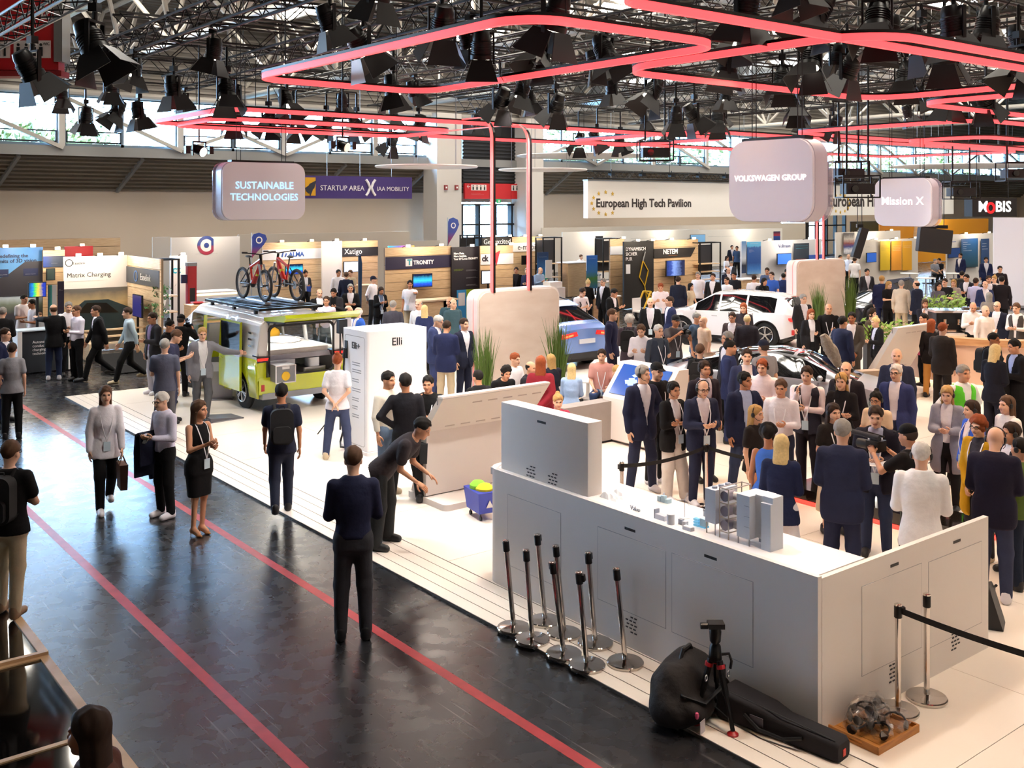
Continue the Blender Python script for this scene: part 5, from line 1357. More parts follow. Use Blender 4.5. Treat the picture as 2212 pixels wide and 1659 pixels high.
MB().prism(rrect(-.55,.55,-.3,.3,.05),.08,.5).build('housing', BLACKM, cm); MB().box(-.6,.6,-.34,.34,.5,.56).build('cup_tray', CHROME, cm); MB().box(-.55,.55,-.38,-.1,.02,.08).build('drip_tray', CHROME, cm)
for s in (-.35,0,.35): MB().cyl((s, -.32,.34),(s, -.32,.2),.045, n=12).bar((s, -.34,.24),(s, -.5,.22),.03).build('brew_group', CHROME, cm)
for s in (-1,1): MB().box(s * .5 - .03, s * .5 + .03,-.25,.25,0,.08).build('foot', CHROME, cm)
for k, (dx, col) in enumerate(((.75, '222226'),(1.0, '2a2a2e'))):
 g = thing('coffee_grinder', 'black coffee grinder next to the coffee machine, %s' % ('nearer one' if k == 0 else 'farther one'), 'grinder', (c.x + (dx - .45) * RX + .2 * FX, c.y + (dx - .45) * RY + .2 * FY, .95),-YAW)
 MB().prism(rrect(-.1,.1,-.13,.13,.03),0,.35).build('body', mat(col, .4), g); MB().lathe([(.04,.35),(.1,.52),(.1,.6)], n=16).build('hopper', mat('6b5a48', .2), g)
def bush(p, w, h, lab, zb, n=260):
 t = thing('planter_box', lab, 'plant', p, -YAW, 'leafy planter boxes')
 MB().box(-w / 2, w / 2,-.14,.14,0, zb).build('box', mat('3a3532', .7), t, ang=None)
 m = MB()
 for _ in range(n):
  q = Vector((random.uniform(-w / 2, w / 2) * 1.15, random.gauss(0,.13), zb + random.uniform(0, h) * random.uniform(.5,1)))
  u = Vector((random.gauss(0,1), random.gauss(0,1), random.gauss(.6,.8))).normalized(); v = u.orthogonal().normalized(); s = random.uniform(.05,.10)
  m.add([q - u * s, q + v * s * .45, q + u * s, q - v * s * .45], [(0,1,2,3)])
 f = m.build('leaves', mat('7fa03a', .5, noise=.45, nscale=5), t, ang=None); f['kind'] = 'stuff'
p = onD(1915,440,24.0); bush((p.x, p.y, 0),1.0,.55, 'leafy green planter behind the leaning console by the bar', 1.0); p = onD(2040,440,28.3); bush((p.x, p.y, 0),.9,.65, 'leafy green planter behind the coffee machine', 1.15)
# ---- camera crew kit on the planks
cb = thing('camera_bag', 'bulky black camera backpack with white tag lying by the counter', 'bag', gp(1487,1532),.25)
f = Field((-.5,-.36,-.02),(.5,.36,.56),.016)
f.cap((-.24,0,.12),(.22,0,.12),.21,.20,.05,(0,0,1),.8); f.cap((-.16,.03,.24),(.14,.03,.27),.20,.17,.08); f.cap((-.02,.05,.38),(.08,.05,.40),.10,.08,.08)
f.cap((-.26,-.16,.12),(-.1,-.18,.12),.10,.10,.04); f.cap((.10,-.17,.13),(.26,-.15,.13),.09,.09,.04)
X, Y, Z = [a.reshape([-1 if j == k else 1 for j in range(3)]) for k, a in enumerate(f.ax)]
f.F = np.maximum(f.F + .010 * np.sin(19 * X + 9 * Z) * np.sin(23 * Y - 14 * Z),-Z).astype(np.float32)
V, Q = f.out(); me = nmesh('bag_body', V, Q); inst(me, 'bag_body', cb, [mat('191516', .85, noise=.3, nscale=10, bump=.6)])
MB().tube([(-.1,.02,.44),(-.06,.02,.51),(.06,.02,.51),(.12,.02,.43)], .018,8).build('grab_handle', BLACK, cb); MB().tube([(-.34,-.12,.28),(-.2,-.25,.2),(.1,-.27,.24),(.32,-.16,.3)], .02,6, flat=.4).build('strap', BLACK, cb)
MB().box(-.32,-.24,-.275,-.27,.0,.10).build('tag', mat('d9d2dc', .6), cb); MB().sph((-.33,-.25,.15),(.018,.018,.03),8).build('pink_toggle', mat('e85a8a', .5), cb)
for x, z in ((-.15,.38),(.25,.27),(.05,.15)): MB().tube([(x + .02 * math.cos(a),-.24, z + .025 * math.sin(a)) for a in [2 * PI * k / 8 for k in range(8)]], .005,5, closed=True).build('buckle', STEEL, cb)
tp = thing('video_tripod', 'black video tripod with red collars standing before the camera bag', 'tripod', gp(1545,1560),-YAW)
MB().lathe([(.05,.50),(.055,.52),(.045,.62),(.03,.64),(.045,.66),(.05,.74),(.035,.78)], n=16).build('fluid_head', BLACKM, tp); MB().box(-.06,.07,-.05,.05,.77,.81).build('mounting_plate', BLACK, tp); MB().cyl((-.06,0,.78),(-.12,0,.78),.025, n=10).build('knob', BLACKM, tp)
MB().tube([(.05,0,.55),(.11,-.01,.56),(.13,-.01,.50),(.12,-.01,.44)], .012,6).build('pan_handle', BLACK, tp)
REDM = mat('b01c24', .4)
for k, (ex, ey) in enumerate(((-.16,-.02),(.10,-.20),(.06,.20))):
 a, b = Vector((ex * .25, ey * .25,.52)), Vector((ex, ey, .03)); mid = a + (b - a) * .5
 lg = MB().tube([a, mid], .026,8).tube([mid, b], .018,8).build('leg', BLACKM, tp); MB().tube([a + (b - a) * .06, a + (b - a) * .12], .034,10).build('red_collar', REDM, lg); MB().lathe([(.045,0),(.045,.012),(.02,.03)], c=(b.x, b.y, 0), n=16).build('red_foot', REDM, lg)
for k, (ex, ey) in enumerate(((-.14,-.02),(.09,-.18),(.05,.18))): MB().bar((0,0,.12),(ex, ey, .1),.012).build('spreader_arm', BLACK, tp)
lb = thing('tripod_bag', 'long black padded tripod bag lying along the planks', 'bag', gp(1688,1566 + 20),-PI / 2 + .12)
secs = [(-.52,.13,.21),(-.5,.145,.235),(-.1,.13,.2),(.05,.11,.165),(.5,.105,.15),(.53,.09,.13)]
m = MB(); V = []
for x, w, h in secs: V += [(x, y, z) for y, z in rrect(-w, w, 0, h, .035,3)]
k = len(V) // len(secs); m.add(V, [(i * k + j, i * k + (j + 1) % k, (i + 1) * k + (j + 1) % k, (i + 1) * k + j) for i in range(len(secs) - 1) for j in range(k)] + [list(range(k))[::-1], list(range(k * (len(secs) - 1), k * len(secs)))])
m.build('bag_body', mat('17141a', .85, noise=.2, nscale=8), lb); MB().tube([(-.25,-.14,.12),(-.1,-.17,.06),(.1,-.15,.05),(.25,-.12,.10)], .014,6).build('carry_strap', BLACK, lb); MB().box(-.2,-.08,-.144,-.138,.07,.14).build('label_patch', mat('4a4750', .5), lb)
MB().box(-.535,-.53,-.03,.03,.08,.14).build('end_loop', BLACK, lb); MB().box(.528,.536,-.02,.02,.03,.08).build('red_tag', mat('d03a30', .5), lb); MB().tube([(-.5,-.10,.235),(.5,-.07,.152)], .006,5).build('zip', DARKGREY, lb)
# ---- wooden tray with headsets in plastic
ty = thing('wooden_tray', 'square wooden serving tray holding bagged headsets', 'tray', gp(1885,1580),0.0)
TW = woodmat('tray_wood', 'a8692c', 'c98a45', .45,2,20)
for k in range(6): MB().box(-.27 + k * .091,-.27 + k * .091 + .086,-.22,.22,.012,.025).build('slat', TW, ty)
MB().box(-.285,.285,-.235,-.22,0,.06).build('side', TW, ty); MB().box(-.285,.285,.22,.235,0,.06).build('side', TW, ty); MB().box(.272,.287,-.22,.22,0,.06).build('side', TW, ty)
MB().box(-.287,-.272,-.22,-.09,0,.06).box(-.287,-.272,.09,.22,0,.06).box(-.287,-.272,-.09,.09,0,.022).box(-.287,-.272,-.09,.09,.045,.06).build('grip_side', TW, ty)
HSB = MB().tube([(.085 * math.cos(a),0,.085 * math.sin(a)) for a in [PI * k / 12 for k in range(13)]], .008,6).mesh('band', mat('17171c', .4)); m = MB()
for s in (-1,1): m.lathe([(.02,-.012),(.042,-.01),(.042,.012),(.03,.018)], c=(0,0,0), n=14) if False else m.sph((s * .085,0,-.01),(.02,.04,.042),10)
HSC = m.mesh('ear_cup', mat('15151a', .5))
PLAS = bpy.data.materials.new('clear_wrap'); PLAS.use_nodes = True
_nt = PLAS.node_tree; _nt.nodes.remove(_nt.nodes['Principled BSDF']); _t = _nt.nodes.new('ShaderNodeBsdfTransparent'); _g = _nt.nodes.new('ShaderNodeBsdfGlossy'); _x = _nt.nodes.new('ShaderNodeMixShader'); _g.inputs['Roughness'].default_value = .12; _x.inputs[0].default_value = .22
_nt.links.new(_t.outputs[0], _x.inputs[1]); _nt.links.new(_g.outputs[0], _x.inputs[2]); _nt.links.new(_x.outputs[0], _nt.nodes['Material Output'].inputs[0])
m = MB(); random.seed(2); n = 10; V = []
for i in range(n // 2 + 1):
 for k in range(n):
  th, ph = PI * i / (n // 2),2 * PI * k / n; r = random.uniform(.85,1.2); V.append((.13 * r * math.sin(th) * math.cos(ph),.09 * r * math.sin(th) * math.sin(ph),.03 + .085 * r * math.cos(th)))
m.add(V, [(i * n + k, (i + 1) * n + k, (i + 1) * n + (k + 1) % n, i * n + (k + 1) % n) for i in range(n // 2) for k in range(n)]); WRAP = m.mesh('plastic_wrap', PLAS, None)
gx, gy = ty.location.x, ty.location.y
for k, (x, y, z, rx, rz, lab) in enumerate(((-.15,.05,.08,1.2,.3, 'bagged black headset at the grip side of the tray'),(-.08,-.10,.08,1.3,1.2, 'bagged black headset at the tray corner facing the tripod bag'),(.12,-.12,.085,1.0,2.0, 'bagged black headset near the front edge of the tray'),(.17,.05,.08,1.2,.8, 'bagged black headset beside the chrome post base'),(.0,.12,.09,1.1,2.6, 'bagged black headset against the counter wall side of the tray'),(.03,.0,.19,1.25,.2, 'bagged black headset on top of the heap in the tray'),(-.06,.03,.17,1.0,1.7, 'bagged black headset lying second highest in the tray'))):
 t = thing('headset', lab, 'headset', (gx + x, gy + y, z), rz, 'bagged headsets in the tray')
 inst(HSB, 'band', t, rot=(rx, 0,0)); inst(HSC, 'ear_cup', t, rot=(rx, 0,0)); inst(WRAP, 'plastic_wrap', t)
# ---- blue trolley bin with cloths
tr = thing('cleaning_trolley', 'small blue cleaning trolley with cloths behind the counter end', 'trolley', gp(1042,1116),-.2)
MB().hexa([(-.14,-.2,.1),(.14,-.2,.1),(.14,.2,.1),(-.14,.2,.1)], [(-.17,-.24,.38),(.17,-.24,.38),(.17,.24,.38),(-.17,.24,.38)]).build('bin', mat('2b3a9e', .5), tr, ang=None)
MB().sph((0,-.06,.38),(.13,.14,.09),10).build('yellow_cloth', mat('d8c72a', .9), tr); MB().sph((-.04,.05,.40),(.12,.13,.09),10).build('green_cloth', mat('7fc13a', .9), tr)
m = MB().prism([(-.05,.18),(.05,.18),(0,.28)], -.236,-.232, 'y'); m.build('triangle_print', WHITE, tr)
for sx in (-.1,.1):
 for sy in (-.16,.16): MB().cyl((sx, sy, .03),(sx, sy, .1),.01, n=6).cyl((sx - .012, sy, .03),(sx + .012, sy, .03),.03, n=10).build('caster', BLACK, tr)
# ---- wooden frame platform near the gallery
fp = thing('framed_platform', 'low platform of glossy black tiles in pale wood frames', 'platform', (0,0,-.03))
FW = woodmat('frame_wood', 'b58f66', 'd9b58a', .5,1,10); GB = mat('0d0b0a', .06, coat=.8)
ys = [4.0,6.9,8.35,10.1,11.5]
for k in range(4):
 y0, y1 = ys[k], ys[k + 1]; zz = .10 if k != 2 else .07
 MB().box(-1.2,2.42, y0 + .05, y1 - .05,0, zz).build('glossy_tile', GB, fp, ang=None)
 for a in ((2.42,2.50, y0, y1),(-1.2,2.42, y0, y0 + .05),(-1.2,2.42, y1 - .05, y1)): MB().box(*a, 0, zz + .012).build('frame_rail', FW, fp, ang=None)
# ---- small things round the van
lc = thing('info_lectern', 'grey slanted information lectern beside the van door', 'lectern', gp(478,862),-.5)
MB().prism([(-.04,0),(.10,0),(.10,.72),(-.0,.80),(-.14,.62),(-.04,.66)], -.22,.22, 'x').build('body', mat('a3a0a8', .5), lc, ang=None); MB().box(-.26,.26,-.16,.16,0,.02).build('foot', mat('77757a', .5), lc)
fpn = thing('floor_info_panel', 'flat dark grey information panel lying on the white floor', 'panel', gp(478,905),.1); MB().prism([(-.35,.0),(.35,.0),(.35,.02),(-.35,.09)], -.25,.25, 'y').build('panel', mat('57555c', .4), fpn, ang=None); MB().box(-.3,.3,-.255,-.25,.005,.018).build('edge', GREY, fpn)
ls = thing('light_stand', 'thin black light stand with tripod feet before the charging cabinet', 'light stand', gp(735,940),0)
MB().cyl((0,0,.1),(0,0,1.95),.017, n=8).build('pole', BLACKM, ls)
for k in range(3): a = k * 2.094 + .3; MB().bar((0,0,.55),(.42 * math.cos(a),.42 * math.sin(a),0.01),.02).build('leg', BLACKM, ls)
MB().box(-.05,.12,-.05,.05,1.85,2.1).build('lamp_head', BLACKM, ls); MB().box(.1,.22,-.012,.012,1.78,2.12).build('diffuser', mat('d8d4d8', .6), ls)
bpk = thing('floor_backpack', 'black backpack dropped at the end of the return wall', 'backpack', gp(2155,1352),.4)
inst(BP_BODY, 'bag_body', bpk, loc=(0,0,.2), rot=(-.3,0,0)); inst(BP_POCKET, 'pocket', bpk, loc=(0,0,.2), rot=(-.3,0,0)); MB().tube([(.12,.02,.36),(.24,.05,.3),(.3,.05,.12),(.16,.03,.03)], .014,6).build('strap', BLACK, bpk)
# ================================================================== exhibitor booths along the back
CANVAS = mat('f1ede8', .7); GREENL = mat('8fb51f', .6)
random.seed(31)
ARM = MB().bar((0,0,0),(0,-.35,.08),.02).mesh('lamp_arm', BLACKM); HEADM = MB().box(-.06,.06,-.42,-.33,.02,.1).mesh('lamp_head', mat('fff0d8', .4, emit=3.0))
def wall_x(px0, px1, pyt, Y, name, lab, cat='booth', mode='planks', col=None, group=None, zb=0.0, lamps=2, light=18, pyb=None):
 """a booth wall on Y=const seen between two pixel columns; returns thing, width, height, local-x function"""
 a, b = onY(px0, pyt, Y), onY(px1, pyt, Y); W = b.x - a.x; H = onY((px0 + px1) / 2, pyt, Y).z
 if pyb: zb = onY((px0 + px1) / 2, pyb, Y).z
 t = thing(name, lab, cat, (a.x, Y, 0),0, group)
 if mode == 'planks':
  MB().box(0, W, .03,.08,0, H).build('wall_core', mat('6d573f', .8), t, ang=None)
  n = max(3, int(round((H - zb) / .31))); st = (H - zb) / n
  for k in range(n): MB().box(0, W, 0,.035, zb + k * st + .007, zb + (k + 1) * st - .007).build('plank', WOOD, t, ang=None)
 else: MB().box(0, W, 0,.08, zb, H).build('wall_panel', col or CANVAS, t, ang=None)
 for k in range(lamps):
  x = W * (k + .5) / lamps; inst(ARM, 'lamp_arm', t, loc=(x, 0, H)); inst(HEADM, 'lamp_head', t, loc=(x, 0, H))
 if light:  # light of the lamp heads; walls without heads get it as added fill
  ld = bpy.data.lights.new('booth_light', 'POINT'); ld.energy = light * 2.6; ld.color = (1,.86,.68); ld.shadow_soft_size = .15
  lo = bpy.data.objects.new('booth_light', ld); COL.objects.link(lo); lo.parent = t; lo.location = (W / 2,-.75, H + .05)
 fx = lambda px: onY(px, 440, Y).x - a.x
 fz = lambda px, py: onY(px, py, Y).z
 return t, W, H, fx, fz
def band(t, W, z0, z1, m, name='fascia_band', x0=0, x1=None, d=.03):
 return MB().box(x0, W if x1 is None else x1,-d, 0, z0, z1).build(name, m, t, ang=None)
def tv(px0, px1, py0, py1, Y, lab, m, stand=True):
 a, b = onY(px0, py0, Y), onY(px1, py1, Y)
 t = thing('monitor', lab, 'monitor', (a.x, Y - .06, b.z)); W, H = b.x - a.x, a.z - b.z
 MB().box(0, W, 0,.05,0, H).build('case', BLACK, t, ang=None); MB().box(.02, W - .02,-.006,0,.02, H - .02).build('display', m, t, ang=None)
 if stand: MB().box(W / 2 - .03, W / 2 + .03,.0,.05,-b.z, 0).build('stand_pole', BLACKM, t); MB().box(W / 2 - .25, W / 2 + .25,-.2,.2,-b.z, -b.z + .03).build('stand_foot', BLACKM, t)
 else: MB().box(W / 2 - .1, W / 2 + .1,.05,.07, H * .3, H * .7).build('wall_bracket', BLACKM, t)
 return t
def poster(px0, px1, py0, py1, Y, lab, m, lines=(), name='poster', cat='poster', foot=False):
 a, b = onY(px0, py0, Y), onY(px1, py1, Y)
 t = thing(name, lab, cat, (a.x, Y - .02, b.z)); W, H = b.x - a.x, a.z - b.z
 MB().box(0, W, 0,.02,0, H).build('sheet', m, t, ang=None)
 if foot:
  MB().box(W * .1, W * .9,-.12,.12,-b.z, -b.z + .06).build('foot', STEEL, t); MB().box(W / 2 - .015, W / 2 + .015,.02,.05,-b.z, H).build('support_pole', STEEL, t)
 for s, fx, fz, fw, m_ in lines: txt(s, W * fw, m_, t, (W * fx, -.006, H * fz), h=.1)
 return t
WT, WTX, NAVY, ANTH = mat('f8f6f6', .5), mat('eeeef2', .5), mat('241d3c', .7), mat('2c2d33', .7)
SCRB = gradmat('screen_blue', [(0, '0b1030'),(.35, '1b49c8'),(.6, '2fb0e0'),(1, '0a1436')], 2,2,.2,1.0)
SCRW = mat('cdd6e8', .3, emit=.7); SCRP = mat('2b2a66', .3, emit=.6)
SCRR = gradmat('screen_heat', [(0, '10162c'),(.35, '1f7fd0'),(.5, '40d060'),(.7, 'd8c040'),(1, '2238a8')], 0,3,.2,.9)
# -- far end: camera maker wall with blue sky print
t, W, H, fx, fz = wall_x(-25,93,535,31, 'booth_wall', 'printed booth wall reading Redefining the limits of 3D vision under a blue sky', mode='panel', col=gradmat('sky_road_print', [(.0, '26242a'),(.42, '4a4a52'),(.5, '8c9a86'),(.56, 'cfe0ea'),(.8, '5d94c8'),(1, '2f6aa6')], 2,.6))
txt('Redefining the\nlimits of 3D vision', fx(78) - fx(-8), mat('1a2440', .6), t, (fx(-8),-.006, fz(40,556)), h=.3, bold=.006)
for px0, px1, s in ((-6,18, '~1.5m'),(50,82, '~PAZ 2.03')):
 MB().box(fx(px0), fx(px1),-.02,0, fz(30,597), fz(30,581)).build('caption_plate', mat('232c50', .6), t); txt(s, (fx(px1) - fx(px0)) * .7, WT, t, (fx(px0) + .05,-.025, fz(30,594)), h=.15)
MB().prism([(0,0),(2.6,0),(2.5,.5),(2.1,.62),(1.6,.95),(.7,.95),(.25,.6),(0,.5)], -.012,-.002, 'y').build('car_print', mat('3c3b42', .4), t, (fx(-5),0, fz(30,640)))
t, W, H, fx, fz = wall_x(93,140,540,30.8, 'booth_wall', 'narrow wooden booth wall with blue grey header beside the 3D vision print', lamps=1)
band(t, W, fz(115,577), fz(115,553), gradmat('blue_grey', [(0, '23459c'),(.5, '3a4456'),(1, '343b48')], 0)); txt('~fruitcore', W * .3, WT, t, (W * .35,-.035, fz(115,569)), h=.15)
tv(99,118,580,605,30.7, 'small dark notice board on the narrow wooden wall', mat('2a3a38', .5, emit=.1), False)
tv(60,99,610,641,28.6, 'monitor with a rainbow depth image before the 3D vision wall', SCRR)
poster(103,122,616,690,28.9, 'teal and white roll-up banner beside the rainbow monitor', gradmat('teal_banner', [(0, '2a3550'),(.45, '2fa39a'),(.55, 'e8eef0'),(1, 'dfe8ea')], 0,.5),(), 'rollup_banner', 'banner', True)
poster(124,138,608,680,29.6, 'dark roll-up banner beside the teal banner', mat('2a2744', .5), [('~3D\nLIDAR', .2,.75,.6, WT)], 'rollup_banner', 'banner', True)
t, W, H, fx, fz = wall_x(-30,260,516,40, 'booth_wall', 'long high wooden wall behind the 3D vision booth', lamps=0, light=0)
t, W, H, fx, fz = wall_x(140,201,532,36, 'booth_wall', 'red booth wall with white lettering behind the charging booth', mode='panel', col=mat('b32a2e', .6), lamps=1, light=8); txt('~CAR', W * .35, WT, t, (W * .25,-.01, H - .55), h=.3)
# -- matrix charging booth
t, W, H, fx, fz = wall_x(138,275,553,30.6, 'booth_wall', 'white booth wall reading Matrix Charging above a car photograph', mode='panel', col=mat('f0ebe8', .7), lamps=3)
txt('Matrix Charging', fx(238) - fx(144), mat('3b3a3e', .6), t, (fx(144),-.006, fz(190,598)), h=.3); txt('~Enabling autonomous charging of electric vehicles', fx(232) - fx(146), GREY, t, (fx(146),-.006, fz(190,607)), h=.1); txt('Easelink', fx(184) - fx(157), DARKGREY, t, (fx(157),-.006, fz(170,571)), h=.14)
ring(MB(), [(.11 * math.cos(k * PI / 6),.11 * math.sin(k * PI / 6)) for k in range(12)], [(.085 * math.cos(k * PI / 6),.085 * math.sin(k * PI / 6)) for k in range(12)], 0,.006).build('hexagon_mark', DARKGREY, t, (fx(149),-.002, fz(150,568)),(PI / 2,0,0))
pr = band(t, W, .25, fz(205,622), gradmat('road_print', [(0, '3c3730'),(.35, '5a5548'),(.55, 'b59a6a'),(.8, 'd0b98c'),(1, '6d6a66')], 2,1.2), 'car_photograph')
MB().prism([(0,.0),(2.3,-.1),(2.4,.25),(1.9,.55),(1.2,.85),(.55,.85),(.1,.5)], -.045,-.03, 'y').build('car_print', mat('2b4048', .35), t, (W * .0,0,.6))
MB().prism([(.35,.5),(1.5,.45),(1.15,.75),(.6,.78)], -.052,-.045, 'y').build('car_print_glass', mat('14110f', .3), t, (W * .0,0,.6))
XE = onY(275,440,30.6).x
yn = onX(345,440, XE).y
t = thing('booth_wall', 'wooden side wall with grey Easelink header beside the Matrix Charging sign', 'booth', (XE, yn, 0))
D = 30.6 - yn; H = 2.7
MB().box(.04,.1,0, D, 0, H).build('wall_core', mat('6d573f', .8), t, ang=None)
for k in range(9): MB().box(0,.04,0, D, k * .3 + .007, k * .3 + .293).build('plank', WOOD2, t, ang=None)
MB().box(-.03,0,0, D, 1.92,2.38).build('fascia_band', mat('4a4c52', .7), t, ang=None)
txt('Easelink', .85, WT, t, (-.035, D * .55,2.05), R2 if False else (PI / 2,0,-PI / 2), h=.3)
ring(MB(), [(.16 * math.cos(k * PI / 8),.16 * math.sin(k * PI / 8)) for k in range(16)], [(.125 * math.cos(k * PI / 8),.125 * math.sin(k * PI / 8)) for k in range(16)], 0,.01).build('ring_mark', mat('4f78b8', .6), t, (-.035, D * .68,2.14),(PI / 2,0,-PI / 2))
m_ = thing('monitor', 'purple monitor on a slim stand at the Easelink wall', 'monitor', (XE - .25, yn + 1.1,1.05),-PI / 2)
MB().box(-.38,.38,0,.05,0,.62).build('case', BLACK, m_, ang=None); MB().box(-.36,.36,-.006,0,.02,.6).build('display', SCRP, m_, ang=None); MB().box(-.03,.03,0,.05,-1.05,0).build('stand_pole', BLACKM, m_); MB().box(-.25,.25,-.2,.2,-1.05,-1.02).build('stand_foot', BLACKM, m_)
def rack(px0, px1, pyt, Y, lab, n=4, deep=.5, boards=True, fill=None):
 a, b = onY(px0, pyt, Y), onY(px1, pyt, Y); W, H = b.x - a.x, a.z
 t = thing('steel_rack', lab, 'shelf', (a.x, Y, 0),0, 'black open racks'); m = MB()
 for x in (0, W):
  for y in (0, deep): MB().box(x - .025, x + .025, y - .025, y + .025,0, H).build('post', BLACKM, t, ang=None)
 for y in (0, deep): m.box(0, W, y - .02, y + .02, H - .04, H)
 for x in (0, W): m.box(x - .02, x + .02,0, deep, H - .04, H)
 m.build('top_rail', BLACKM, t, ang=None)
 if boards:
  for k in range(n): MB().box(0, W, 0, deep, .3 + k * (H - .9) / n, .33 + k * (H - .9) / n).build('shelf_board', WOOD, t, ang=None)
 if fill: MB().box(0, W, deep, deep + .02, H * .45, H * .95).build('back_panel', fill, t, ang=None)
 return t
rack(346,386,560,28.2, 'black rack with wooden shelves and plants at the Easelink wall', 4)
for px, py, lab in ((352,660, 'leafy plant on the black rack, upper shelf'),(340,700, 'leafy plant at the foot of the black rack')):
 p = onY(px, py, 28.1); t = thing('potted_plant', lab, 'plant', (p.x, p.y, p.z)); MB().lathe([(.06,0),(.09,.14),(.08,.15)], n=14).build('pot', WHITE, t); m = MB()
 for _ in range(90):
  q = Vector((random.gauss(0,.12), random.gauss(0,.12),.15 + random.random() * .4)); u = Vector((random.gauss(0,1), random.gauss(0,1),1)).normalized(); v = u.orthogonal(); v.normalize(); m.add([q - u * .06, q + v * .03, q + u * .06, q - v * .03], [(0,1,2,3)])
 f = m.build('leaves', mat('3f6a34', .6, noise=.4), t, ang=None); f['kind'] = 'stuff'
t, W, H, fx, fz = wall_x(368,404,552,32, 'booth_wall', 'white booth end panel with turquoise letters behind the black rack', mode='panel', lamps=1, light=10); txt('ct', W * .5, mat('23b5d0', .6), t, (W * .1,-.01, H - .55), h=.5, bold=.01)
rp = thing('charging_post', 'slim red charging column beside the white reception', 'charging post', (*onY(413,600,30).xy, 0)); MB().prism(rrect(-.14,.14,-.1,.1,.03),0,2.35).build('column', mat('a8232a', .4), rp); MB().box(-.08,.08,-.108,-.1,1.3,1.7).build('display', BLACK, rp); MB().prism(rrect(-.15,.15,-.11,.11,.03),2.35,2.45).build('cap', GREY, rp); MB().box(-.3,-.14,-.05,.05,1.85,2.1).build('side_flag', NAVY, rp)
# -- counter and bench of the charging booth
cn = thing('booth_counter', 'dark counter with white sides and conductive charging slogan', 'counter', gp(92,800),.05)
MB().box(-.55,.55,-.2,.3,0,1.0).build('body', mat('2c3138', .6), cn, ang=None); MB().box(-.66,-.55,-.25,.32,0,1.03).build('side', WHITE, cn, ang=None); MB().box(.55,.66,-.25,.32,0,1.03).build('side', WHITE, cn, ang=None); MB().box(-.66,.66,-.25,.32,1.03,1.06).build('top', mat('cfe0ea', .4), cn, ang=None)
txt('Autonomous\nconductive\ncharging\ntechnologies', .5, WT, cn, (-.3,-.205,.72), h=.12)
bn = thing('bench', 'stepped wooden slat bench before the car photograph', 'bench', gp(255,772),.02)
for k in range(3): MB().box(-.85,.85,-.3 + .2 * k, -.14 + .2 * k, .42 + .16 * k, .46 + .16 * k).build('slat', WOOD2, bn, ang=None)
for x in (-.85,.77): MB().prism([(-.3,0),(.3,0),(.3,.75),(.2,.75),(-.3,.42)], x, x + .08, 'x').build('end_frame', WOOD2, bn, ang=None)
sd = thing('slanted_display', 'black slanted floor display with a printed plate before the bench', 'display', gp(272,800),.05); MB().prism([(-.35,0),(.35,0),(.35,.42),(.3,.42)], -.5,.5, 'x').build('wedge', BLACKM, sd, ang=None); txt('~matrix charging pad', .5, GREY, sd, (-.25,-.1,.16),(.6,0,0), h=.1)
# -- white reception with round emblem
t, W, H, fx, fz = wall_x(370,518,512,38, 'reception_wall', 'plain white wall with round blue and red emblem behind the reception desk', mode='panel', col=mat('d9d5d2', .7), lamps=0, light=10)
m = MB(); ring(m, [(.36 * math.cos(a),.36 * math.sin(a)) for a in [math.radians(40 + 14 * k) for k in range(21)]][:21], [(.24 * math.cos(a),.24 * math.sin(a)) for a in [math.radians(40 + 14 * k) for k in range(21)]][:21], 0,.01)
m.build('emblem_ring', gradmat('blue_red', [(0, 'b03040'),(.45, '8c3456'),(.55, '223a80'),(1, '1d3578')], 1,.4), t, (fx(446),-.005, fz(446,530)),(PI / 2,0,0)); MB().cyl((fx(446),-.012, fz(446,530)),(fx(446),-.0, fz(446,530)),.1, n=16).build('emblem_dot', mat('1d3578', .6), t)
txt('~plus connect hub', fx(470) - fx(422), GREY, t, (fx(422),-.008, fz(446,549)), h=.15)
dk = thing('reception_desk', 'long white reception desk with two warm light lines', 'desk', (onY(424,600,34).x, 34,0)); Wd = onY(512,600,34).x - onY(424,600,34).x
MB().box(0, Wd, 0,.8,0,1.15).build('body', mat('dcd9d8', .5), dk, ang=None); GL = mat('ffdca0', .5, emit=2.2)
MB().box(0, Wd, -.02,0,1.08,1.15).build('light_line', GL, dk); MB().box(0, Wd, -.02,0,.52,.60).build('light_line', GL, dk); MB().box(-.05, Wd, -.05,.85,1.15,1.2).build('desk_top', WHITE, dk, ang=None)
for px0, px1, pyt, Y, lab in ((413,455,662,26.5, 'wooden pedestal with a red bowl behind the van'),(440,490,688,25.2, 'low wooden crate pedestal with a blue dish by the van')):
 a, b = onY(px0, pyt, Y), onY(px1, pyt, Y); t = thing('wooden_pedestal', lab, 'pedestal', (a.x, Y, 0)); MB().box(0, b.x - a.x, 0,.5,0, a.z).build('body', woodmat('pedestal_wood', 'a9835a', 'c6a077'), t, ang=None); MB().box(-.01, b.x - a.x + .01,-.01,.51, a.z, a.z + .025).build('top', WOOD, t)
 bw = thing('bowl', 'shallow %s bowl on a wooden pedestal' % ('red' if 'red' in lab else 'blue'), 'bowl', (a.x + (b.x - a.x) * .5, Y + .22, a.z + .025)); MB().lathe([(.08,0),(.19,.06),(.18,.06),(.07,.012)], n=20).build('shell', mat('a3222c' if 'red' in lab else '2a8fb5', .4), bw); MB().lathe([(.06,0),(.06,.005)], n=14).build('foot', GREY, bw)
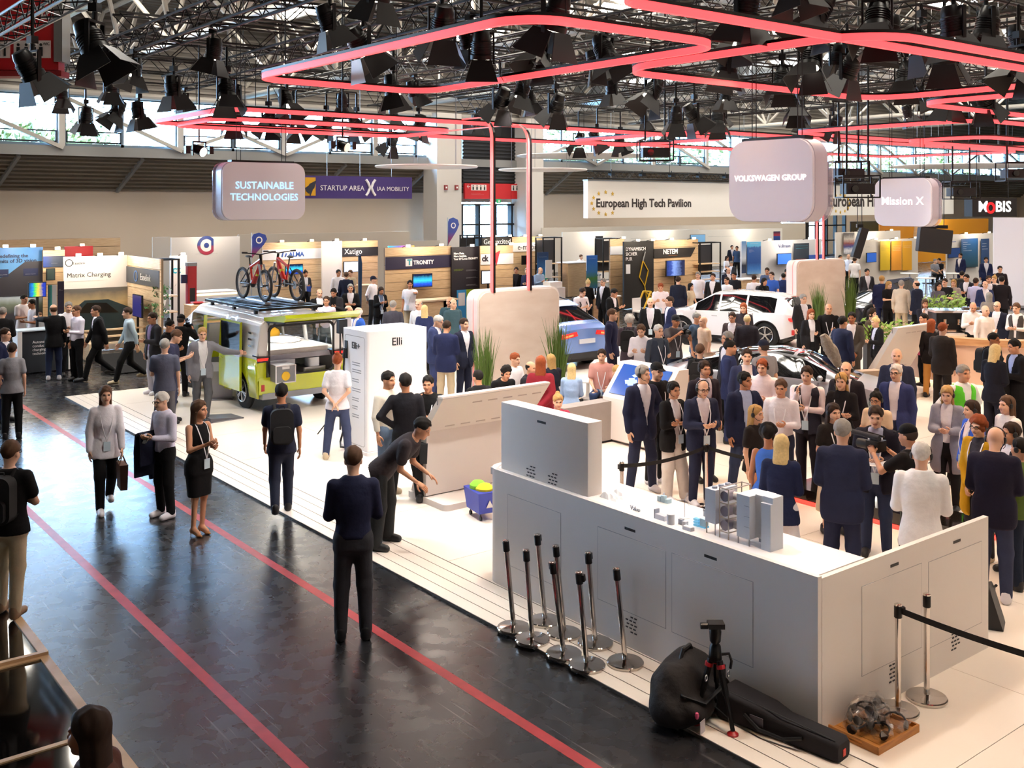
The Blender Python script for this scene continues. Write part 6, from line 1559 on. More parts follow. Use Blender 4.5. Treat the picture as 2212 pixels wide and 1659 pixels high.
# -- feather flags
def flag(px, py0, py1, Y, lab):
 a, b = onY(px, py0, Y), onY(px, py1, Y); h = a.z
 t = thing('feather_flag', lab, 'flag', (a.x, Y, 0),0, 'blue to red feather flags'); MB().cyl((0,0,0),(0,0, h),.02, n=8).build('pole', STEEL, t); MB().box(-.3,.3,-.2,.2,0,.02).build('foot_plate', STEEL, t)
 Hh = h - b.z
 sail = [(.0,0),(.06,.1 * Hh),(.5,.55 * Hh),(.62,.75 * Hh),(.55,.92 * Hh),(.3, Hh),(.08,.95 * Hh),(0,.8 * Hh)]
 MB().prism(sail, -.01,.01, 'y').build('sail', gradmat('flag_print', [(0, '9c2a50'),(.3, '7a2f6c'),(.5, '2f3f96'),(1, '2a4aa0')], 2,.3), t, (0,0, b.z), ang=None)
 ring(MB(), [(.13 * math.cos(k * PI / 8),.13 * math.sin(k * PI / 8)) for k in range(16)], [(.09 * math.cos(k * PI / 8),.09 * math.sin(k * PI / 8)) for k in range(16)], 0,.006).build('ring_print', WT, t, (.3,-.012, b.z + Hh * .72),(PI / 2,0,0))
flag(543,503,560,36, 'blue to red feather flag beside the reception wall'); flag(967,470,532,38, 'blue to red feather flag before the pale pier')
# -- alma, white column, xatigo
t, W, H, fx, fz = wall_x(567,695,523,36.5, 'booth_wall', 'wooden booth wall with white ALMA header'); band(t, W, fz(630,560), fz(630,538), mat('e6e4e8', .6)); txt('ALMA', fx(657) - fx(623), mat('27509c', .6), t, (fx(623),-.035, fz(630,554)), h=.4, bold=.015)
for k in range(3): MB().bar((fx(608) + k * .13,-.035, fz(610,555)),(fx(611) + k * .13,-.035, fz(610,544) - k * .06),.05).build('stripe_mark', mat('27509c', .6), t)
tv(615,653,571,592,36.3, 'bright blue monitor on the ALMA wall', SCRB, False)
t, W, H, fx, fz = wall_x(696,739,521,36.2, 'booth_wall', 'white booth end panel between the ALMA and Xatigo walls', mode='panel', lamps=1, light=8)
t, W, H, fx, fz = wall_x(739,816,520,36.5, 'booth_wall', 'wooden booth wall with black Xatigo header', lamps=1); band(t, W, fz(777,553), fz(777,534), mat('232228', .7)); txt('Xatigo', fx(781) - fx(743), WT, t, (fx(743),-.035, fz(777,548)), h=.4)
tv(741,775,565,587,36.2, 'white document monitor on the Xatigo wall', SCRW, False)
t = thing('feather_flag', 'slim dark blue banner flag before the Xatigo wall', 'flag', (*onY(774,600,33).xy, 0)); MB().prism([(0,.1),(.12,.2),(.16,2.0),(.1,2.35),(0,2.3)], -.01,.01, 'y').build('sail', mat('1f3f66', .6), t); MB().cyl((0,0,0),(0,0,2.3),.012, n=6).build('pole', STEEL, t); MB().box(-.2,.2,-.15,.15,0,.015).build('foot_plate', STEEL, t)
wcn = thing('booth_counter', 'wooden counter before the Xatigo wall', 'counter', (onY(775,650,34).x, 34,0)); MB().box(0,.7,0,.5,0,1.1).build('body', WOOD, wcn, ang=None); MB().box(-.02,.72,-.02,.52,1.1,1.13).build('top', WOOD2, wcn, ang=None)
t, W, H, fx, fz = wall_x(840,895,531,33.5, 'light_header', 'thin rainbow glowing screen edge behind the TRONITY wall', 'screen', 'panel', gradmat('rainbow', [(0, '28b0e0'),(.4, '7a6ae8'),(.7, 'e85ab0'),(1, 'f0c050')], 0,.2,.4,1.0), lamps=0, light=0)
# -- tronity
t, W, H, fx, fz = wall_x(832,975,533,30.3, 'booth_wall', 'wooden booth wall with navy TRONITY header'); band(t, W, fz(900,580), fz(900,553), NAVY); txt('TRONITY', fx(936) - fx(892), WT, t, (fx(892),-.035, fz(900,571)), h=.4, bold=.01)
MB().box(fx(875), fx(889),-.04,-.03, fz(880,575), fz(880,559)).build('letter_square', mat('d9d6da', .5), t); txt('T', .18, mat('3f8f9c', .5), t, (fx(879),-.045, fz(880,572)), h=.3, bold=.02)
tv(890,932,592,619,30.1, 'blue graph monitor on the TRONITY wall', SCRB, False)
t, W, H, fx, fz = wall_x(976,1037,533,30.2, 'booth_wall', 'black booth panel reading More Data More Insights', mode='panel', col=mat('1c1620', .6), lamps=1, light=8)
txt('More Data,\nMore Insights,\nYour EV Loves TRONITY', W * .86, WT, t, (W * .06,-.01, fz(1000,549)), h=.2, bold=.006); txt('~Stop by and\ntalk to us', W * .34, mat('b6d62a', .6), t, (W * .06,-.01, fz(1000,582)), h=.1)
for k in range(3): txt('~Fleet insights\nfor every vehicle', W * .4, WTX, t, (W * .5,-.01, fz(1000,584 + k * 16)), h=.08)
MB().box(W * .5, W, -.012,0,0, fz(1000,626)).build('green_print', GREENL, t); MB().box(W * .17, W * .5,-.012,0,0, fz(1000,626)).build('blue_print', mat('2f8fd0', .6), t); MB().box(W * .22, W * .45,-.018,-.01, fz(1000,660), fz(1000,632)).build('card_print', WTX, t)
t, W, H, fx, fz = wall_x(1038,1108,530,30.0, 'booth_wall', 'wooden booth wall with white header and red arrow mark', lamps=2); band(t, W, fz(1070,571), fz(1070,548), mat('e4e0e4', .6)); txt('ck', (fx(1055) - fx(1040)), mat('2c2530', .6), t, (fx(1040),-.035, fz(1070,563)), h=.4, bold=.02); txt('~REPORT', fx(1055) - fx(1039), GREY, t, (fx(1039),-.035, fz(1070,568)), h=.1)
MB().prism([(0,.12),(.45,.3),(.28,-.25),(.2,.02)], -.04,-.03, 'y').build('arrow_mark', mat('c2303a', .6), t, (fx(1058),0, fz(1070,559)))
tv(1038,1068,585,612,29.8, 'pale world map monitor on the wall with the red arrow', SCRW)
# -- second row
t, W, H, fx, fz = wall_x(1040,1107,512,36.3, 'booth_wall', 'black booth header reading Get excited', mode='panel', col=mat('221d1b', .6), lamps=2, light=10); txt('Get excited', W * .86, WT, t, (W * .06,-.01, fz(1070,527)), h=.4)
t, W, H, fx, fz = wall_x(1107,1172,511,36.2, 'booth_wall', 'wooden booth wall with white e-mobilio header', lamps=2); band(t, W, fz(1140,543), fz(1140,524), mat('eceae8', .6)); txt('e-mobilio', fx(1168) - fx(1117), mat('2d2d31', .6), t, (fx(1117),-.035, fz(1140,539)), h=.4)
tv(1126,1146,552,571,36.0, 'dark monitor on the e-mobilio wall', mat('150f12', .3, emit=.1), False)
rack(1173,1213,513,35.0, 'black rack frame beside the e-mobilio wall', 3,.5, True, ANTH); rack(1009,1040,508,35, 'black rack frame behind the black TRONITY panel', 2,.5, False, BLACK)
poster(1160,1184,545,618,33.5, 'blue technology roll-up banner beside the e-mobilio wall', gradmat('blue_tech', [(0, '1d4f86'),(.35, '2f9f7a'),(.5, '2b6ba8'),(1, '16345e')], 2,1.5), [('~CHARGING', .15,.85,.7, WT)], 'rollup_banner', 'banner', True)
poster(1178,1192,562,600,32.8, 'white cabinet panel with three black sockets', mat('d8d4d2', .6),(), 'wall_box', 'charger', True)
wb_ = thing('white_charger', 'white box shaped charger counter beside the partition top', 'cabinet', (onY(1186,640,27.5).x, 27.5,0)); MB().box(0,.75,0,.5,0,1.25).build('body', mat('dcdad9', .5), wb_, ang=None); MB().box(.1,.65,.05,.45,1.25,1.45).build('upper_box', WHITE, wb_, ang=None)
bw_ = thing('bar_pedestal', 'square wooden pedestal of the meeting bar under the seated man', 'pedestal', (onY(1227,600,35).x, 35,0)); MB().box(0,1.1,0,.7,0,1.5).build('body', WOOD, bw_, ang=None); MB().box(-.05,1.15,-.05,.75,1.5,1.54).build('top', WHITE, bw_, ang=None)
poster(1267,1290,552,622,32, 'blue landscape roll-up banner beside the meeting bar', gradmat('blue_land', [(0, '1f5fae'),(.4, '4f8a3a'),(.6, '3f7fc0'),(1, '2a6fd0')], 2,2), [('~ENERGY', .2,.88,.6, WT)], 'rollup_banner', 'banner', True)
poster(1286,1302,510,545,35, 'dark hanging banner with product icons', mat('1e2024', .6),(), 'hanging_poster', 'poster', True)
rack(1303,1337,515,33, 'black rack with dark boards behind the seated headset man', 4,.5, True, ANTH)
t, W, H, fx, fz = wall_x(1318,1348,516,30.4, 'booth_wall', 'narrow wooden booth wall with white header beside the black poster', lamps=1, light=10); band(t, W, fz(1333,550), fz(1333,532), mat('dde0e6', .6))
t, W, H, fx, fz = wall_x(1348,1412,521,29.6, 'booth_wall', 'black booth poster reading DYNAMISCH SICHER PUR with a yellow robot frame', mode='panel', col=mat('1d1a18', .6), lamps=2, light=10); txt('DYNAMISCH\nSICHER\nPUR', W * .66, WT, t, (W * .05,-.01, fz(1380,541)), h=.3)
YL = mat('d2a81e', .6)
for a, b in (((.50,.46),(.62,.70)),((.62,.70),(.80,.55)),((.80,.55),(.68,.32)),((.68,.32),(.50,.46)),((.62,.70),(.70,.84)),((.68,.32),(.74,.12))): MB().bar((W * a[0], -.02, H * a[1]),(W * b[0], -.02, H * b[1]),.035).build('robot_print', YL if b[1] < .8 else GREY, t)
MB().box(W * .06, W * .2,-.012,0, H * .52, H * .66).build('white_card_print', WTX, t)
t, W, H, fx, fz = wall_x(1412,1508,518,29.6, 'booth_wall', 'wooden booth wall with slanted black NETEM header'); MB().prism([(0, fz(1450,556)),(W * .82, fz(1450,556)),(W * .93, fz(1450,536)),(0, fz(1450,536))], -.03,0, 'y').build('fascia_band', mat('26201d', .6), t, ang=None); txt('NETEM', fx(1462) - fx(1431), WT, t, (fx(1431),-.035, fz(1450,548)), h=.4, bold=.012); txt('~RACING', fx(1462) - fx(1443), mat('d07a2a', .6), t, (fx(1443),-.035, fz(1450,553)), h=.1)
tv(1437,1477,563,595,29.4, 'monitor showing a blue quad bike on the NETEM wall', gradmat('quad_screen', [(0, '0d1430'),(.4, '27408c'),(.55, '6a86c8'),(1, '101a3c')], 0,3,.2,.9))
rack(1512,1556,524,29.2, 'black rack with dark boards beside the NETEM wall', 5,.5, True, ANTH)
# -- white walls behind
for px0, px1, pyt, Y, lab, s in ((1215,1345,500,42, 'plain white far wall behind the meeting bar', ''),(1345,1510,497,44, 'white far wall with small product shelf print behind the NETEM wall', '~INNOVATION NETWORK'),(1510,1690,495,46, 'white far wall with posters behind the blue poster wall', '~research partners')):
 t, W, H, fx, fz = wall_x(px0, px1, pyt, Y, 'booth_wall', lab, mode='panel', col=mat('e4dfd8', .7), lamps=0, light=22)
 if s: txt(s, W * .3, GREY, t, (W * .1,-.01, H - .5), h=.2)
tv(1490,1522,507,523,43.99, 'pale blue monitor high on the far white wall', mat('6f9cc0', .3, emit=.5), False); poster(1671,1685,500,519,45.99, 'small red and blue poster on the far white wall', gradmat('redblue', [(0, '223a80'),(.5, '2a4a90'),(.6, 'b03040'),(1, '2a2f50')], 2))
t, W, H, fx, fz = wall_x(1602,1775,519,29.0, 'booth_wall', 'white booth wall with blue posters and Vollmann lettering', mode='panel', col=mat('d9dade', .7), lamps=2); txt('Vollmann', fx(1707) - fx(1681), mat('2a3a7a', .6), t, (fx(1681),-.01, fz(1690,535)), h=.3)
poster(1614,1643,523,591,28.9, 'tall blue poster with engine drawing on the white booth wall', gradmat('engine_blue', [(0, '7fb0e0'),(.2, '3f7fd0'),(.4, '1f4f9c'),(.88, '1f5aa8'),(.92, '4fb0e0'),(1, '4fb0e0')], 2,1), [('~Antrieb', .2,.93,.6, WT),('~modular\nefficient\nlightweight\nquiet', .1,.75,.4, WT)])
poster(1602,1611,521,590,28.8, 'narrow white and blue edge poster on the white booth wall', gradmat('edge_poster', [(0, '28406c'),(.3, '1a2438'),(.5, 'd0d8e4'),(1, '5a8ac0')], 2)); tv(1677,1707,548,570,28.8, 'bright blue monitor on the white booth wall', mat('3a6ad0', .3, emit=.9), False)
poster(1715,1747,526,563,28.8, 'dark poster with turquoise headline on the white booth wall', mat('2c3646', .6), [('~HYDROGEN\nPLATFORM', .1,.82,.8, mat('37b6c8', .6)),('~NEUES', .1,.06,.7, mat('e0603a', .6))]); poster(1747,1777,551,572,28.7, 'low bright blue poster beside the far partition', mat('2a56b0', .6), [('~H2', .3,.3,.3, WT)])
wc2 = thing('booth_counter', 'wooden counter before the white booth wall', 'counter', (onY(1603,620,27.5).x, 27.5,0)); MB().box(0,1.1,0,.6,0,1.05).build('body', WOOD, wc2, ang=None); MB().box(-.05,1.15,-.05,.65,1.05,1.09).build('top', WHITE, wc2, ang=None)
t, W, H, fx, fz = wall_x(1806,1945,500,30.5, 'booth_wall', 'white booth wall with truck posters behind the far partition', mode='panel', col=mat('e2dcd4', .7), lamps=2); txt('~Future Lab', W * .18, mat('3a4a90', .6), t, (W * .55,-.01, H - .55), h=.2)
poster(1822,1845,503,548,30.4, 'poster with a red truck photograph', gradmat('truck_poster', [(0, '1f2f6a'),(.25, 'e4e4ea'),(.45, '27408c'),(.6, '8a3a30'),(.8, 'c0b8b0'),(1, '40383a')], 2,2))
t, W, H, fx, fz = wall_x(1855,1983,517,28.0, 'booth_wall', 'white booth wall carrying three yellow and orange banners', mode='panel', col=mat('d8d0c6', .7), lamps=3)
for px0, px1, c_, lab, s in ((1901,1922, 'c9a81c', 'yellow banner, first of three on the white wall', '~Perfect\nsurface\nfor perfect\nvision'),(1925,1947, 'd9922a', 'orange banner, middle of three on the white wall', '~Experience\nthe future\nof surface\nprotection'),(1949,1969, 'dfa21c', 'amber banner, last of three on the white wall', '~innovation\nsince 1950')):
 poster(px0, px1,521,583,27.9, lab, mat(c_, .6), [(s, .1,.82,.8, WT if px0 > 1901 else DARKGREY)])
txt('~Finest', .4, GREY, t, (fx(1868),-.01, fz(1870,534)), h=.2); tv(1870,1891,546,566,27.8, 'blue monitor on the wall with the yellow banners', mat('2a56a8', .3, emit=.6), False)
t, W, H, fx, fz = wall_x(1900,2135,474,40, 'booth_wall', 'large orange wall panel with timber struts behind the small hanging sign', mode='panel', col=gradmat('orange_wall', [(0, 'c9781c'),(.5, 'e09a28'),(1, 'c98420')], 0), lamps=0, light=30)
for x in (.28,.32): MB().bar((W * x, -.1,1.0),(W * (x + .03),-.1, H),.3).build('timber_strut', WOOD, t)
t, W, H, fx, fz = wall_x(1838,1905,478,42, 'booth_wall', 'black tall wall beside the orange wall panel', mode='panel', col=BLACK, lamps=0, light=0)
t, W, H, fx, fz = wall_x(2046,2146,505,27.6, 'booth_wall', 'pale booth wall with two dark blue posters near the white media wall', mode='panel', col=mat('cfc9c4', .7), lamps=2)
poster(2076,2112,516,576,27.5, 'large dark blue poster with white headline', gradmat('navy_poster', [(0, '20343a'),(.2, '1d4a60'),(1, '1f4f86')], 2), [('~YOUR\nPARTNER\nFOR\nNEW\nMOBILITY', .1,.85,.5, WT)]); poster(2119,2136,516,574,27.5, 'narrow dark blue poster beside the large one', mat('22406c', .6), [('~YOU\nARE\nHERE', .1,.8,.7, WT)]); tv(2046,2072,536,556,27.4, 'dark blue monitor beside the large blue poster', mat('1f3560', .3, emit=.5), False); txt('~ZLKA', W * .16, mat('2a56a8', .6), t, (fx(2048),-.01, fz(2060,524)), h=.3, bold=.01)
# -- white media wall at the frame edge
a = onD(2146,560,42)
mw = thing('media_wall', 'tall plain white media wall at the frame edge', 'wall panel', (a.x, a.y, 0),-PI / 2 + .5)
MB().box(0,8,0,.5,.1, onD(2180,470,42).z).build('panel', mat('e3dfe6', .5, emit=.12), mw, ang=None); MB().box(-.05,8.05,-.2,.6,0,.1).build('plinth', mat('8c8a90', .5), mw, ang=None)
# low beige hall partition and pale panel runs behind the booths
for px0, px1, pyt, Y, lab in ((330,372,512,41, 'grey beige partition edge beside the reception wall'),(515,885,503,43, 'long pale hall partition behind the ALMA wall'),(885,950,520,44, 'short pale hall partition before the pier'),(1170,1740,487,48, 'long beige hall partition below the white fascia')):
 wall_x(px0, px1, pyt, Y, 'hall_partition', lab, 'partition', 'panel', mat('c4b9ab', .8), lamps=0, light=0)
# bar tables and stools at the far booths
def bar_table(px, py, z, lab, n=2):
 p = at(px, py, z); t = thing('bar_table', lab, 'table', (p.x, p.y, 0)); MB().lathe([(.38, z - .03),(.4, z - .02),(.4, z)], n=24).build('tabletop', WHITE, t); MB().cyl((0,0,.02),(0,0, z - .03),.03, n=10).build('leg', STEEL, t); MB().lathe([(.25,0),(.25,.015),(.04,.03)], n=20).build('foot', STEEL, t)
 for k in range(n):
  a = k * 2.4 + .5; s = thing('bar_stool', 'tall stool %s of the %s' % (['on the near side', 'on the far side', 'at the end'][k], lab), 'stool', (p.x + .75 * math.cos(a), p.y + .75 * math.sin(a),0),0, 'bar stools')
  MB().lathe([(.17,.74),(.19,.76),(.17,.79)], n=16).build('seat', BLACK, s)
  for q in range(4): MB().bar((.1 * math.cos(q * PI / 2 + .78),.1 * math.sin(q * PI / 2 + .78),.74),(.22 * math.cos(q * PI / 2 + .78),.22 * math.sin(q * PI / 2 + .78),0),.022).build('leg', STEEL, s)
  MB().tube([(.17 * math.cos(q * PI / 6),.17 * math.sin(q * PI / 6),.3) for q in range(12)], .01,5, closed=True).build('foot_ring', STEEL, s)
bar_table(1965,590,1.08, 'white bar table before the yellow banners'); bar_table(2060,590,1.08, 'white bar table before the blue posters'); bar_table(2000,600,1.05, 'white bar table nearest the flat loudspeaker'); bar_table(1320,580,1.05, 'white bar table beside the meeting bar')
wcn = thing('booth_counter', 'wooden counter with a leaning man before the TRONITY wall', 'counter', (onY(903,650,28.2).x, 28.2,0)); MB().box(0,1.5,0,.1,0,1.0).build('front', WOOD, wcn, ang=None); MB().box(1.0,1.5,0,.6,0,1.0).build('body', WOOD, wcn, ang=None); MB().box(-.1,1.55,-.05,.6,1.0,1.05).build('top', WOOD2, wcn, ang=None); MB().box(0,.08,.5,.58,0,1.0).build('leg', WOOD, wcn)
wc3 = thing('booth_counter', 'wooden counter behind the blue car', 'counter', (onY(1282,660,25.5).x, 25.5,0)); MB().box(0,1.2,0,.6,0,1.02).build('body', woodmat('counter_wood', 'a9835a', 'c6a077'), wc3, ang=None); MB().box(-.05,1.25,-.05,.65,1.02,1.06).build('top', WHITE, wc3, ang=None)
wcd = thing('white_chair', 'small white sign chair beside the yellow robot', 'chair', gp(1383,700)); MB().box(-.2,.2,-.2,.2,.42,.46).build('seat', WHITE, wcd); MB().box(-.2,.2,.17,.2,.46,.9).build('backrest', WHITE, wcd)
for x in (-.18,.18):
 for y in (-.18,.18): MB().bar((x, y, 0),(x, y, .42),.025).build('leg', WHITE, wcd)
# yellow tubular robot vehicle before the black poster
rb = thing('yellow_robot_frame', 'yellow tubular vehicle frame on display before the black poster', 'exhibit', gp(1403,690),.3)
for a, b in (((-.5,0,.35),(.1,0,1.0)),((-.5,.3,.35),(.1,.3,1.0)),((.1,0,1.0),(.5,.1,.8)),((.1,.3,1.0),(.5,.2,.8)),((-.5,0,.35),(-.5,.3,.35)),((.1,0,1.0),(.1,.3,1.0)),((-.5,.15,.35),(.4,.15,.25)),((.4,.15,.25),(.5,.15,.8))): MB().cyl(a, b, .035, n=8).build('tube', YL, rb)
for x in (-.55,.5):
 m = MB().tube([(x + .22 * math.cos(k * PI / 10),.15,.25 + .22 * math.sin(k * PI / 10)) for k in range(20)], .05,8, closed=True); m.build('tyre', TYRE, rb)
# ================================================================== vehicles
def ip(x, tab): return np.interp(x, [a for a, b in tab], [b for a, b in tab])
def wheel_parts(t, pos, r, w, out, rim, n=5, spoke=None, nm='wheel'):
 """wheel lying in the X-Z plane; out = +1 / -1 side that shows"""
 wh = MB().tube([(r * .80 * math.cos(a),0, r * .80 * math.sin(a)) for a in [2 * PI * k / 28 for k in range(28)]], r * .205,10, closed=True, flat=w / (r * .41)).build('tyre', TYRE, t, loc=pos)
 y = out * w * .38
 m = MB().tube([(r * .64 * math.cos(a), y, r * .64 * math.sin(a)) for a in [2 * PI * k / 28 for k in range(28)]], r * .035,6, closed=True).cyl((0, y * .6,0),(0, y * 1.05,0), r * .13, n=14)
 for k in range(n):
  a = 2 * PI * k / n + .3
  for da in (-.12,.12): m.bar((r * .1 * math.cos(a), y, r * .1 * math.sin(a)),(r * .64 * math.cos(a + da), y * .95, r * .64 * math.sin(a + da)), r * .075,.02)
 m.build('rim', rim, wh); MB().cyl((0, y * .2,0),(0, y * .5,0), r * .62, n=24).build('brake_disc', mat('34353a', .4,.6), wh)
 return wh
def car(loc, rz, lab, S, paint, glass=GLASSD, name='car', scale=1.0):
 t = thing(name, lab, 'car', loc, rz); t.scale = (scale,) * 3
 L = S['len']; N = 72; xs = np.linspace(-L / 2, L / 2, N); R = S['wr']
 rows = 10; V = np.zeros((N, 2 * rows - 1,3))
 for i, x in enumerate(xs):
  sill = ip(x, S['sill']); belt = ip(x, S['belt']); roof = max(ip(x, S['roof']), belt + .004); wl, wb, wr = ip(x, S['wlow']), ip(x, S['wbelt']), ip(x, S['wroof'])
  arch = 0
  for xw in S['wheels']:
   d = abs(x - xw)
   if d < R * 1.16: arch = max(arch, R + math.sqrt((R * 1.16) ** 2 - d * d))
  b = max(sill, arch); b = min(b, belt - .06)
  z1 = max(sill + .16, b + .005); zm = max((sill + belt) * .52, z1 + .005); zb = belt - .05
  zm = min(zm, zb - .005); z1 = min(z1, zm - .005)
  g = roof - belt
  P = [(wl * .985, b),(wl, z1),((wl + wb) / 2 + .012, zm),(wb + .004, zb),(wb * .985, belt),(wb + (wr - wb) * .55 - .0, belt + g * .5),(wr, belt + g * .88),(wr * .93, belt + g * .97),(wr * .55, roof + .012),(0, roof + .02)]
  for k, (y, z) in enumerate(P): V[i, k] = (x, y, z); V[i, 2 * rows - 2 - k] = (x, -y, z)
 K = 2 * rows - 1; parts = {}
 def fi(i, k): return i * K + k
 for i in range(N - 1):
  xm = (xs[i] + xs[i + 1]) / 2
  for k in range(K - 1):
   kk = min(k, K - 2 - k); nm = 'body'
   g = ip(xm, S['roof']) - ip(xm, S['belt'])
   if kk in (4,5) and g > .18:
    for q, (a, b) in enumerate(S['swin']):
     if a < xm < b: nm = ('side_window', k < rows - 1, q)
   if kk in (7,8) or (kk == 6 and False):
    for wn, (a, b) in S['twin'].items():
     if a < xm < b: nm = (wn,)
   parts.setdefault(nm, []).append((fi(i, k), fi(i + 1, k), fi(i + 1, k + 1), fi(i, k + 1)))
 flat = V.reshape(-1,3)
 for nm, fs in parts.items():
  used = sorted({v for f in fs for v in f}); mp = {v: j for j, v in enumerate(used)}
  m = MB().add([tuple(flat[v]) for v in used], [[mp[v] for v in f] for f in fs])
  if nm == 'body':
   for e in (0, N - 1):
    o = len(m.v); m.v += [tuple(p) for p in V[e]]; m.f.append([o + k for k in (range(K) if e else range(K - 1,-1,-1))]); m.m.append(0)
   m.build('body', paint, t, ang=.7)
  else: m.build(nm[0], glass, t, ang=.7)
 for xw in S['wheels']:
  for sd in (-1,1):
   yy = sd * (ip(xw, S['wlow']) - S.get('ww', .22) * .55)
   wheel_parts(t, (xw, yy, R), R, S.get('ww', .22), sd, S.get('rim', mat('b9b6b2', .3,.9)), S.get('spokes', 5))
   MB().tube([(xw + R * 1.15 * math.cos(a), yy + sd * .10, R + R * 1.15 * math.sin(a)) for a in [PI * k / 16 for k in range(17)]], .022,6).build('wheel_arch', S.get('archm', mat('1b1c20', .6)), t)
 MB().box(-L / 2 + .35, L / 2 - .35,-.72,.72,.16,.42).build('underbody', BLACK, t, ang=None)
 for sd in (-1,1):
  xm_ = S['mirror']; zb = ip(xm_, S['belt']); yb = ip(xm_, S['wbelt'])
  MB().sph((xm_, sd * (yb + .10), zb + .08),(.06,.10,.06),10).build('mirror', paint, t)
  for x in S.get('handles', ()): MB().tube([(x - .09, sd * (ip(x, S['wbelt']) + .012), ip(x, S['belt']) - .14),(x + .09, sd * (ip(x, S['wbelt']) + .012), ip(x, S['belt']) - .14)], .013,6).build('door_handle', S.get('hm', STEEL), t)
  for x in S.get('doors', ()):
   MB().box(x - .004, x + .004, sd * ip(x, S['wbelt']) - .02, sd * ip(x, S['wbelt']) + .013, ip(x, S['sill']) + .15, ip(x, S['belt']) - .03).build('door_gap', BLACK, t)
 return t
SUV = dict(len=4.6, wr=.37, wheels=(-1.38,1.42), sill=[(-2.3,.42),(-1.9,.28),(1.9,.26),(2.3,.38)], belt=[(-2.3,.98),(-1.9,1.06),(-1.2,1.04),(1.0,.98),(1.5,.95),(2.1,.84),(2.3,.66)],
 roof=[(-2.3,1.0),(-2.12,1.10),(-1.95,1.14),(-1.25,1.50),(-.4,1.60),(.3,1.56),(1.15,1.05),(1.5,.985),(2.1,.88),(2.3,.68)], wlow=[(-2.3,.72),(-2.0,.90),(-1,.94),(1,.94),(1.9,.9),(2.3,.66)], wbelt=[(-2.3,.70),(-2.0,.86),(-1,.90),(1,.90),(1.9,.85),(2.3,.62)],
 wroof=[(-2.3,.64),(-1.95,.74),(-1.2,.60),(.3,.62),(1.15,.74),(1.9,.74),(2.3,.5)], swin=[(-1.55,-.72),(-.66,.16),(.22,.85)], twin={'rear_window': (-1.9,-1.3), 'windscreen': (.36,1.12)}, mirror=.95, handles=(-.75,.25), doors=(-1.05,-.2,.85))
BLUE = mat('6d8fd0', .25,.35, coat=.8); SILV = mat('b9bcc4', .28,.7, coat=.6); PEARL = mat('eef0f4', .2, coat=.8)
def lights(t, S, rear=True):
 x = -S['len'] / 2
 for sd in (-1,1):
  MB().prism([(sd * .30,.86),(sd * .80,.80),(sd * .86,.90),(sd * .34,.96)], x - .03, x + .14, 'x').build('tail_light', mat('d0201c', .3, emit=.8), t); MB().prism([(sd * .45,.87),(sd * .74,.83),(sd * .76,.87),(sd * .46,.91)], x - .036, x + .1, 'x').build('tail_light_core', mat('ff6a3a', .3, emit=1.8), t)
  MB().box(x - .02, x + .05, sd * .78 - .03, sd * .78 + .03,.42,.56).build('reflector', mat('c03030', .4), t)
  MB().sph((S['len'] / 2 - .14, sd * .58,.70),(.12,.14,.05),10).build('headlight', mat('dfe6ee', .1, emit=.3), t)
 MB().box(x - .03, x + .2,-.74,.74,.30,.44).build('rear_diffuser', mat('1c1d20', .5), t, ang=None); MB().box(x - .035, x, -.26,.26,.66,.77).build('number_plate', mat('c9cdd4', .5), t)
p = at(1262,800); bx, by = 17.55,21.7
c1 = car((bx, by, 0), PI / 2, 'blue metallic coupe SUV seen from behind, beside the pink partition', SUV, BLUE, scale=1.03); lights(c1, SUV)
for sd in (-1,1): MB().tube([(-1.1, sd * .58,1.57),(-.4, sd * .6,1.655),(.3, sd * .6,1.61)], .018,6).build('roof_rail', BLACKM, c1)
MB().prism([(-1.34,1.47),(-1.0,1.58),(-1.0,1.60),(-1.42,1.50)], -.55,.55, 'y').build('roof_spoiler', BLUE, c1)
HATCH = dict(SUV); HATCH.update(len=4.3, wheels=(-1.32,1.34), roof=[(-2.15,1.0),(-2.02,1.22),(-1.85,1.42),(-1.4,1.53),(-.3,1.57),(.35,1.52),(1.2,1.03),(1.5,.98),(2.0,.88),(2.15,.68)], belt=[(-2.15,.95),(-1.9,1.04),(1.0,.97),(1.5,.94),(2.0,.84),(2.15,.66)],
 sill=[(-2.15,.40),(-1.8,.28),(1.8,.26),(2.15,.38)], wlow=[(-2.15,.74),(-1.9,.90),(1.7,.9),(2.15,.66)], wbelt=[(-2.15,.72),(-1.9,.87),(1.7,.86),(2.15,.62)], wroof=[(-2.15,.62),(-1.85,.62),(.35,.62),(1.2,.74),(2.15,.5)], swin=[(-1.6,-.75),(-.69,.12),(.18,.9)], twin={'rear_window': (-2.05,-1.8), 'windscreen': (.42,1.16)}, doors=(-.95,-.2,.85))
q = onD(1585,700,31.5)
c2 = car((q.x, q.y, 0), PI / 2 + .30, 'white compact electric car seen from the side behind the crowd', HATCH, PEARL); lights(c2, HATCH)
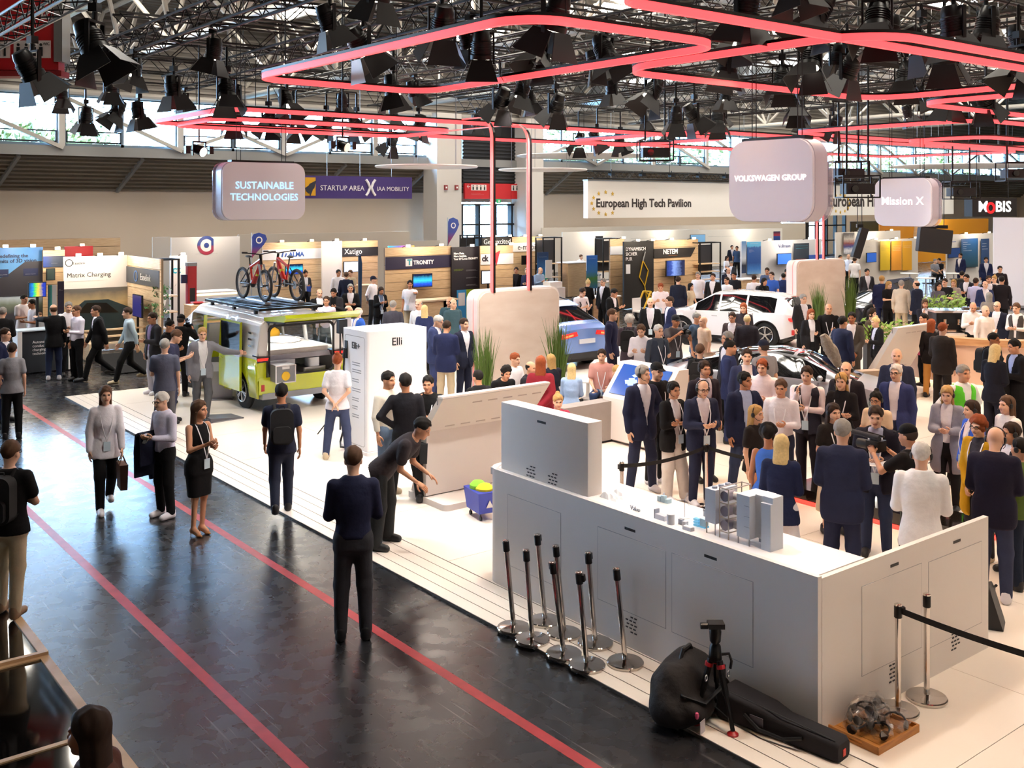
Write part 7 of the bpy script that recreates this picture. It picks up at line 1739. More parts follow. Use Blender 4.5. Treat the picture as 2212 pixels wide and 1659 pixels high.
COUPE = dict(SUV); COUPE.update(len=5.0, wr=.37, wheels=(-1.5,1.5), roof=[(-2.5,.86),(-2.2,.98),(-1.7,1.12),(-.7,1.36),(0,1.40),(.6,1.32),(1.55,.88),(2.1,.76),(2.5,.56)], belt=[(-2.5,.82),(-2.2,.93),(-1.5,.97),(.0,.92),(1.2,.86),(1.7,.82),(2.2,.72),(2.5,.52)], sill=[(-2.5,.36),(-2.1,.24),(2.1,.22),(2.5,.30)],
 wlow=[(-2.5,.7),(-2.1,.95),(2.0,.95),(2.5,.7)], wbelt=[(-2.5,.66),(-2.1,.9),(0,.86),(2.0,.88),(2.5,.62)], wroof=[(-2.5,.6),(-1.7,.68),(-.5,.58),(.5,.58),(1.5,.72),(2.5,.5)], swin=[(-1.5,-.62),(-.55,1.1)], twin={'rear_window': (-2.15,-1.0), 'roof_glass': (-.96,.40), 'windscreen': (.46,1.62)}, mirror=1.0, handles=(), doors=(-1.0,.95), rim=mat('55575c', .3,.9))
q = onD(1685,800,20.8)
c3 = car((q.x, q.y, 0),-PI / 2 + .45, 'silver grey concept coupe with black glass roof behind the listening crowd', COUPE, SILV, scale=.93)
SPORT = dict(COUPE); SPORT.update(len=4.5, wr=.36, wheels=(-1.3,1.35), roof=[(-2.25,.82),(-1.6,.92),(-.8,1.10),(-.1,1.16),(.4,1.10),(1.2,.78),(1.9,.70),(2.25,.5)], belt=[(-2.25,.78),(-1.6,.84),(0,.82),(1.0,.74),(1.9,.66),(2.25,.48)], sill=[(-2.25,.32),(-1.9,.18),(1.9,.16),(2.25,.22)],
 wlow=[(-2.25,.7),(-1.8,.98),(1.8,.96),(2.25,.7)], wbelt=[(-2.25,.66),(-1.8,.92),(0,.84),(1.8,.9),(2.25,.62)], wroof=[(-2.25,.6),(-.8,.5),(.4,.5),(1.2,.66),(2.25,.5)], swin=[(-.75,.75)], twin={'rear_window': (-1.5,-.6), 'roof_glass': (-.55,.3), 'windscreen': (.36,1.22)}, mirror=.7, doors=())
q = onD(1900,660,36.5)
c4 = car((q.x, q.y, 0), PI - .2, 'dark silver sports car with an upward opened door', SPORT, mat('4b5360', .25,.7, coat=.8))
d_ = MB().prism([(-.5,0),(.6,0),(.7,.35),(.1,.95),(-.35,.9)], 0,.05, 'y').build('open_door', mat('3d4a66', .2,.7, coat=.8), c4,(.35,.9,.95),(-.5,-.6,0)); MB().prism([(-.2,.4),(.45,.4),(.1,.85),(-.25,.82)], -.01,.06, 'y').build('door_glass', GLASSD, d_)
# motorbike behind the white car
mb = thing('motorbike', 'black motorbike with red tail beside the far partition', 'motorbike', gp(1695,702),-.6)
for x in (-.62,.62): wheel_parts(mb, (x, 0,.31),.31,.13,1, mat('2a2a2e', .4,.8),6)
MB().sph((.02,0,.55),(.36,.16,.22),12).build('engine', mat('2a2b2f', .4,.6), mb); MB().sph((.15,0,.84),(.28,.15,.14),12).build('tank', mat('1a1a1e', .2, coat=.6), mb); MB().prism([(-.15,.82),(-.62,.98),(-.66,.92),(-.15,.74)], -.11,.11, 'y').build('tail_seat', mat('b8222c', .4), mb); MB().tube([(.62,0,.31),(.45,0,.9),(.42,0,1.02)], .04,8).build('fork', BLACKM, mb); MB().tube([(.38,-.36,1.05),(.45,0,1.02),(.38,.36,1.05)], .016,6).build('handlebar', BLACKM, mb); MB().bar((-.62,.08,.31),(0,.1,.45),.05).build('swing_arm', STEEL, mb)
# ------------------------------------------------------------------ yellow and white van, tailgate and side door open
YEL = mat('bdc71a', .22, coat=.9); VW = mat('f4f3f1', .22, coat=.8)
vn = thing('camper_van', 'yellow and white camper van with open tailgate and slid-open side door', 'van', (9.65,21.65,0), PI / 2)
# local: x forward (away from the gallery), y to the aisle side, z up; rear end at x=-2.35
Lh = 2.35; W2 = .97; BZ = 1.08
def vprof(x):
 e = max(0,(x - 1.2) / (Lh - 1.2)); k = 1 - .10 * e ** 2.5
 top = 1.90 - .55 * max(0,(x - 1.15) / (Lh - 1.15)) ** 1.1 if x > 1.15 else 1.90 - .03 * max(0,(-1.4 - x))
 return k, top
def side(y_s, sk=None):
 """one body side as quads in x; y_s = +1 aisle side"""
 bodies = {'lower_side': MB(), 'upper_side': MB(), 'side_window': []}
 xs = np.linspace(-Lh, Lh, 60); R = .36
 for a, b in zip(xs, xs[1:]):
  def P(x):
   k, top = vprof(x); arch = .30
   for xw in (-1.50,1.52):
    d = abs(x - xw)
    if d < .43: arch = max(arch, R + math.sqrt(.43 ** 2 - d * d))
   w = W2 * k
   zt = min(top - .12,1.74)
   return [(x, y_s * w * .97, arch),(x, y_s * w, max(.62, arch + .01)),(x, y_s * w, BZ if x < 1.6 else BZ - .16 * (x - 1.6) / .75),(x, y_s * (w - .02),1.18 if x < 1.6 else 1.18 - .16 * (x - 1.6) / .75),(x, y_s * (w - .09), max(1.24, zt)),(x, y_s * (w - .22), max(1.25, top))]
  A, B = P(a), P(b); xm = (a + b) / 2
  door = y_s > 0 and -.62 < xm < .50
  if not door:
   for k in (0,1): bodies['lower_side'].add([A[k], B[k], B[k + 1], A[k + 1]], [(0,1,2,3)])
   bodies['upper_side'].add([A[2], B[2], B[3], A[3]], [(0,1,2,3)])
  win = any(p0 < xm < p1 for p0, p1 in ((-1.95,-.72),(-.60,.42),(.52,1.35))) and not (y_s > 0 and xm < -1.1)
  if win and not door: bodies['side_window'].append([A[3], B[3], B[4], A[4]])
  elif not door: bodies['upper_side'].add([A[3], B[3], B[4], A[4]], [(0,1,2,3)])
  bodies['upper_side'].add([A[4], B[4], B[5], A[5]], [(0,1,2,3)])
 return bodies
def solid(o, th=.03):
 md = o.modifiers.new('thick', 'SOLIDIFY'); md.thickness = th; md.offset = 0
 return o
for ys_ in (1,-1):
 b = side(ys_); solid(b['lower_side'].weld().build('lower_side', YEL, vn, ang=.5)); solid(b['upper_side'].weld().build('upper_side', VW, vn, ang=.5))
 m = MB()
 for q in b['side_window']: m.add(q, [(0,1,2,3)])
 m.weld().build('side_window', mat('1d2a30', .05, spec=.8, alpha=.75), vn, ang=.5)
# roof, nose
m = MB(); xs = np.linspace(-Lh, Lh, 40); rws = []
for x in xs:
 k, top = vprof(x); w = W2 * k; rws.append([(x, w - .22, top),(x, w * .5, top + .035),(x, 0, top + .045),(x, -w * .5, top + .035),(x, -(w - .22), top)])
wsb, rf = MB(), MB()
for r0, r1 in zip(rws, rws[1:]):
 for k in range(4): (wsb if 1.35 < (r0[0][0] + r1[0][0]) / 2 < 2.25 else rf).add([r0[k], r1[k], r1[k + 1], r0[k + 1]], [(0,1,2,3)])
solid(rf.weld().build('roof', VW, vn, ang=.5)); wsb.weld().build('windscreen', mat('1d2a30', .05, spec=.8, alpha=.7), vn, ang=.5)
MB().prism([(Lh - .06,.3),(Lh + .06,.4),(Lh + .05,.9),(Lh - .05,1.32),(Lh - .12,1.32),(Lh - .12,.3)], -W2 * .88, W2 * .88, 'y').build('nose', YEL, vn)
for s in (-1,1): MB().sph((Lh + .02, s * .62,.86),(.05,.2,.06),10).build('headlight', mat('e6eef4', .1, emit=.4), vn)
# rear frame round the open tailgate
m = MB().box(-Lh - .03,-Lh + .12,-W2 * .97, W2 * .97,.38,.72).build('rear_bumper', YEL, vn); MB().box(-Lh - .05,-Lh + .1,-W2 * .9, W2 * .9,.28,.40).build('bumper_skirt', mat('8d9096', .5), vn)
for s in (-1,1):
 MB().prism([(s * W2,.66),(s * W2, BZ),(s * .78, BZ),(s * .78,.66)], -Lh - .01,-Lh + .10, 'x').build('rear_pillar', YEL, vn); MB().prism([(s * W2, BZ),(s * (W2 - .1),1.74),(s * (W2 - .24),1.88),(s * .70,1.76),(s * .78, BZ)], -Lh, -Lh + .12, 'x').build('rear_pillar', VW, vn)
 tl = MB().prism([(s * (W2 + .005),1.02),(s * (W2 + .005),1.16),(s * .70,1.14),(s * .74,1.03)], -Lh - .03,-Lh + .22, 'x').build('tail_light', mat('2a1214', .2, coat=.6), vn); MB().prism([(s * W2,1.06),(s * W2,1.11),(s * .74,1.11),(s * .76,1.06)], -Lh - .038,-Lh + .02, 'x').build('red_lamp', mat('ff2a20', .3, emit=1.2), tl)
 MB().box(-Lh - .036,-Lh, s * .86 - .035, s * .86 + .035,.45,.58).build('reflector', mat('b82a22', .4), vn); MB().cyl((-Lh + .05, s * .74,1.60),(-Lh - .45, s * .66,1.98),.014, n=6).build('gas_strut', BLACKM, vn)
MB().box(-Lh, -Lh + .12,-.74,.74,1.76,1.88).build('rear_header', VW, vn)
ring(MB(), rrect(-.74,.74,.72,1.76,.12,5), rrect(-.70,.70,.75,1.72,.12,5),0,.03).build('door_seal', BLACK, vn, (-Lh - .03,0,0),(PI / 2,0, PI / 2))
# tailgate, lifted
tg = MB().prism([(0,0),(.95,.12),(1.0,.06),(.9,-.02),(.02,-.07)], -.82,.82, 'y').build('tailgate', YEL, vn, (-Lh + .02,0,1.92),(0,0, PI)); MB().prism([(.03,-.075),(.92,-.025),(.9,-.05),(.05,-.11)], -.78,.78, 'y').build('tailgate_lining', mat('2d2c30', .6), tg); MB().prism([(.25,.04),(.7,.095),(.7,.10),(.25,.045)], -.6,.6, 'y').build('tailgate_glass', GLASSD, tg)
for k in range(3): MB().box(.78,.82,-.1 + k * .09,-.04 + k * .09,.1,.112).build('lettering', DARKGREY, tg)
# interior
INT = mat('d7d3cd', .7); MB().box(-Lh + .05,1.6,-.86,.86,.36,.62).build('floor_pan', mat('3a3a3e', .7), vn, ang=None)
MB().box(-Lh + .12,1.2,-.90,-.84,.6,1.12).build('inner_trim', INT, vn, ang=None); MB().box(-Lh + .12,-1.0,.82,.88,.6,1.16).build('inner_trim', INT, vn, ang=None); MB().box(-2.2,.2,-.78,.78,1.02,1.12).build('bed_platform', mat('9d9aa2', .6), vn, ang=None)
MB().prism(rrect(-2.15,.1,-.74,.74,.08),1.12,1.22).build('mattress', mat('cfc9c2', .9, bump=.4), vn); MB().sph((-.3,.3,1.36),(.14,.3,.2),12).build('pillow', mat('d8d2cc', .9), vn); MB().sph((-.15,-.35,1.30),(.14,.22,.14),12).build('cushion', mat('d9a52a', .9), vn); MB().sph((-.9,-.25,1.24),(.5,.4,.07),12).build('blanket', mat('e4e0da', .9, bump=.5), vn)
for s in (-.48,.48): MB().box(.75,.95, s - .24, s + .24,.9,1.5).build('front_seat', mat('b9b4ad', .8), vn)
cab = MB().box(-2.3,-1.3,.12,.72,.66,1.02).build('drawer_unit', mat('b7bac4', .5), vn, ang=None); MB().box(-2.66,-2.28,.30,.70,.64,.98).build('pulled_drawer', mat('77787e', .5), vn, ang=None); MB().box(-2.67,-2.655,.28,.72,.62,.64).box(-2.67,-2.655,.28,.72,.96,.98).box(-2.67,-2.655,.28,.30,.64,.96).box(-2.67,-2.655,.70,.72,.64,.96).build('drawer_edge', WHITE, vn)
MB().cyl((-2.66,.5,.76),(-2.672,.5,.76),.09, n=20).build('yellow_disc', mat('e8b81e', .5), vn); MB().box(-2.672,-2.66,.42,.58,.90,.95).build('drawer_label', WHITE, vn)
MB().box(-2.3,-1.6,-.72,.08,.66,.70).build('kitchen_tray', WHITE, vn, ang=None); MB().prism(rrect(-2.25,-1.8,-.62,-.1,.05),.72,.82).build('cooker', STEEL, vn); MB().prism(rrect(-2.2,-1.95,-.5,-.25,.05),.82,1.0).build('water_canister', mat('e6e8ee', .4), vn)
ld = bpy.data.lights.new('interior_fill', 'POINT'); ld.energy = 30; ld.color = (1,.95,.88); ld.shadow_soft_size = .2  # fill light added to brighten the van's inside, no lamp fitted there
lo = bpy.data.objects.new('interior_fill', ld); COL.objects.link(lo); lo.parent = vn; lo.location = (-1.5,0,1.72)
# slid-open side door
sdx0, sdx1 = -1.72,-.66
MB().box(sdx0, sdx1,1.02,1.07,.38, BZ).build('side_door', YEL, vn); MB().box(sdx0, sdx1,1.02,1.07, BZ, 1.19).build('side_door_stripe', VW, vn)
d0 = MB().prism([(sdx0,1.19),(sdx1,1.19),(sdx1 - .03,1.74),(sdx0 + .05,1.74)], .985,1.04, 'y'); d0.build('side_door_window', mat('151c22', .05, spec=.8), vn); MB().bar((sdx0,1.04,1.19),(sdx0 + .05,1.01,1.76),.05).bar((sdx1,1.04,1.19),(sdx1 - .03,1.01,1.76),.05).bar((sdx0 + .05,1.01,1.76),(sdx1 - .03,1.01,1.76),.05).build('door_window_frame', YEL, vn)
MB().tube([(sdx1 - .2,1.085,.98),(sdx1 - .05,1.085,.98)], .016,6).build('door_handle', YEL, vn); MB().bar((.5,.95,.4),(.5,.90,1.74),.06).bar((-.62,.95,.4),(-.62,.90,1.74),.06).build('door_pillar', YEL, vn)
for k in range(3): MB().box(-2.15,-1.98,.96,1.0,1.32 + k * .13,1.36 + k * .13).build('chrome_vent', CHROME, vn, rot=(0,0,0))
for xw in (-1.5,1.52):
 for s in (-1,1): wheel_parts(vn, (xw, s * .84,.36),.36,.23, s, mat('c9c7c5', .3,.8),6)
# roof rack
rk = MB().box(-1.9,1.0,-.72,-.68,2.0,2.05).box(-1.9,1.0,.68,.72,2.0,2.05).box(-1.9,-1.86,-.7,.7,2.0,2.05).box(.96,1.0,-.7,.7,2.0,2.05).build('roof_rack', BLACKM, vn, ang=None)
for k in range(9): MB().box(-1.75 + k * .32,-1.68 + k * .32,-.7,.7,2.01,2.04).build('rack_slat', BLACKM, rk, ang=None)
for x in (-1.6,-.5,.7):
 for s in (-.66,.66): MB().box(x - .04, x + .04, s - .03, s + .03,1.9,2.0).build('rack_foot', BLACKM, rk)
# ------------------------------------------------------------------ bikes on the rack
def bike(loc, rz, lab, tilt=0):
 t = thing('mountain_bike', lab, 'bicycle', loc, rz, 'red bikes on the van roof')
 R = .35; RED = mat('e0301e', .3, coat=.6)
 for x in (-.58,.58):
  wh = MB().tube([(x + R * .92 * math.cos(a),0, R + R * .92 * math.sin(a)) for a in [2 * PI * k / 30 for k in range(30)]], .032,8, closed=True).build('tyre', mat('3a3b3d', .8), t)
  m = MB().tube([(x + R * .82 * math.cos(a),0, R + R * .82 * math.sin(a)) for a in [2 * PI * k / 30 for k in range(30)]], .016,5, closed=True); m.build('rim', mat('6a6c70', .4,.6), wh)
  m = MB()
  for k in range(14): a = 2 * PI * k / 14; m.bar((x, (.02 if k % 2 else -.02), R),(x + R * .82 * math.cos(a),0, R + R * .82 * math.sin(a)),.004)
  m.build('spokes', STEEL, wh, ang=None); MB().cyl((x, -.05, R),(x, .05, R),.025, n=10).build('hub', BLACKM, wh); MB().cyl((x, .055, R),(x, .06, R),.085, n=18).build('brake_disc', STEEL, wh)
 MB().tube([(.36,0,.86),(.30,0,.72),(.02,0,.40),(-.05,0,.36)], [.04,.055,.06,.05], 8).build('down_tube', RED, t); MB().tube([(.37,0,.90),(-.16,0,.72)], [.035,.028], 8).build('top_tube', RED, t); MB().tube([(-.18,0,.78),(-.05,0,.36)], .024,8).build('seat_tube', RED, t)
 for s in (-1,1): MB().tube([(-.05, s * .05,.36),(-.58, s * .06, R)], .016,6).build('chain_stay', BLACKM, t); MB().tube([(-.16, s * .04,.70),(-.58, s * .06, R)], .013,6).build('seat_stay', BLACKM, t); MB().tube([(.40, s * .055,.80),(.58, s * .06, R)], [.024,.018], 8).build('fork_leg', mat('b9bcc0', .3,.6), t)
 MB().tube([(.34,0,1.0),(.40,0,.80)], .03,8).build('head_tube', BLACKM, t); MB().tube([(.28,-.38,1.06),(.32,-.12,1.03),(.33,0,1.01),(.32,.12,1.03),(.28,.38,1.06)], .014,6).build('handlebar', BLACKM, t)
 for s in (-1,1): MB().cyl((.28, s * .27,1.055),(.27, s * .39,1.06),.02, n=8).build('grip', BLACK, t)
 MB().tube([(-.18,0,.76),(-.22,0,.92)], .016,6).build('seat_post', BLACKM, t); MB().sph((-.26,0,.95),(.14,.06,.03),10).build('saddle', BLACK, t); MB().sph((-.04,0,.36),(.10,.06,.09),10).build('motor', mat('2a2b2e', .4), t); MB().tube([(-.04 + .09 * math.cos(k * PI / 10),.07,.36 + .09 * math.sin(k * PI / 10)) for k in range(20)], .008,5, closed=True).build('chain_ring', STEEL, t)
 for s in (-1,1): MB().bar((-.04, s * .08,.36),(-.04 + s * .14, s * .09,.29),.022).box(-.04 + s * .14 - .05,-.04 + s * .14 + .05, s * .14 - .04, s * .14 + .04,.28,.30).build('pedal', BLACKM, t)
 MB().box(.14,.24,-.045,.045,.54,.66).build('yellow_label', mat('d8c72a', .5), t, rot=(0,0,0)); MB().box(-.75,.75,-.07,.07,-.035,.01).build('rack_rail', STEEL, t)
 return t
bike((9.5,21.3,2.085),-PI / 2, 'red mountain bike on the van roof with its fork towards the tailgate'); bike((10.15,21.1,2.085), PI / 2, 'red mountain bike on the van roof with its rear wheel towards the tailgate')
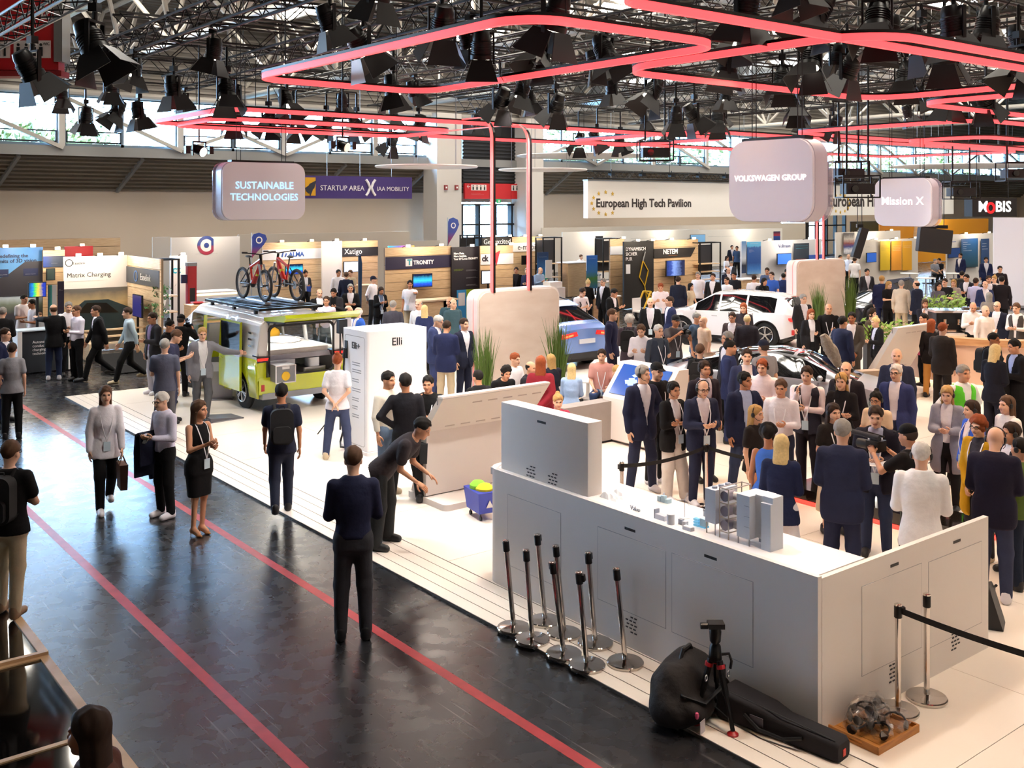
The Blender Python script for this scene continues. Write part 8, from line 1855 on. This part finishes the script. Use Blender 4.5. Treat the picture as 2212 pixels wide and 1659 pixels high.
# ================================================================== the people in the hall
ROWS = '''
# aisle
22 972 1.74 150 cross m 0 short:n tee:k trousers:b 8a6f58 lgb | person in black tee and beige trousers standing on the framed platform
228 830 1.72 8 stroll f 0 long:n untucked:w trousers:k w l | person in white blouse and black trousers walking with a brown bag
350 843 1.68 -55 front m 0 short:w shirt:d9d6ea trousers:k w gp | grey haired person in pale shirt with a navy jacket over the arm
430 860 1.70 40 heels f 1 long:n dress:k - c98a55 lh | person in black sheath dress and heels holding a phone
608 830 1.76 182 stroll m 2 short:b tee:n trousers:28304e k b | person in navy tee walking away over the planks
763 960 1.84 180 front m 0 short:n shirt:262b52 trousers:44444c k p | person in dark navy shirt standing on the red line with their back turned
910 903 1.80 70 bent m 1 short:b tee:40363a loose:303236 k | bent worker in dark tee wiping the leaning console
838 803 1.76 50 hold m 1 short:b shirt:e4dccd trousers:6b7f99 b l | person in beige shirt and light jeans talking by the charging cabinet
875 808 1.80 178 hip m 2 short:b shirt:1c1a24 trousers:k k | person in black shirt with black shoulder bag turned from the viewer by the charging cabinet
925 812 1.70 -12 chin m 1 short:b tee:k trousers:j k l | person in black tee resting the chin in one hand behind the leaning console
195 1520 1.68 -120 stand f 3 long:d untucked:6b3a2e trousers:k k | brown haired person passing close below at the framed platform
# around the van
437 708 1.80 10 lean m 0 short:l open:77787f:f0f0f4 trousers:5a5b60 k l | person in grey suit leaning one arm on the van
380 713 1.78 80 phone m 0 short:n tee:3a3f6a trousers:4a5078 k | person in blue polo looking at a phone near the van
356 733 1.76 170 hold m 0 short:g tee:5a5f7a trousers:6b6a72 k | grey haired person in slate polo before the van, seen from behind
729 765 1.72 170 behind f 0 bun:r tee:w trousers:3d4a78 b l | person in white tee and blue trousers with hands behind the back, beside the light stand
# charging booth
10 706 1.80 60 stand m 0 short:d jacket:1f2a5c:w trousers:1f2a5c k | person in bright navy suit at the frame edge near the black counter
6 662 1.78 170 front m 0 short:g jacket:k:w trousers:k k | grey haired person in black suit behind the navy suit at the frame edge
26 738 1.70 175 stand f 0 short:d tee:8b8a90 trousers:k k | person in grey top and black trousers half hidden at the frame edge
30 614 1.78 175 hold m 0 brow:g tee:4f5460 trousers:d8cdb8 k | person in slate polo and cream trousers before the rainbow monitor
52 634 1.76 40 front m 1 short:b tee:w trousers:k k l | dark haired person in white polo facing another white polo
70 645 1.68 -70 hold m 2 short:b tee:w trousers:k k | second person in white polo gesturing beside the counter
85 673 1.60 20 sit f 0 bob:n tee:s trousers:k k | seated person in grey top behind the dark counter
115 655 1.80 178 point m 0 brow:n untucked:k trousers:2a3a66 w | person in black jumper and jeans reaching across the dark counter
148 650 1.80 10 front m 0 short:g shirt:w trousers:k k | person in white shirt laughing by the Matrix Charging poster
166 658 1.78 -60 hold m 1 short:n shirt:e6e0f0 trousers:k k | person in pale shirt with a dark jacket over the arm at the Matrix Charging poster
208 658 1.80 -80 walk m 1 short:d jacket:k:w trousers:k k | person in dark suit striding past the wooden bench
276 662 1.80 -85 walk m 0 short:d shirt:a9bcc8 trousers:k b | person in pale blue shirt striding past the slanted display
330 676 1.78 -60 hold m 1 short:d open:d:8a7aa0 trousers:a9a6b0 w | person in dark jacket walking beside the black rack
366 692 1.75 60 front f 2 bun:b untucked:k trousers:k k | dark haired person in black beside the wooden pedestal
391 680 1.76 160 cam m 1 cap:k untucked:k trousers:k k | person in black cap filming behind the van
480 567 1.68 10 stand f 2 long:b untucked:8a7a66 trousers:k k | dark haired person behind the white reception desk
# startup booths
660 583 1.70 20 hold f 2 bun:b open:d:w trousers:k k | person in grey jacket with a blue bag before the ALMA wall
731 581 1.78 20 hold m 2 short:b shirt:w trousers:k k l | person in white shirt before the white booth panel
748 586 1.78 175 stand m 0 short:n untucked:n trousers:k k | person in navy jumper with the back turned before the Xatigo wall
757 582 1.74 -30 chin f 0 short:n tee:b trousers:k k | person in beige top behind the navy jumper at the Xatigo wall
757 612 1.80 0 cross m 1 short:g jacket:k:d8d4da trousers:k k | person in black suit with folded arms before the dark blue banner flag
690 622 1.80 15 front m 0 brow:n jacket:k:w trousers:k k | balding person in black suit beside the van tailgate
705 638 1.76 -10 stand m 1 short:d shirt:d9c9da trousers:k k g | person in lilac shirt just behind the van roof
721 621 1.78 -20 phone m 1 short:b open:d:1d1d22 trousers:k k | person in charcoal cardigan holding a phone behind the van
753 660 1.74 60 stand m 0 brow:d jacket:m:w trousers:k k | bald person in brown jacket behind the charging cabinet
774 664 1.76 -70 stand m 5 brow:w jacket:u:w trousers:k k | white haired person in blue jacket behind the charging cabinet
806 595 1.78 60 behind m 0 cap:n shirt:w trousers:k k l | person in navy cap and white shirt between the startup booths
823 618 1.66 20 phone f 2 long:d open:k:6b7f9c trousers:k k l | dark haired person in black jacket reading a phone between the startup booths
886 604 1.80 -25 point m 2 short:b tee:w trousers:b k l | bearded person in white tee leaning on the TRONITY counter
849 650 1.74 175 stand m 0 short:g jacket:4a4a5c:w trousers:k k | grey haired person in slate jacket with the back turned, above the charging cabinet
905 648 1.76 -30 stand m 0 brow:g shirt:e8ecf4 trousers:k k | person in white shirt above the charging cabinet corner
917 660 1.68 178 stand f 0 bob:y tee:2c3a78 trousers:k k | blonde person in blue top above the charging cabinet
946 682 1.80 70 phone m 0 short:w jacket:3a4a8c:w trousers:3a4a8c k | white haired person in blue suit reading beside the charging cabinet
965 694 1.80 165 phone m 1 short:d jacket:24306a:w trousers:b b | person in navy jacket and beige chinos next to the blue suit
971 641 1.80 -20 cross m 1 bald:k tee:t trousers:j k l | bald bearded person in teal tee with folded arms before the green print
979 646 1.78 30 hold m 0 brow:d tee:3f6a78 trousers:k k | person in teal top half hidden behind the bald bearded one
1002 688 1.78 40 stand m 0 short:d jacket:n:w trousers:n k | person in navy suit partly behind the partition edge
1090 607 1.70 -40 sit m 1 short:b untucked:1d2030 trousers:k k | dark haired seated person behind the partition top
1117 598 1.76 20 sit m 1 short:b jacket:24306a:w trousers:n k | seated person in navy suit behind the partition top
1115 576 1.78 -10 stand m 1 short:d jacket:k:d trousers:k k | person in black jacket standing at the red arrow booth
1139 577 1.80 -30 hold m 0 short:g untucked:2b2f5a trousers:k k | person in navy sweater between the two red ribbons
1167 576 1.80 40 phone m 0 brow:g shirt:9cb6d8 trousers:2a2f48 k | person in light blue shirt with a strap reading beside the red ribbon
1255 549 1.75 40 stool m 0 short:n shirt:w trousers:k k | person in white shirt perched at the meeting bar
1270 603 1.68 160 phone f 0 bun:y open:k:w trousers:k k | blonde person in black jacket beside the blue landscape banner
1258 622 1.80 40 phone m 0 short:d tee:ece4ea trousers:k k bp | person in pale polo with backpack reading a phone behind the blue car
1326 624 1.78 60 phone m 1 short:b jacket:k:w trousers:k k | person in black suit bowed over a phone behind the blue car
1303 600 1.76 -40 stand m 0 short:g jacket:k:w trousers:k k | person in dark suit half hidden at the wooden counter
1338 592 1.70 -20 sit m 1 short:d tee:2f4a78 trousers:k k s | seated person in blue with a headset beside the black poster
1427 612 1.78 0 phone m 1 short:r tee:efe6ea trousers:k k l | person in white polo reading before the NETEM wall
1405 643 1.82 0 stand m 0 bald:k jacket:k:e9e4ee trousers:k k l | bald person in black suit before the white car
1322 668 1.84 75 stand m 0 short:n untucked:2a2a55 trousers:2a2a48 k | person in violet blue sweater standing behind the blue car
1360 681 1.76 170 hold m 0 curly:w untucked:5a4a5c trousers:m k b | white haired person with backpack beside the blue car
1385 701 1.78 -10 phone m 0 short:n shirt:w trousers:2a2f48 k | young person in white shirt looking down beside the blue car
1422 702 1.78 35 hold m 0 short:w vest:36415a:4a5468 trousers:k k l | blond grey person in dark blue vest with badge above the kiosk
1447 641 1.80 -70 stand m 0 short:d jacket:2b3368:e8e4ee trousers:k k | person in navy suit seen from the side before the white car
1465 598 1.80 170 hold m 0 short:d jacket:20263c:w trousers:k k | person in dark suit before the quad bike monitor
1492 612 1.58 60 stroll f 0 long:b tee:b trousers:b k | dark haired person in beige passing behind the white car
1508 586 1.78 -20 stand m 0 short:g tee:w trousers:k k | person in white tee beside the NETEM wall
1540 591 1.82 -15 stand m 1 short:d jacket:2a2422:w trousers:k k | bearded person in dark suit above the white car roof
1570 599 1.66 -40 stand m 1 short:d tee:f2eef2 trousers:j k | young person in white tee above the white car roof
1586 586 1.80 -30 hold m 2 short:b tee:26262e trousers:k k | person in dark tee above the white car tail
1562 529 1.75 30 sit m 2 short:b untucked:3a3f52 trousers:k k | seated person in slate far behind the white car
1581 529 1.75 20 stand m 1 short:b jacket:26304a:w trousers:k k | person in navy standing far behind the white car, second in the row
1592 531 1.75 -20 stand m 2 short:d tee:3a5a8a trousers:k k | person in blue standing far behind the white car, end of the row
1570 552 1.75 60 sit f 1 long:d tee:w trousers:k k | seated person in white far behind the black rack
1580 563 1.75 -40 sit m 0 short:g jacket:d:w trousers:k k | seated grey haired person far behind the black rack
1573 576 1.75 40 front m 0 brow:d jacket:n:w trousers:k k | person in navy jacket in the row behind the white car
1629 594 1.74 170 stand m 1 short:d tee:w trousers:j k | person in white tee seen from behind at the wooden counter
1651 601 1.68 40 front f 1 long:b tee:17171b trousers:j k b | long haired person in black with backpack beside the blue tee
1667 588 1.78 -30 stand m 0 short:d tee:3a62b8 trousers:k k | person in bright blue tee before the white booth wall
1692 591 1.64 160 point m 1 short:b jacket:26347a:w trousers:26347a k | person in royal blue suit beside the far partition
1657 577 1.80 -10 front m 1 short:d tee:5a6a8a trousers:k k | person in grey blue top behind the bright blue tee
1700 581 1.80 10 stand m 2 short:b tee:e6e6ee trousers:k k | person in white top between the monitor and the far partition
1459 681 1.78 30 cam m 2 cap:d tee:6b6468 trousers:j k l | photographer in grey tee and cap beside the white car
1505 676 1.70 60 hold m 1 short:g tee:4a6a90 trousers:2a3a5c k b | person in blue tee with backpack before the white car
1520 684 1.66 -60 stand m 0 bald:k tee:d9b79a trousers:k k | bald person half hidden by the blue tee before the white car
1582 675 1.68 -20 front m 1 short:d jacket:4a3434:w trousers:k k g | person in brown jacket before the white car door
1606 655 1.74 -10 front f 0 long:r untucked:3a3038 trousers:k k | redhead with long hair before the white car door
1614 679 1.70 178 stand m 0 brow:y jacket:2a2430:w trousers:k k | blond balding person in dark jacket before the white car wheel
1572 717 1.82 -60 stand m 1 short:g jacket:3a3a48:w trousers:k k | grey haired person beside the coupe roof
1576 736 1.78 80 stand m 1 bun:b untucked:2b3a78 trousers:2b3a78 k | person in blue suit with tied hair beside the coupe
1512 744 1.68 170 stand f 0 short:n tee:26262b trousers:j w b | person in black tee with grey backpack beside the kiosk
1613 754 1.80 5 stand m 0 short:d open:2e3768:e6d8d8 trousers:2e3768 k l | tall person in navy jacket before the coupe door
1650 735 1.80 -140 stand m 0 cap:20243c tee:8d8b90 trousers:j k | person in navy cap and grey top beside the coupe
1647 776 1.76 -15 front m 0 short:r shirt:ead9dc trousers:k k s | red haired person in pale pink shirt in the listening crowd
# lounge
1112 763 1.74 50 sit m 0 short:r tee:efe9ea trousers:k k | seated person in white tee before the partition
1146 781 1.72 60 sit m 1 brow:b jacket:2a2630:w trousers:k k | seated person in black jacket before the partition
1168 770 1.72 175 behind f 0 bob:r open:b5162a:w:s skirt:d9405c k | person in red jacket with hands behind the back
1190 766 1.66 -150 sit f 0 long:l untucked:26283a trousers:k k | seated blonde beside the tall grass
1033 801 1.72 -150 sit m 1 short:b untucked:1d1d22 trousers:k k | seated dark haired person behind the leaning console
1092 791 1.72 30 sitlean m 1 curly:b tee:k trousers:k k | seated person with black curls behind the leaning console
1235 786 1.60 175 sit f 0 bob:y untucked:9fb8dc trousers:k k | seated blonde in light blue seen from behind
1300 755 1.78 -5 sit m 0 short:d tee:d59a90 trousers:35508c k l | seated bearded person in pink polo with lanyard
1334 790 1.66 -120 sitlean m 0 short:l shirt:dfe6ee trousers:k k | seated person in pale shirt next to the kiosk
1205 852 1.62 10 sit f 0 bun:l tee:b5405a trousers:k k | seated child with a hair bun behind the tall white block
# listening crowd
1388 790 1.84 35 hip m 0 short:g jacket:22284c:e9e6ee trousers:2b3052 w sp | tall grey haired person in navy suit with hand on hip
1418 784 1.80 40 hold m 0 cap:k tee:1d1a20 trousers:1f1f24 w l | person in black cap and black tee with badge before the kiosk screen
1454 825 1.68 40 cross f 1 short:b open:1a191c:e9e2e4 loose:e6dcd4 w sl | person in black blazer and cream trousers with folded arms
1521 780 1.80 30 stand m 1 short:d open:2c2233:e4dce8 trousers:3a2f4a k s | person in plum navy jacket behind the bald listener
1517 821 1.74 25 front m 0 brow:g jacket:2a2f55:ece4ec trousers:2a2f55 w slg | bald listener in navy suit with white trainers
1608 804 1.78 30 hip m 2 short:b open:232a55:b9c6e6 trousers:3a4a78 k s | person in navy blazer and light blue shirt with headset
1687 820 1.74 -10 hold m 1 short:n shirt:ece6ec trousers:27304e k l | person in white shirt reading in the crowd centre
1743 792 1.80 -10 chin m 0 short:d vest:3a3a4e:efe0e4 trousers:26202a 8a5a50 l | person in dark vest with green lanyard touching the chin
1632 876 1.60 60 stroll f 0 bob:l tee:2a211e trousers:c98f6c k s | blond person moving in front of the crowd
1828 781 1.80 -15 stand m 0 bald:k open:2a2430:e6dce0 trousers:k k s | bald bearded person with headset behind the floral blouse
1818 806 1.74 -15 cross f 0 bob:l untucked:1f1b22 trousers:k k sl | blonde in black floral blouse with folded arms
1800 872 1.64 30 stand f 0 bob:d tee:2b2422 skirt:d8c8b0 k sl | dark haired person in sleeveless brown top beside the presenter
1892 878 1.78 -5 front m 0 short:d open:221f33:b9bad0 trousers:33406a k l | presenter in dark navy jacket holding a paper
1820 908 1.86 175 front m 0 short:g jacket:2b335c:e4e4ee trousers:2b335c k | broad person in blue suit with the back turned behind the return wall
1990 958 1.80 178 front m 0 short:w untucked:f1efee loose:2a3a78 k s | grey haired person in white shirt with the back turned behind the return wall
1963 918 1.74 -120 cam m 1 cap:k tee:211e20 loose:5a5a44 w | camera operator in black cap filming the presenter
1660 918 1.64 170 stand f 2 curly:b dress:4a7ad8 - c98f6c | person with long black curls in a blue dress
1688 941 1.66 172 front f 0 bob:y untucked:1f2a5c skirt:f0ecf2 c98f6c | blonde in navy jacket and white skirt with the back turned
1937 753 1.82 0 stand m 0 bald:k open:2c3358:ede6ee trousers:k k | bald person in navy suit before the leaning console
1936 788 1.78 -20 stand m 0 short:w open:333f88:f0e8ee trousers:2a3058 k g | white haired person in bright blue suit with glasses
1893 846 1.60 -20 front f 1 bun:b tee:dcc0a0 trousers:k k gs | person in beige top with glasses and tied black hair
1752 668 1.68 20 hold f 0 bob:r open:1f1c20:w trousers:k k | red brown haired person in black jacket beside the far grass
1735 636 1.78 30 hold m 0 short:g jacket:2c2a2e:w trousers:k k | grey haired person in charcoal suit before the far partition
1790 656 1.80 10 hold m 1 bald:k untucked:1c191b trousers:k k l | bald bearded person in black sweater with badge
1820 684 1.78 140 stand m 1 short:b jacket:27305c:w trousers:k k | person in navy suit seen half from behind beside the coupe
1840 675 1.80 -10 low m 3 short:b jacket:5a4f46:e6dcdc trousers:5a4f46 k l | person in brown suit with hands folded beside the coupe
1883 668 1.72 60 stand f 0 curly:d open:6b5a44:w trousers:k k | curly haired person in olive jacket behind the console
1892 686 1.60 -60 front f 0 bun:y open:1b1b20:cfd3e6 trousers:k k | blonde in black suit gesturing beside the console
2080 789 1.78 40 hips m 1 short:g vest:5fd038:eef0f6 trousers:k k | person in bright green vest with hands on hips
2046 834 1.70 -10 front f 0 long:l coat:8a8a98:f0ecf0 trousers:1f1f24 k s | long haired person in grey coat in the side crowd
2100 866 1.64 -60 low f 0 bob:d open:3a62d0:ecdcd8 trousers:k k sl | person in cobalt blue jacket holding a booklet
2115 900 1.68 -30 low f 0 curly:r coat:c99a1e:4a4a5c trousers:3a3a42 b slg | curly haired person in mustard cardigan
2150 924 1.82 172 phone m 0 bald:k jacket:221f3c:e9e6ee trousers:3d466e w s | bald person in midnight jacket and jeans at the return wall end
2186 914 1.70 -60 stand m 1 short:d jacket:2a2a3c:w trousers:k k s | dark haired person behind the midnight jacket
2206 948 1.62 -120 stand m 1 short:b tee:6b8a2e trousers:26324e k s | person in green tee at the frame edge
2150 745 1.74 150 front f 0 long:y untucked:1d1f30 trousers:26273a k | long haired blonde in black with a chain bag before the bar
2192 734 1.80 -60 front m 1 short:b jacket:1c1c22:a9b4d8 trousers:k k | person in black suit with a briefcase at the bar
2176 856 1.66 -50 stand f 0 long:n untucked:e8e2de trousers:k k s | long brown haired person in white with headset at the frame edge
2146 720 1.76 60 hold m 3 short:b untucked:20222e trousers:k k b | dark haired person with black backpack at the bar rim
2036 698 1.78 155 hold m 0 short:r jacket:3a302c:w trousers:332b29 k | red haired person in brown suit walking beside the bar
2012 690 1.68 160 stand f 1 long:r untucked:1f1b1e trousers:c98f4a k | auburn haired person in black top and camel trousers beside the console
2128 660 1.78 40 hold m 0 bald:k shirt:f1e8e2 trousers:2b2626 k | bald barman in white shirt inside the bar
2154 651 1.76 -20 stand m 0 bald:k jacket:232a44:w trousers:k k g | bald person in navy suit with glasses at the far bar side
2196 655 1.78 -25 front m 0 short:n vest:5a514d:f1e8e2 trousers:k k | barman in grey apron and white shirt
2102 653 1.76 10 phone m 1 bald:k shirt:f1e8e2 trousers:k k | bald barman bending over cups beside the coffee machine
1998 647 1.66 10 chin f 1 long:n open:26263a:w trousers:k k | person in navy jacket resting the chin behind the planter
1996 678 1.66 -60 stand m 1 short:b untucked:b5506a trousers:k k | dark haired person behind the leaning console top
# far crowd on the open car
1905 596 1.82 175 stand m 0 short:l jacket:24306a:w trousers:24306a k | blond person in royal navy suit at the open car, seen from behind
1920 608 1.68 40 front f 0 long:l tee:1f1c20 trousers:k k | long haired person in black at the open car
1947 606 1.78 175 stand m 0 short:g untucked:d8cbb8 trousers:b k | person in cream jacket at the open car, seen from behind
1980 606 1.80 -120 stand m 0 brow:d jacket:232c4c:w trousers:k k | balding person in navy at the open car
1873 581 1.78 20 stand m 1 short:b jacket:3a3a40:w trousers:k k | person in grey suit beyond the opened car door
1846 555 1.75 175 stand m 0 short:d tee:f0eef2 trousers:k k | person in white tee at the truck posters
1815 550 1.75 30 stand m 1 short:b tee:26262e trousers:k k | person in black tee at the truck posters
1833 548 1.75 -30 stand m 0 brow:g shirt:e6e6f0 trousers:k k | person in white shirt at the truck posters
1848 550 1.75 60 stand m 1 short:d jacket:k:w trousers:k k | person in dark suit at the truck posters
1912 567 1.75 60 sit m 0 short:w jacket:k:w trousers:k k | seated person in dark jacket before the yellow banner
1937 565 1.75 -60 sit m 1 short:d jacket:26262e:w trousers:k k | seated person in dark jacket before the orange banner
2020 558 1.75 40 sit m 0 short:g tee:8a8a90 trousers:k k | seated person in grey at the bar tables
2029 557 1.75 -40 sit m 1 short:b tee:26262e trousers:k k | seated person in black at the bar tables
2075 546 1.78 -40 stand m 1 short:b jacket:24306a:w trousers:24306a k | person in navy suit leaning at the blue posters
2130 556 1.78 10 stand m 1 short:b jacket:24306a:w trousers:24306a k | person in navy suit at the narrow blue poster
2027 610 1.76 30 stand f 1 long:b untucked:6a6478 trousers:k k | dark haired person in grey violet behind the leafy planter
2041 602 1.76 -20 hold m 0 short:d tee:2a2a32 trousers:k k | person in dark tee behind the leafy planter
2060 604 1.70 -10 chin f 0 long:l untucked:a89a94 trousers:k k | blonde in taupe near the white bar table
2088 593 1.80 -30 front m 1 short:b jacket:26283a:w trousers:k k | person in dark suit near the white media wall
2108 601 1.78 160 cross m 1 short:d shirt:c6c4e6 trousers:k k | person in lilac shirt with the back turned near the media wall
2078 586 1.72 170 hold m 1 short:b tee:6a5a3a trousers:k k b | person with green backpack at the bar tables
2128 607 1.76 20 stand m 0 brow:d jacket:2b3a78:w trousers:k k | balding person in blue jacket near the media wall
2148 596 1.70 -30 hold f 0 bun:l tee:d8c8c0 trousers:k k | person with tied blond hair near the media wall
2136 596 1.80 10 stand m 1 short:d jacket:26263a:w trousers:k k | dark haired person in dark suit beside the lilac shirt
2164 597 1.84 175 stand m 1 short:b untucked:241c24 trousers:k k | person in dark plum top seen from behind at the media wall
2160 575 1.80 10 stand m 1 short:b untucked:2a1c22 trousers:k k l | bearded person in maroon top at the media wall
2137 632 1.70 170 stand f 0 long:g coat:8a8078:b trousers:k k | person in taupe coat seen from behind at the bar
'''
for row in ROWS.strip().splitlines():
 if row.strip() and not row.startswith('#'):
  try: PEOPLE[row.split('|')[1].strip()] = P(row)
  except Exception as e: print('ROW FAIL', row, e); raise
def hung(t, p, side, drop=0.0):
 q, rz = hand_point(t, p, side); q.z -= drop
 return q, rz
# bags and things carried
def tote(key, side, col, lab, w=.15, h=.34, d=.09, drop=.30, name='tote_bag', txt_=None):
 t, p, TM = PEOPLE[key]; q, rz = hung(t, p, side, drop)
 o = thing(name, lab, 'bag', q, rz); q0 = -h / 2
 MB().hexa([(-d / 2,-w, q0),(d / 2,-w, q0),(d / 2, w, q0),(-d / 2, w, q0)], [(-d * .6,-w * 1.05, q0 + h),(d * .6,-w * 1.05, q0 + h),(d * .6, w * 1.05, q0 + h),(-d * .6, w * 1.05, q0 + h)]).build('bag_body', mat(col, .8, noise=.15, nscale=12), o, ang=None)
 for s in (-1,1): MB().tube([(s * d * .5,-w * .5, q0 + h),(s * d * .2,-w * .3, drop * .8),(0,0, drop),(s * d * .2, w * .3, drop * .8),(s * d * .5, w * .5, q0 + h)], .007,5).build('handle', mat(col, .7), o)
 if txt_: txt(txt_, w * 1.2, WT, o, (d * .62,-w * .6,0),(PI / 2,0, PI / 2), h=.06)
 return o
tote('person in white blouse and black trousers walking with a brown bag', 1, '6b4a34', 'brown leather tote carried by the person in the white blouse')
tote('person in black shirt with black shoulder bag turned from the viewer by the charging cabinet', -1, '17171b', 'black shoulder bag beside the charging cabinet', .17,.28,.1,.12, 'shoulder_bag')
tote('auburn haired person in black top and camel trousers beside the console', -1, '1c1715', 'black printed tote bag hanging beside the console', .16,.36,.06,.35, 'tote_bag', '~FOR ALL\nWHO\nMOVE')
tote('person in black suit with a briefcase at the bar', -1, '1b1a1d', 'black briefcase held by the person in black at the bar', .2,.3,.1,.2, 'briefcase')
tote('long haired blonde in black with a chain bag before the bar', 1, '2a2238', 'small dark chain bag with a gold clasp before the bar', .1,.12,.05,.12, 'chain_bag')
tote('person in grey jacket with a blue bag before the ALMA wall', 1, '2a4a9c', 'blue bag carried before the ALMA wall', .14,.2,.06,.1, 'blue_bag')
# jacket over the arm
t, p, TM = PEOPLE['grey haired person in pale shirt with a navy jacket over the arm']
q, rz = hung(t, p, -1,.0); W4 = Matrix.Translation(t.location) @ Matrix.Rotation(rz, 4, 'Z') @ Matrix.Scale(t.scale[0], 4)
e = W4 @ Vector((p.el[-1] * .45 + p.wr[-1] * .55))
o = thing('draped_jacket', 'navy jacket draped over the forearm of the grey haired person', 'jacket', e, rz)
m = MB(); prof = [(-.09,-.55),(-.10,-.2),(-.07,.03),(0,.065),(.06,.03),(.07,-.18),(.06,-.38),(.035,-.38),(.045,-.15),(.03,.0),(0,.03),(-.04,.0),(-.06,-.2),(-.06,-.55)]
m.prism(prof, -.17,.15, 'y'); m.build('jacket_cloth', cloth('1f2644'), o, ang=.8); MB().tube([(-.10,.05,-.2),(-.12,.1,-.45),(-.10,.12,-.62)], [.05,.045,.04], 8).build('sleeve', cloth('1f2644'), o)
# presenter's paper, booklet, camera
t, p, TM = PEOPLE['presenter in dark navy jacket holding a paper']; q, rz = hung(t, p, 1)
o = thing('paper_sheet', 'white sheet of notes held by the presenter', 'paper', q, rz); MB().box(-.13,.09,-.12,.06,.0,.004).build('sheet', WHITE, o, rot=(.2,0,0)); MB().box(-.10,.06,-.09,.03,.0035,.005).build('printed_lines', mat('c9c9cf', .7), o, rot=(.2,0,0))
def camera_kit(key, lab, big):
 t, p, TM = PEOPLE[key]; a, rz = hung(t, p, 1); b, _ = hung(t, p, -1); q = (a + b) / 2
 o = thing('video_camera' if big else 'photo_camera', lab, 'camera', q, rz); s = 1.1 if big else .9
 MB().box(-.08 * s, .08 * s, -.07 * s, .07 * s, -.05 * s, .06 * s).build('body', BLACKM, o); MB().lathe([(.045 * s, 0),(.05 * s, .1 * s),(.045 * s, .15 * s)], n=16).build('lens', BLACK, o, (0,-.06 * s, 0),(PI / 2,0,0)); MB().box(-.03 * s, .03 * s, -.05 * s, .04 * s, .06 * s, .09 * s).build('viewfinder', BLACK, o)
 if big:
  MB().tube([(0,.1,.12),(0,-.12,.14)], .012,6).build('top_handle', BLACKM, o); MB().cyl((.1,-.25,.14),(.1,.1,.12),.03, n=12).build('microphone', mat('3a3a3e', .95), o)
camera_kit('camera operator in black cap filming the presenter', 'black shoulder video camera aimed at the presenter', True); camera_kit('photographer in grey tee and cap beside the white car', 'black photo camera held beside the white car', False); camera_kit('person in black cap filming behind the van', 'black video camera held behind the van', True)
# furry microphone on a boom above the crowd
a = onD(1795,757,14.6); b = onD(1840,885,15.2)
bm = thing('boom_microphone', 'grey furry boom microphone hanging above the crowd', 'microphone', a, .3); rel = b - a
r_ = Matrix.Rotation(-.3,3, 'Z'); rel = r_ @ rel
MB().tube([(0,0,0), rel], .007,6).build('boom_pole', BLACKM, bm)
m = MB(); random.seed(9); ax = r_ @ Vector((-.25 * RX, -.25 * RY, .47)).normalized(); n = 18; V = []
for i in range(13):
 f = i / 12; c0 = ax * (.5 * f - .25); rr = .085 * math.sin(PI * (.08 + .84 * f)) ** .5; u = ax.orthogonal().normalized(); w = ax.cross(u)
 for k in range(n): a_ = 2 * PI * k / n; r2 = rr * random.uniform(.86,1.18); V.append(c0 + u * math.cos(a_) * r2 + w * math.sin(a_) * r2)
m.add(V, [(i * n + k, i * n + (k + 1) % n, (i + 1) * n + (k + 1) % n, (i + 1) * n + k) for i in range(12) for k in range(n)] + [list(range(n))[::-1], list(range(12 * n, 13 * n))]); m.build('fur_windshield', mat('a39a8c', .95, noise=.35, nscale=25, bump=1.0), bm)
# stools and seats under people who sit where the photograph hides the seat
for key in [k for k in PEOPLE if 'seated' in k.split(',')[0][:40] or 'perched' in k]:
 t, p, TM = PEOPLE[key]; z = (p.hip[2] - .10) * t.scale[0]
 if 'pink polo' in key: continue
 o = thing('stool', 'plain stool under the ' + ' '.join(key.split()[:11]), 'stool', t.location, t.rotation_euler.z, 'stools under seated people')
 MB().prism(rrect(-.19,.19,-.16,.22,.05), z - .05, z).build('seat', SOFA, o)
 for x in (-.15,.15):
  for y in (-.12,.18): MB().bar((x, y, 0),(x * .9, y * .9, z - .05),.028).build('leg', DARKGREY, o)
# ================================================================== fit the lettering and turn it into meshes
bpy.context.view_layer.update()
_dg = bpy.context.evaluated_depsgraph_get()
for o, w, hf in _TXT:
 d = o.dimensions.copy()
 me = bpy.data.meshes.new_from_object(o.evaluated_get(_dg)); nm = o.name.split('.')[0]
 n = bpy.data.objects.new(nm, me); COL.objects.link(n)
 n.parent = o.parent; n.location = o.location; n.rotation_euler = o.rotation_euler
 if d.x > 1e-4 and w:
  s = w / d.x; n.scale = (s, s if hf is None else hf / d.y, 1)
 cu = o.data; bpy.data.objects.remove(o); bpy.data.curves.remove(cu)
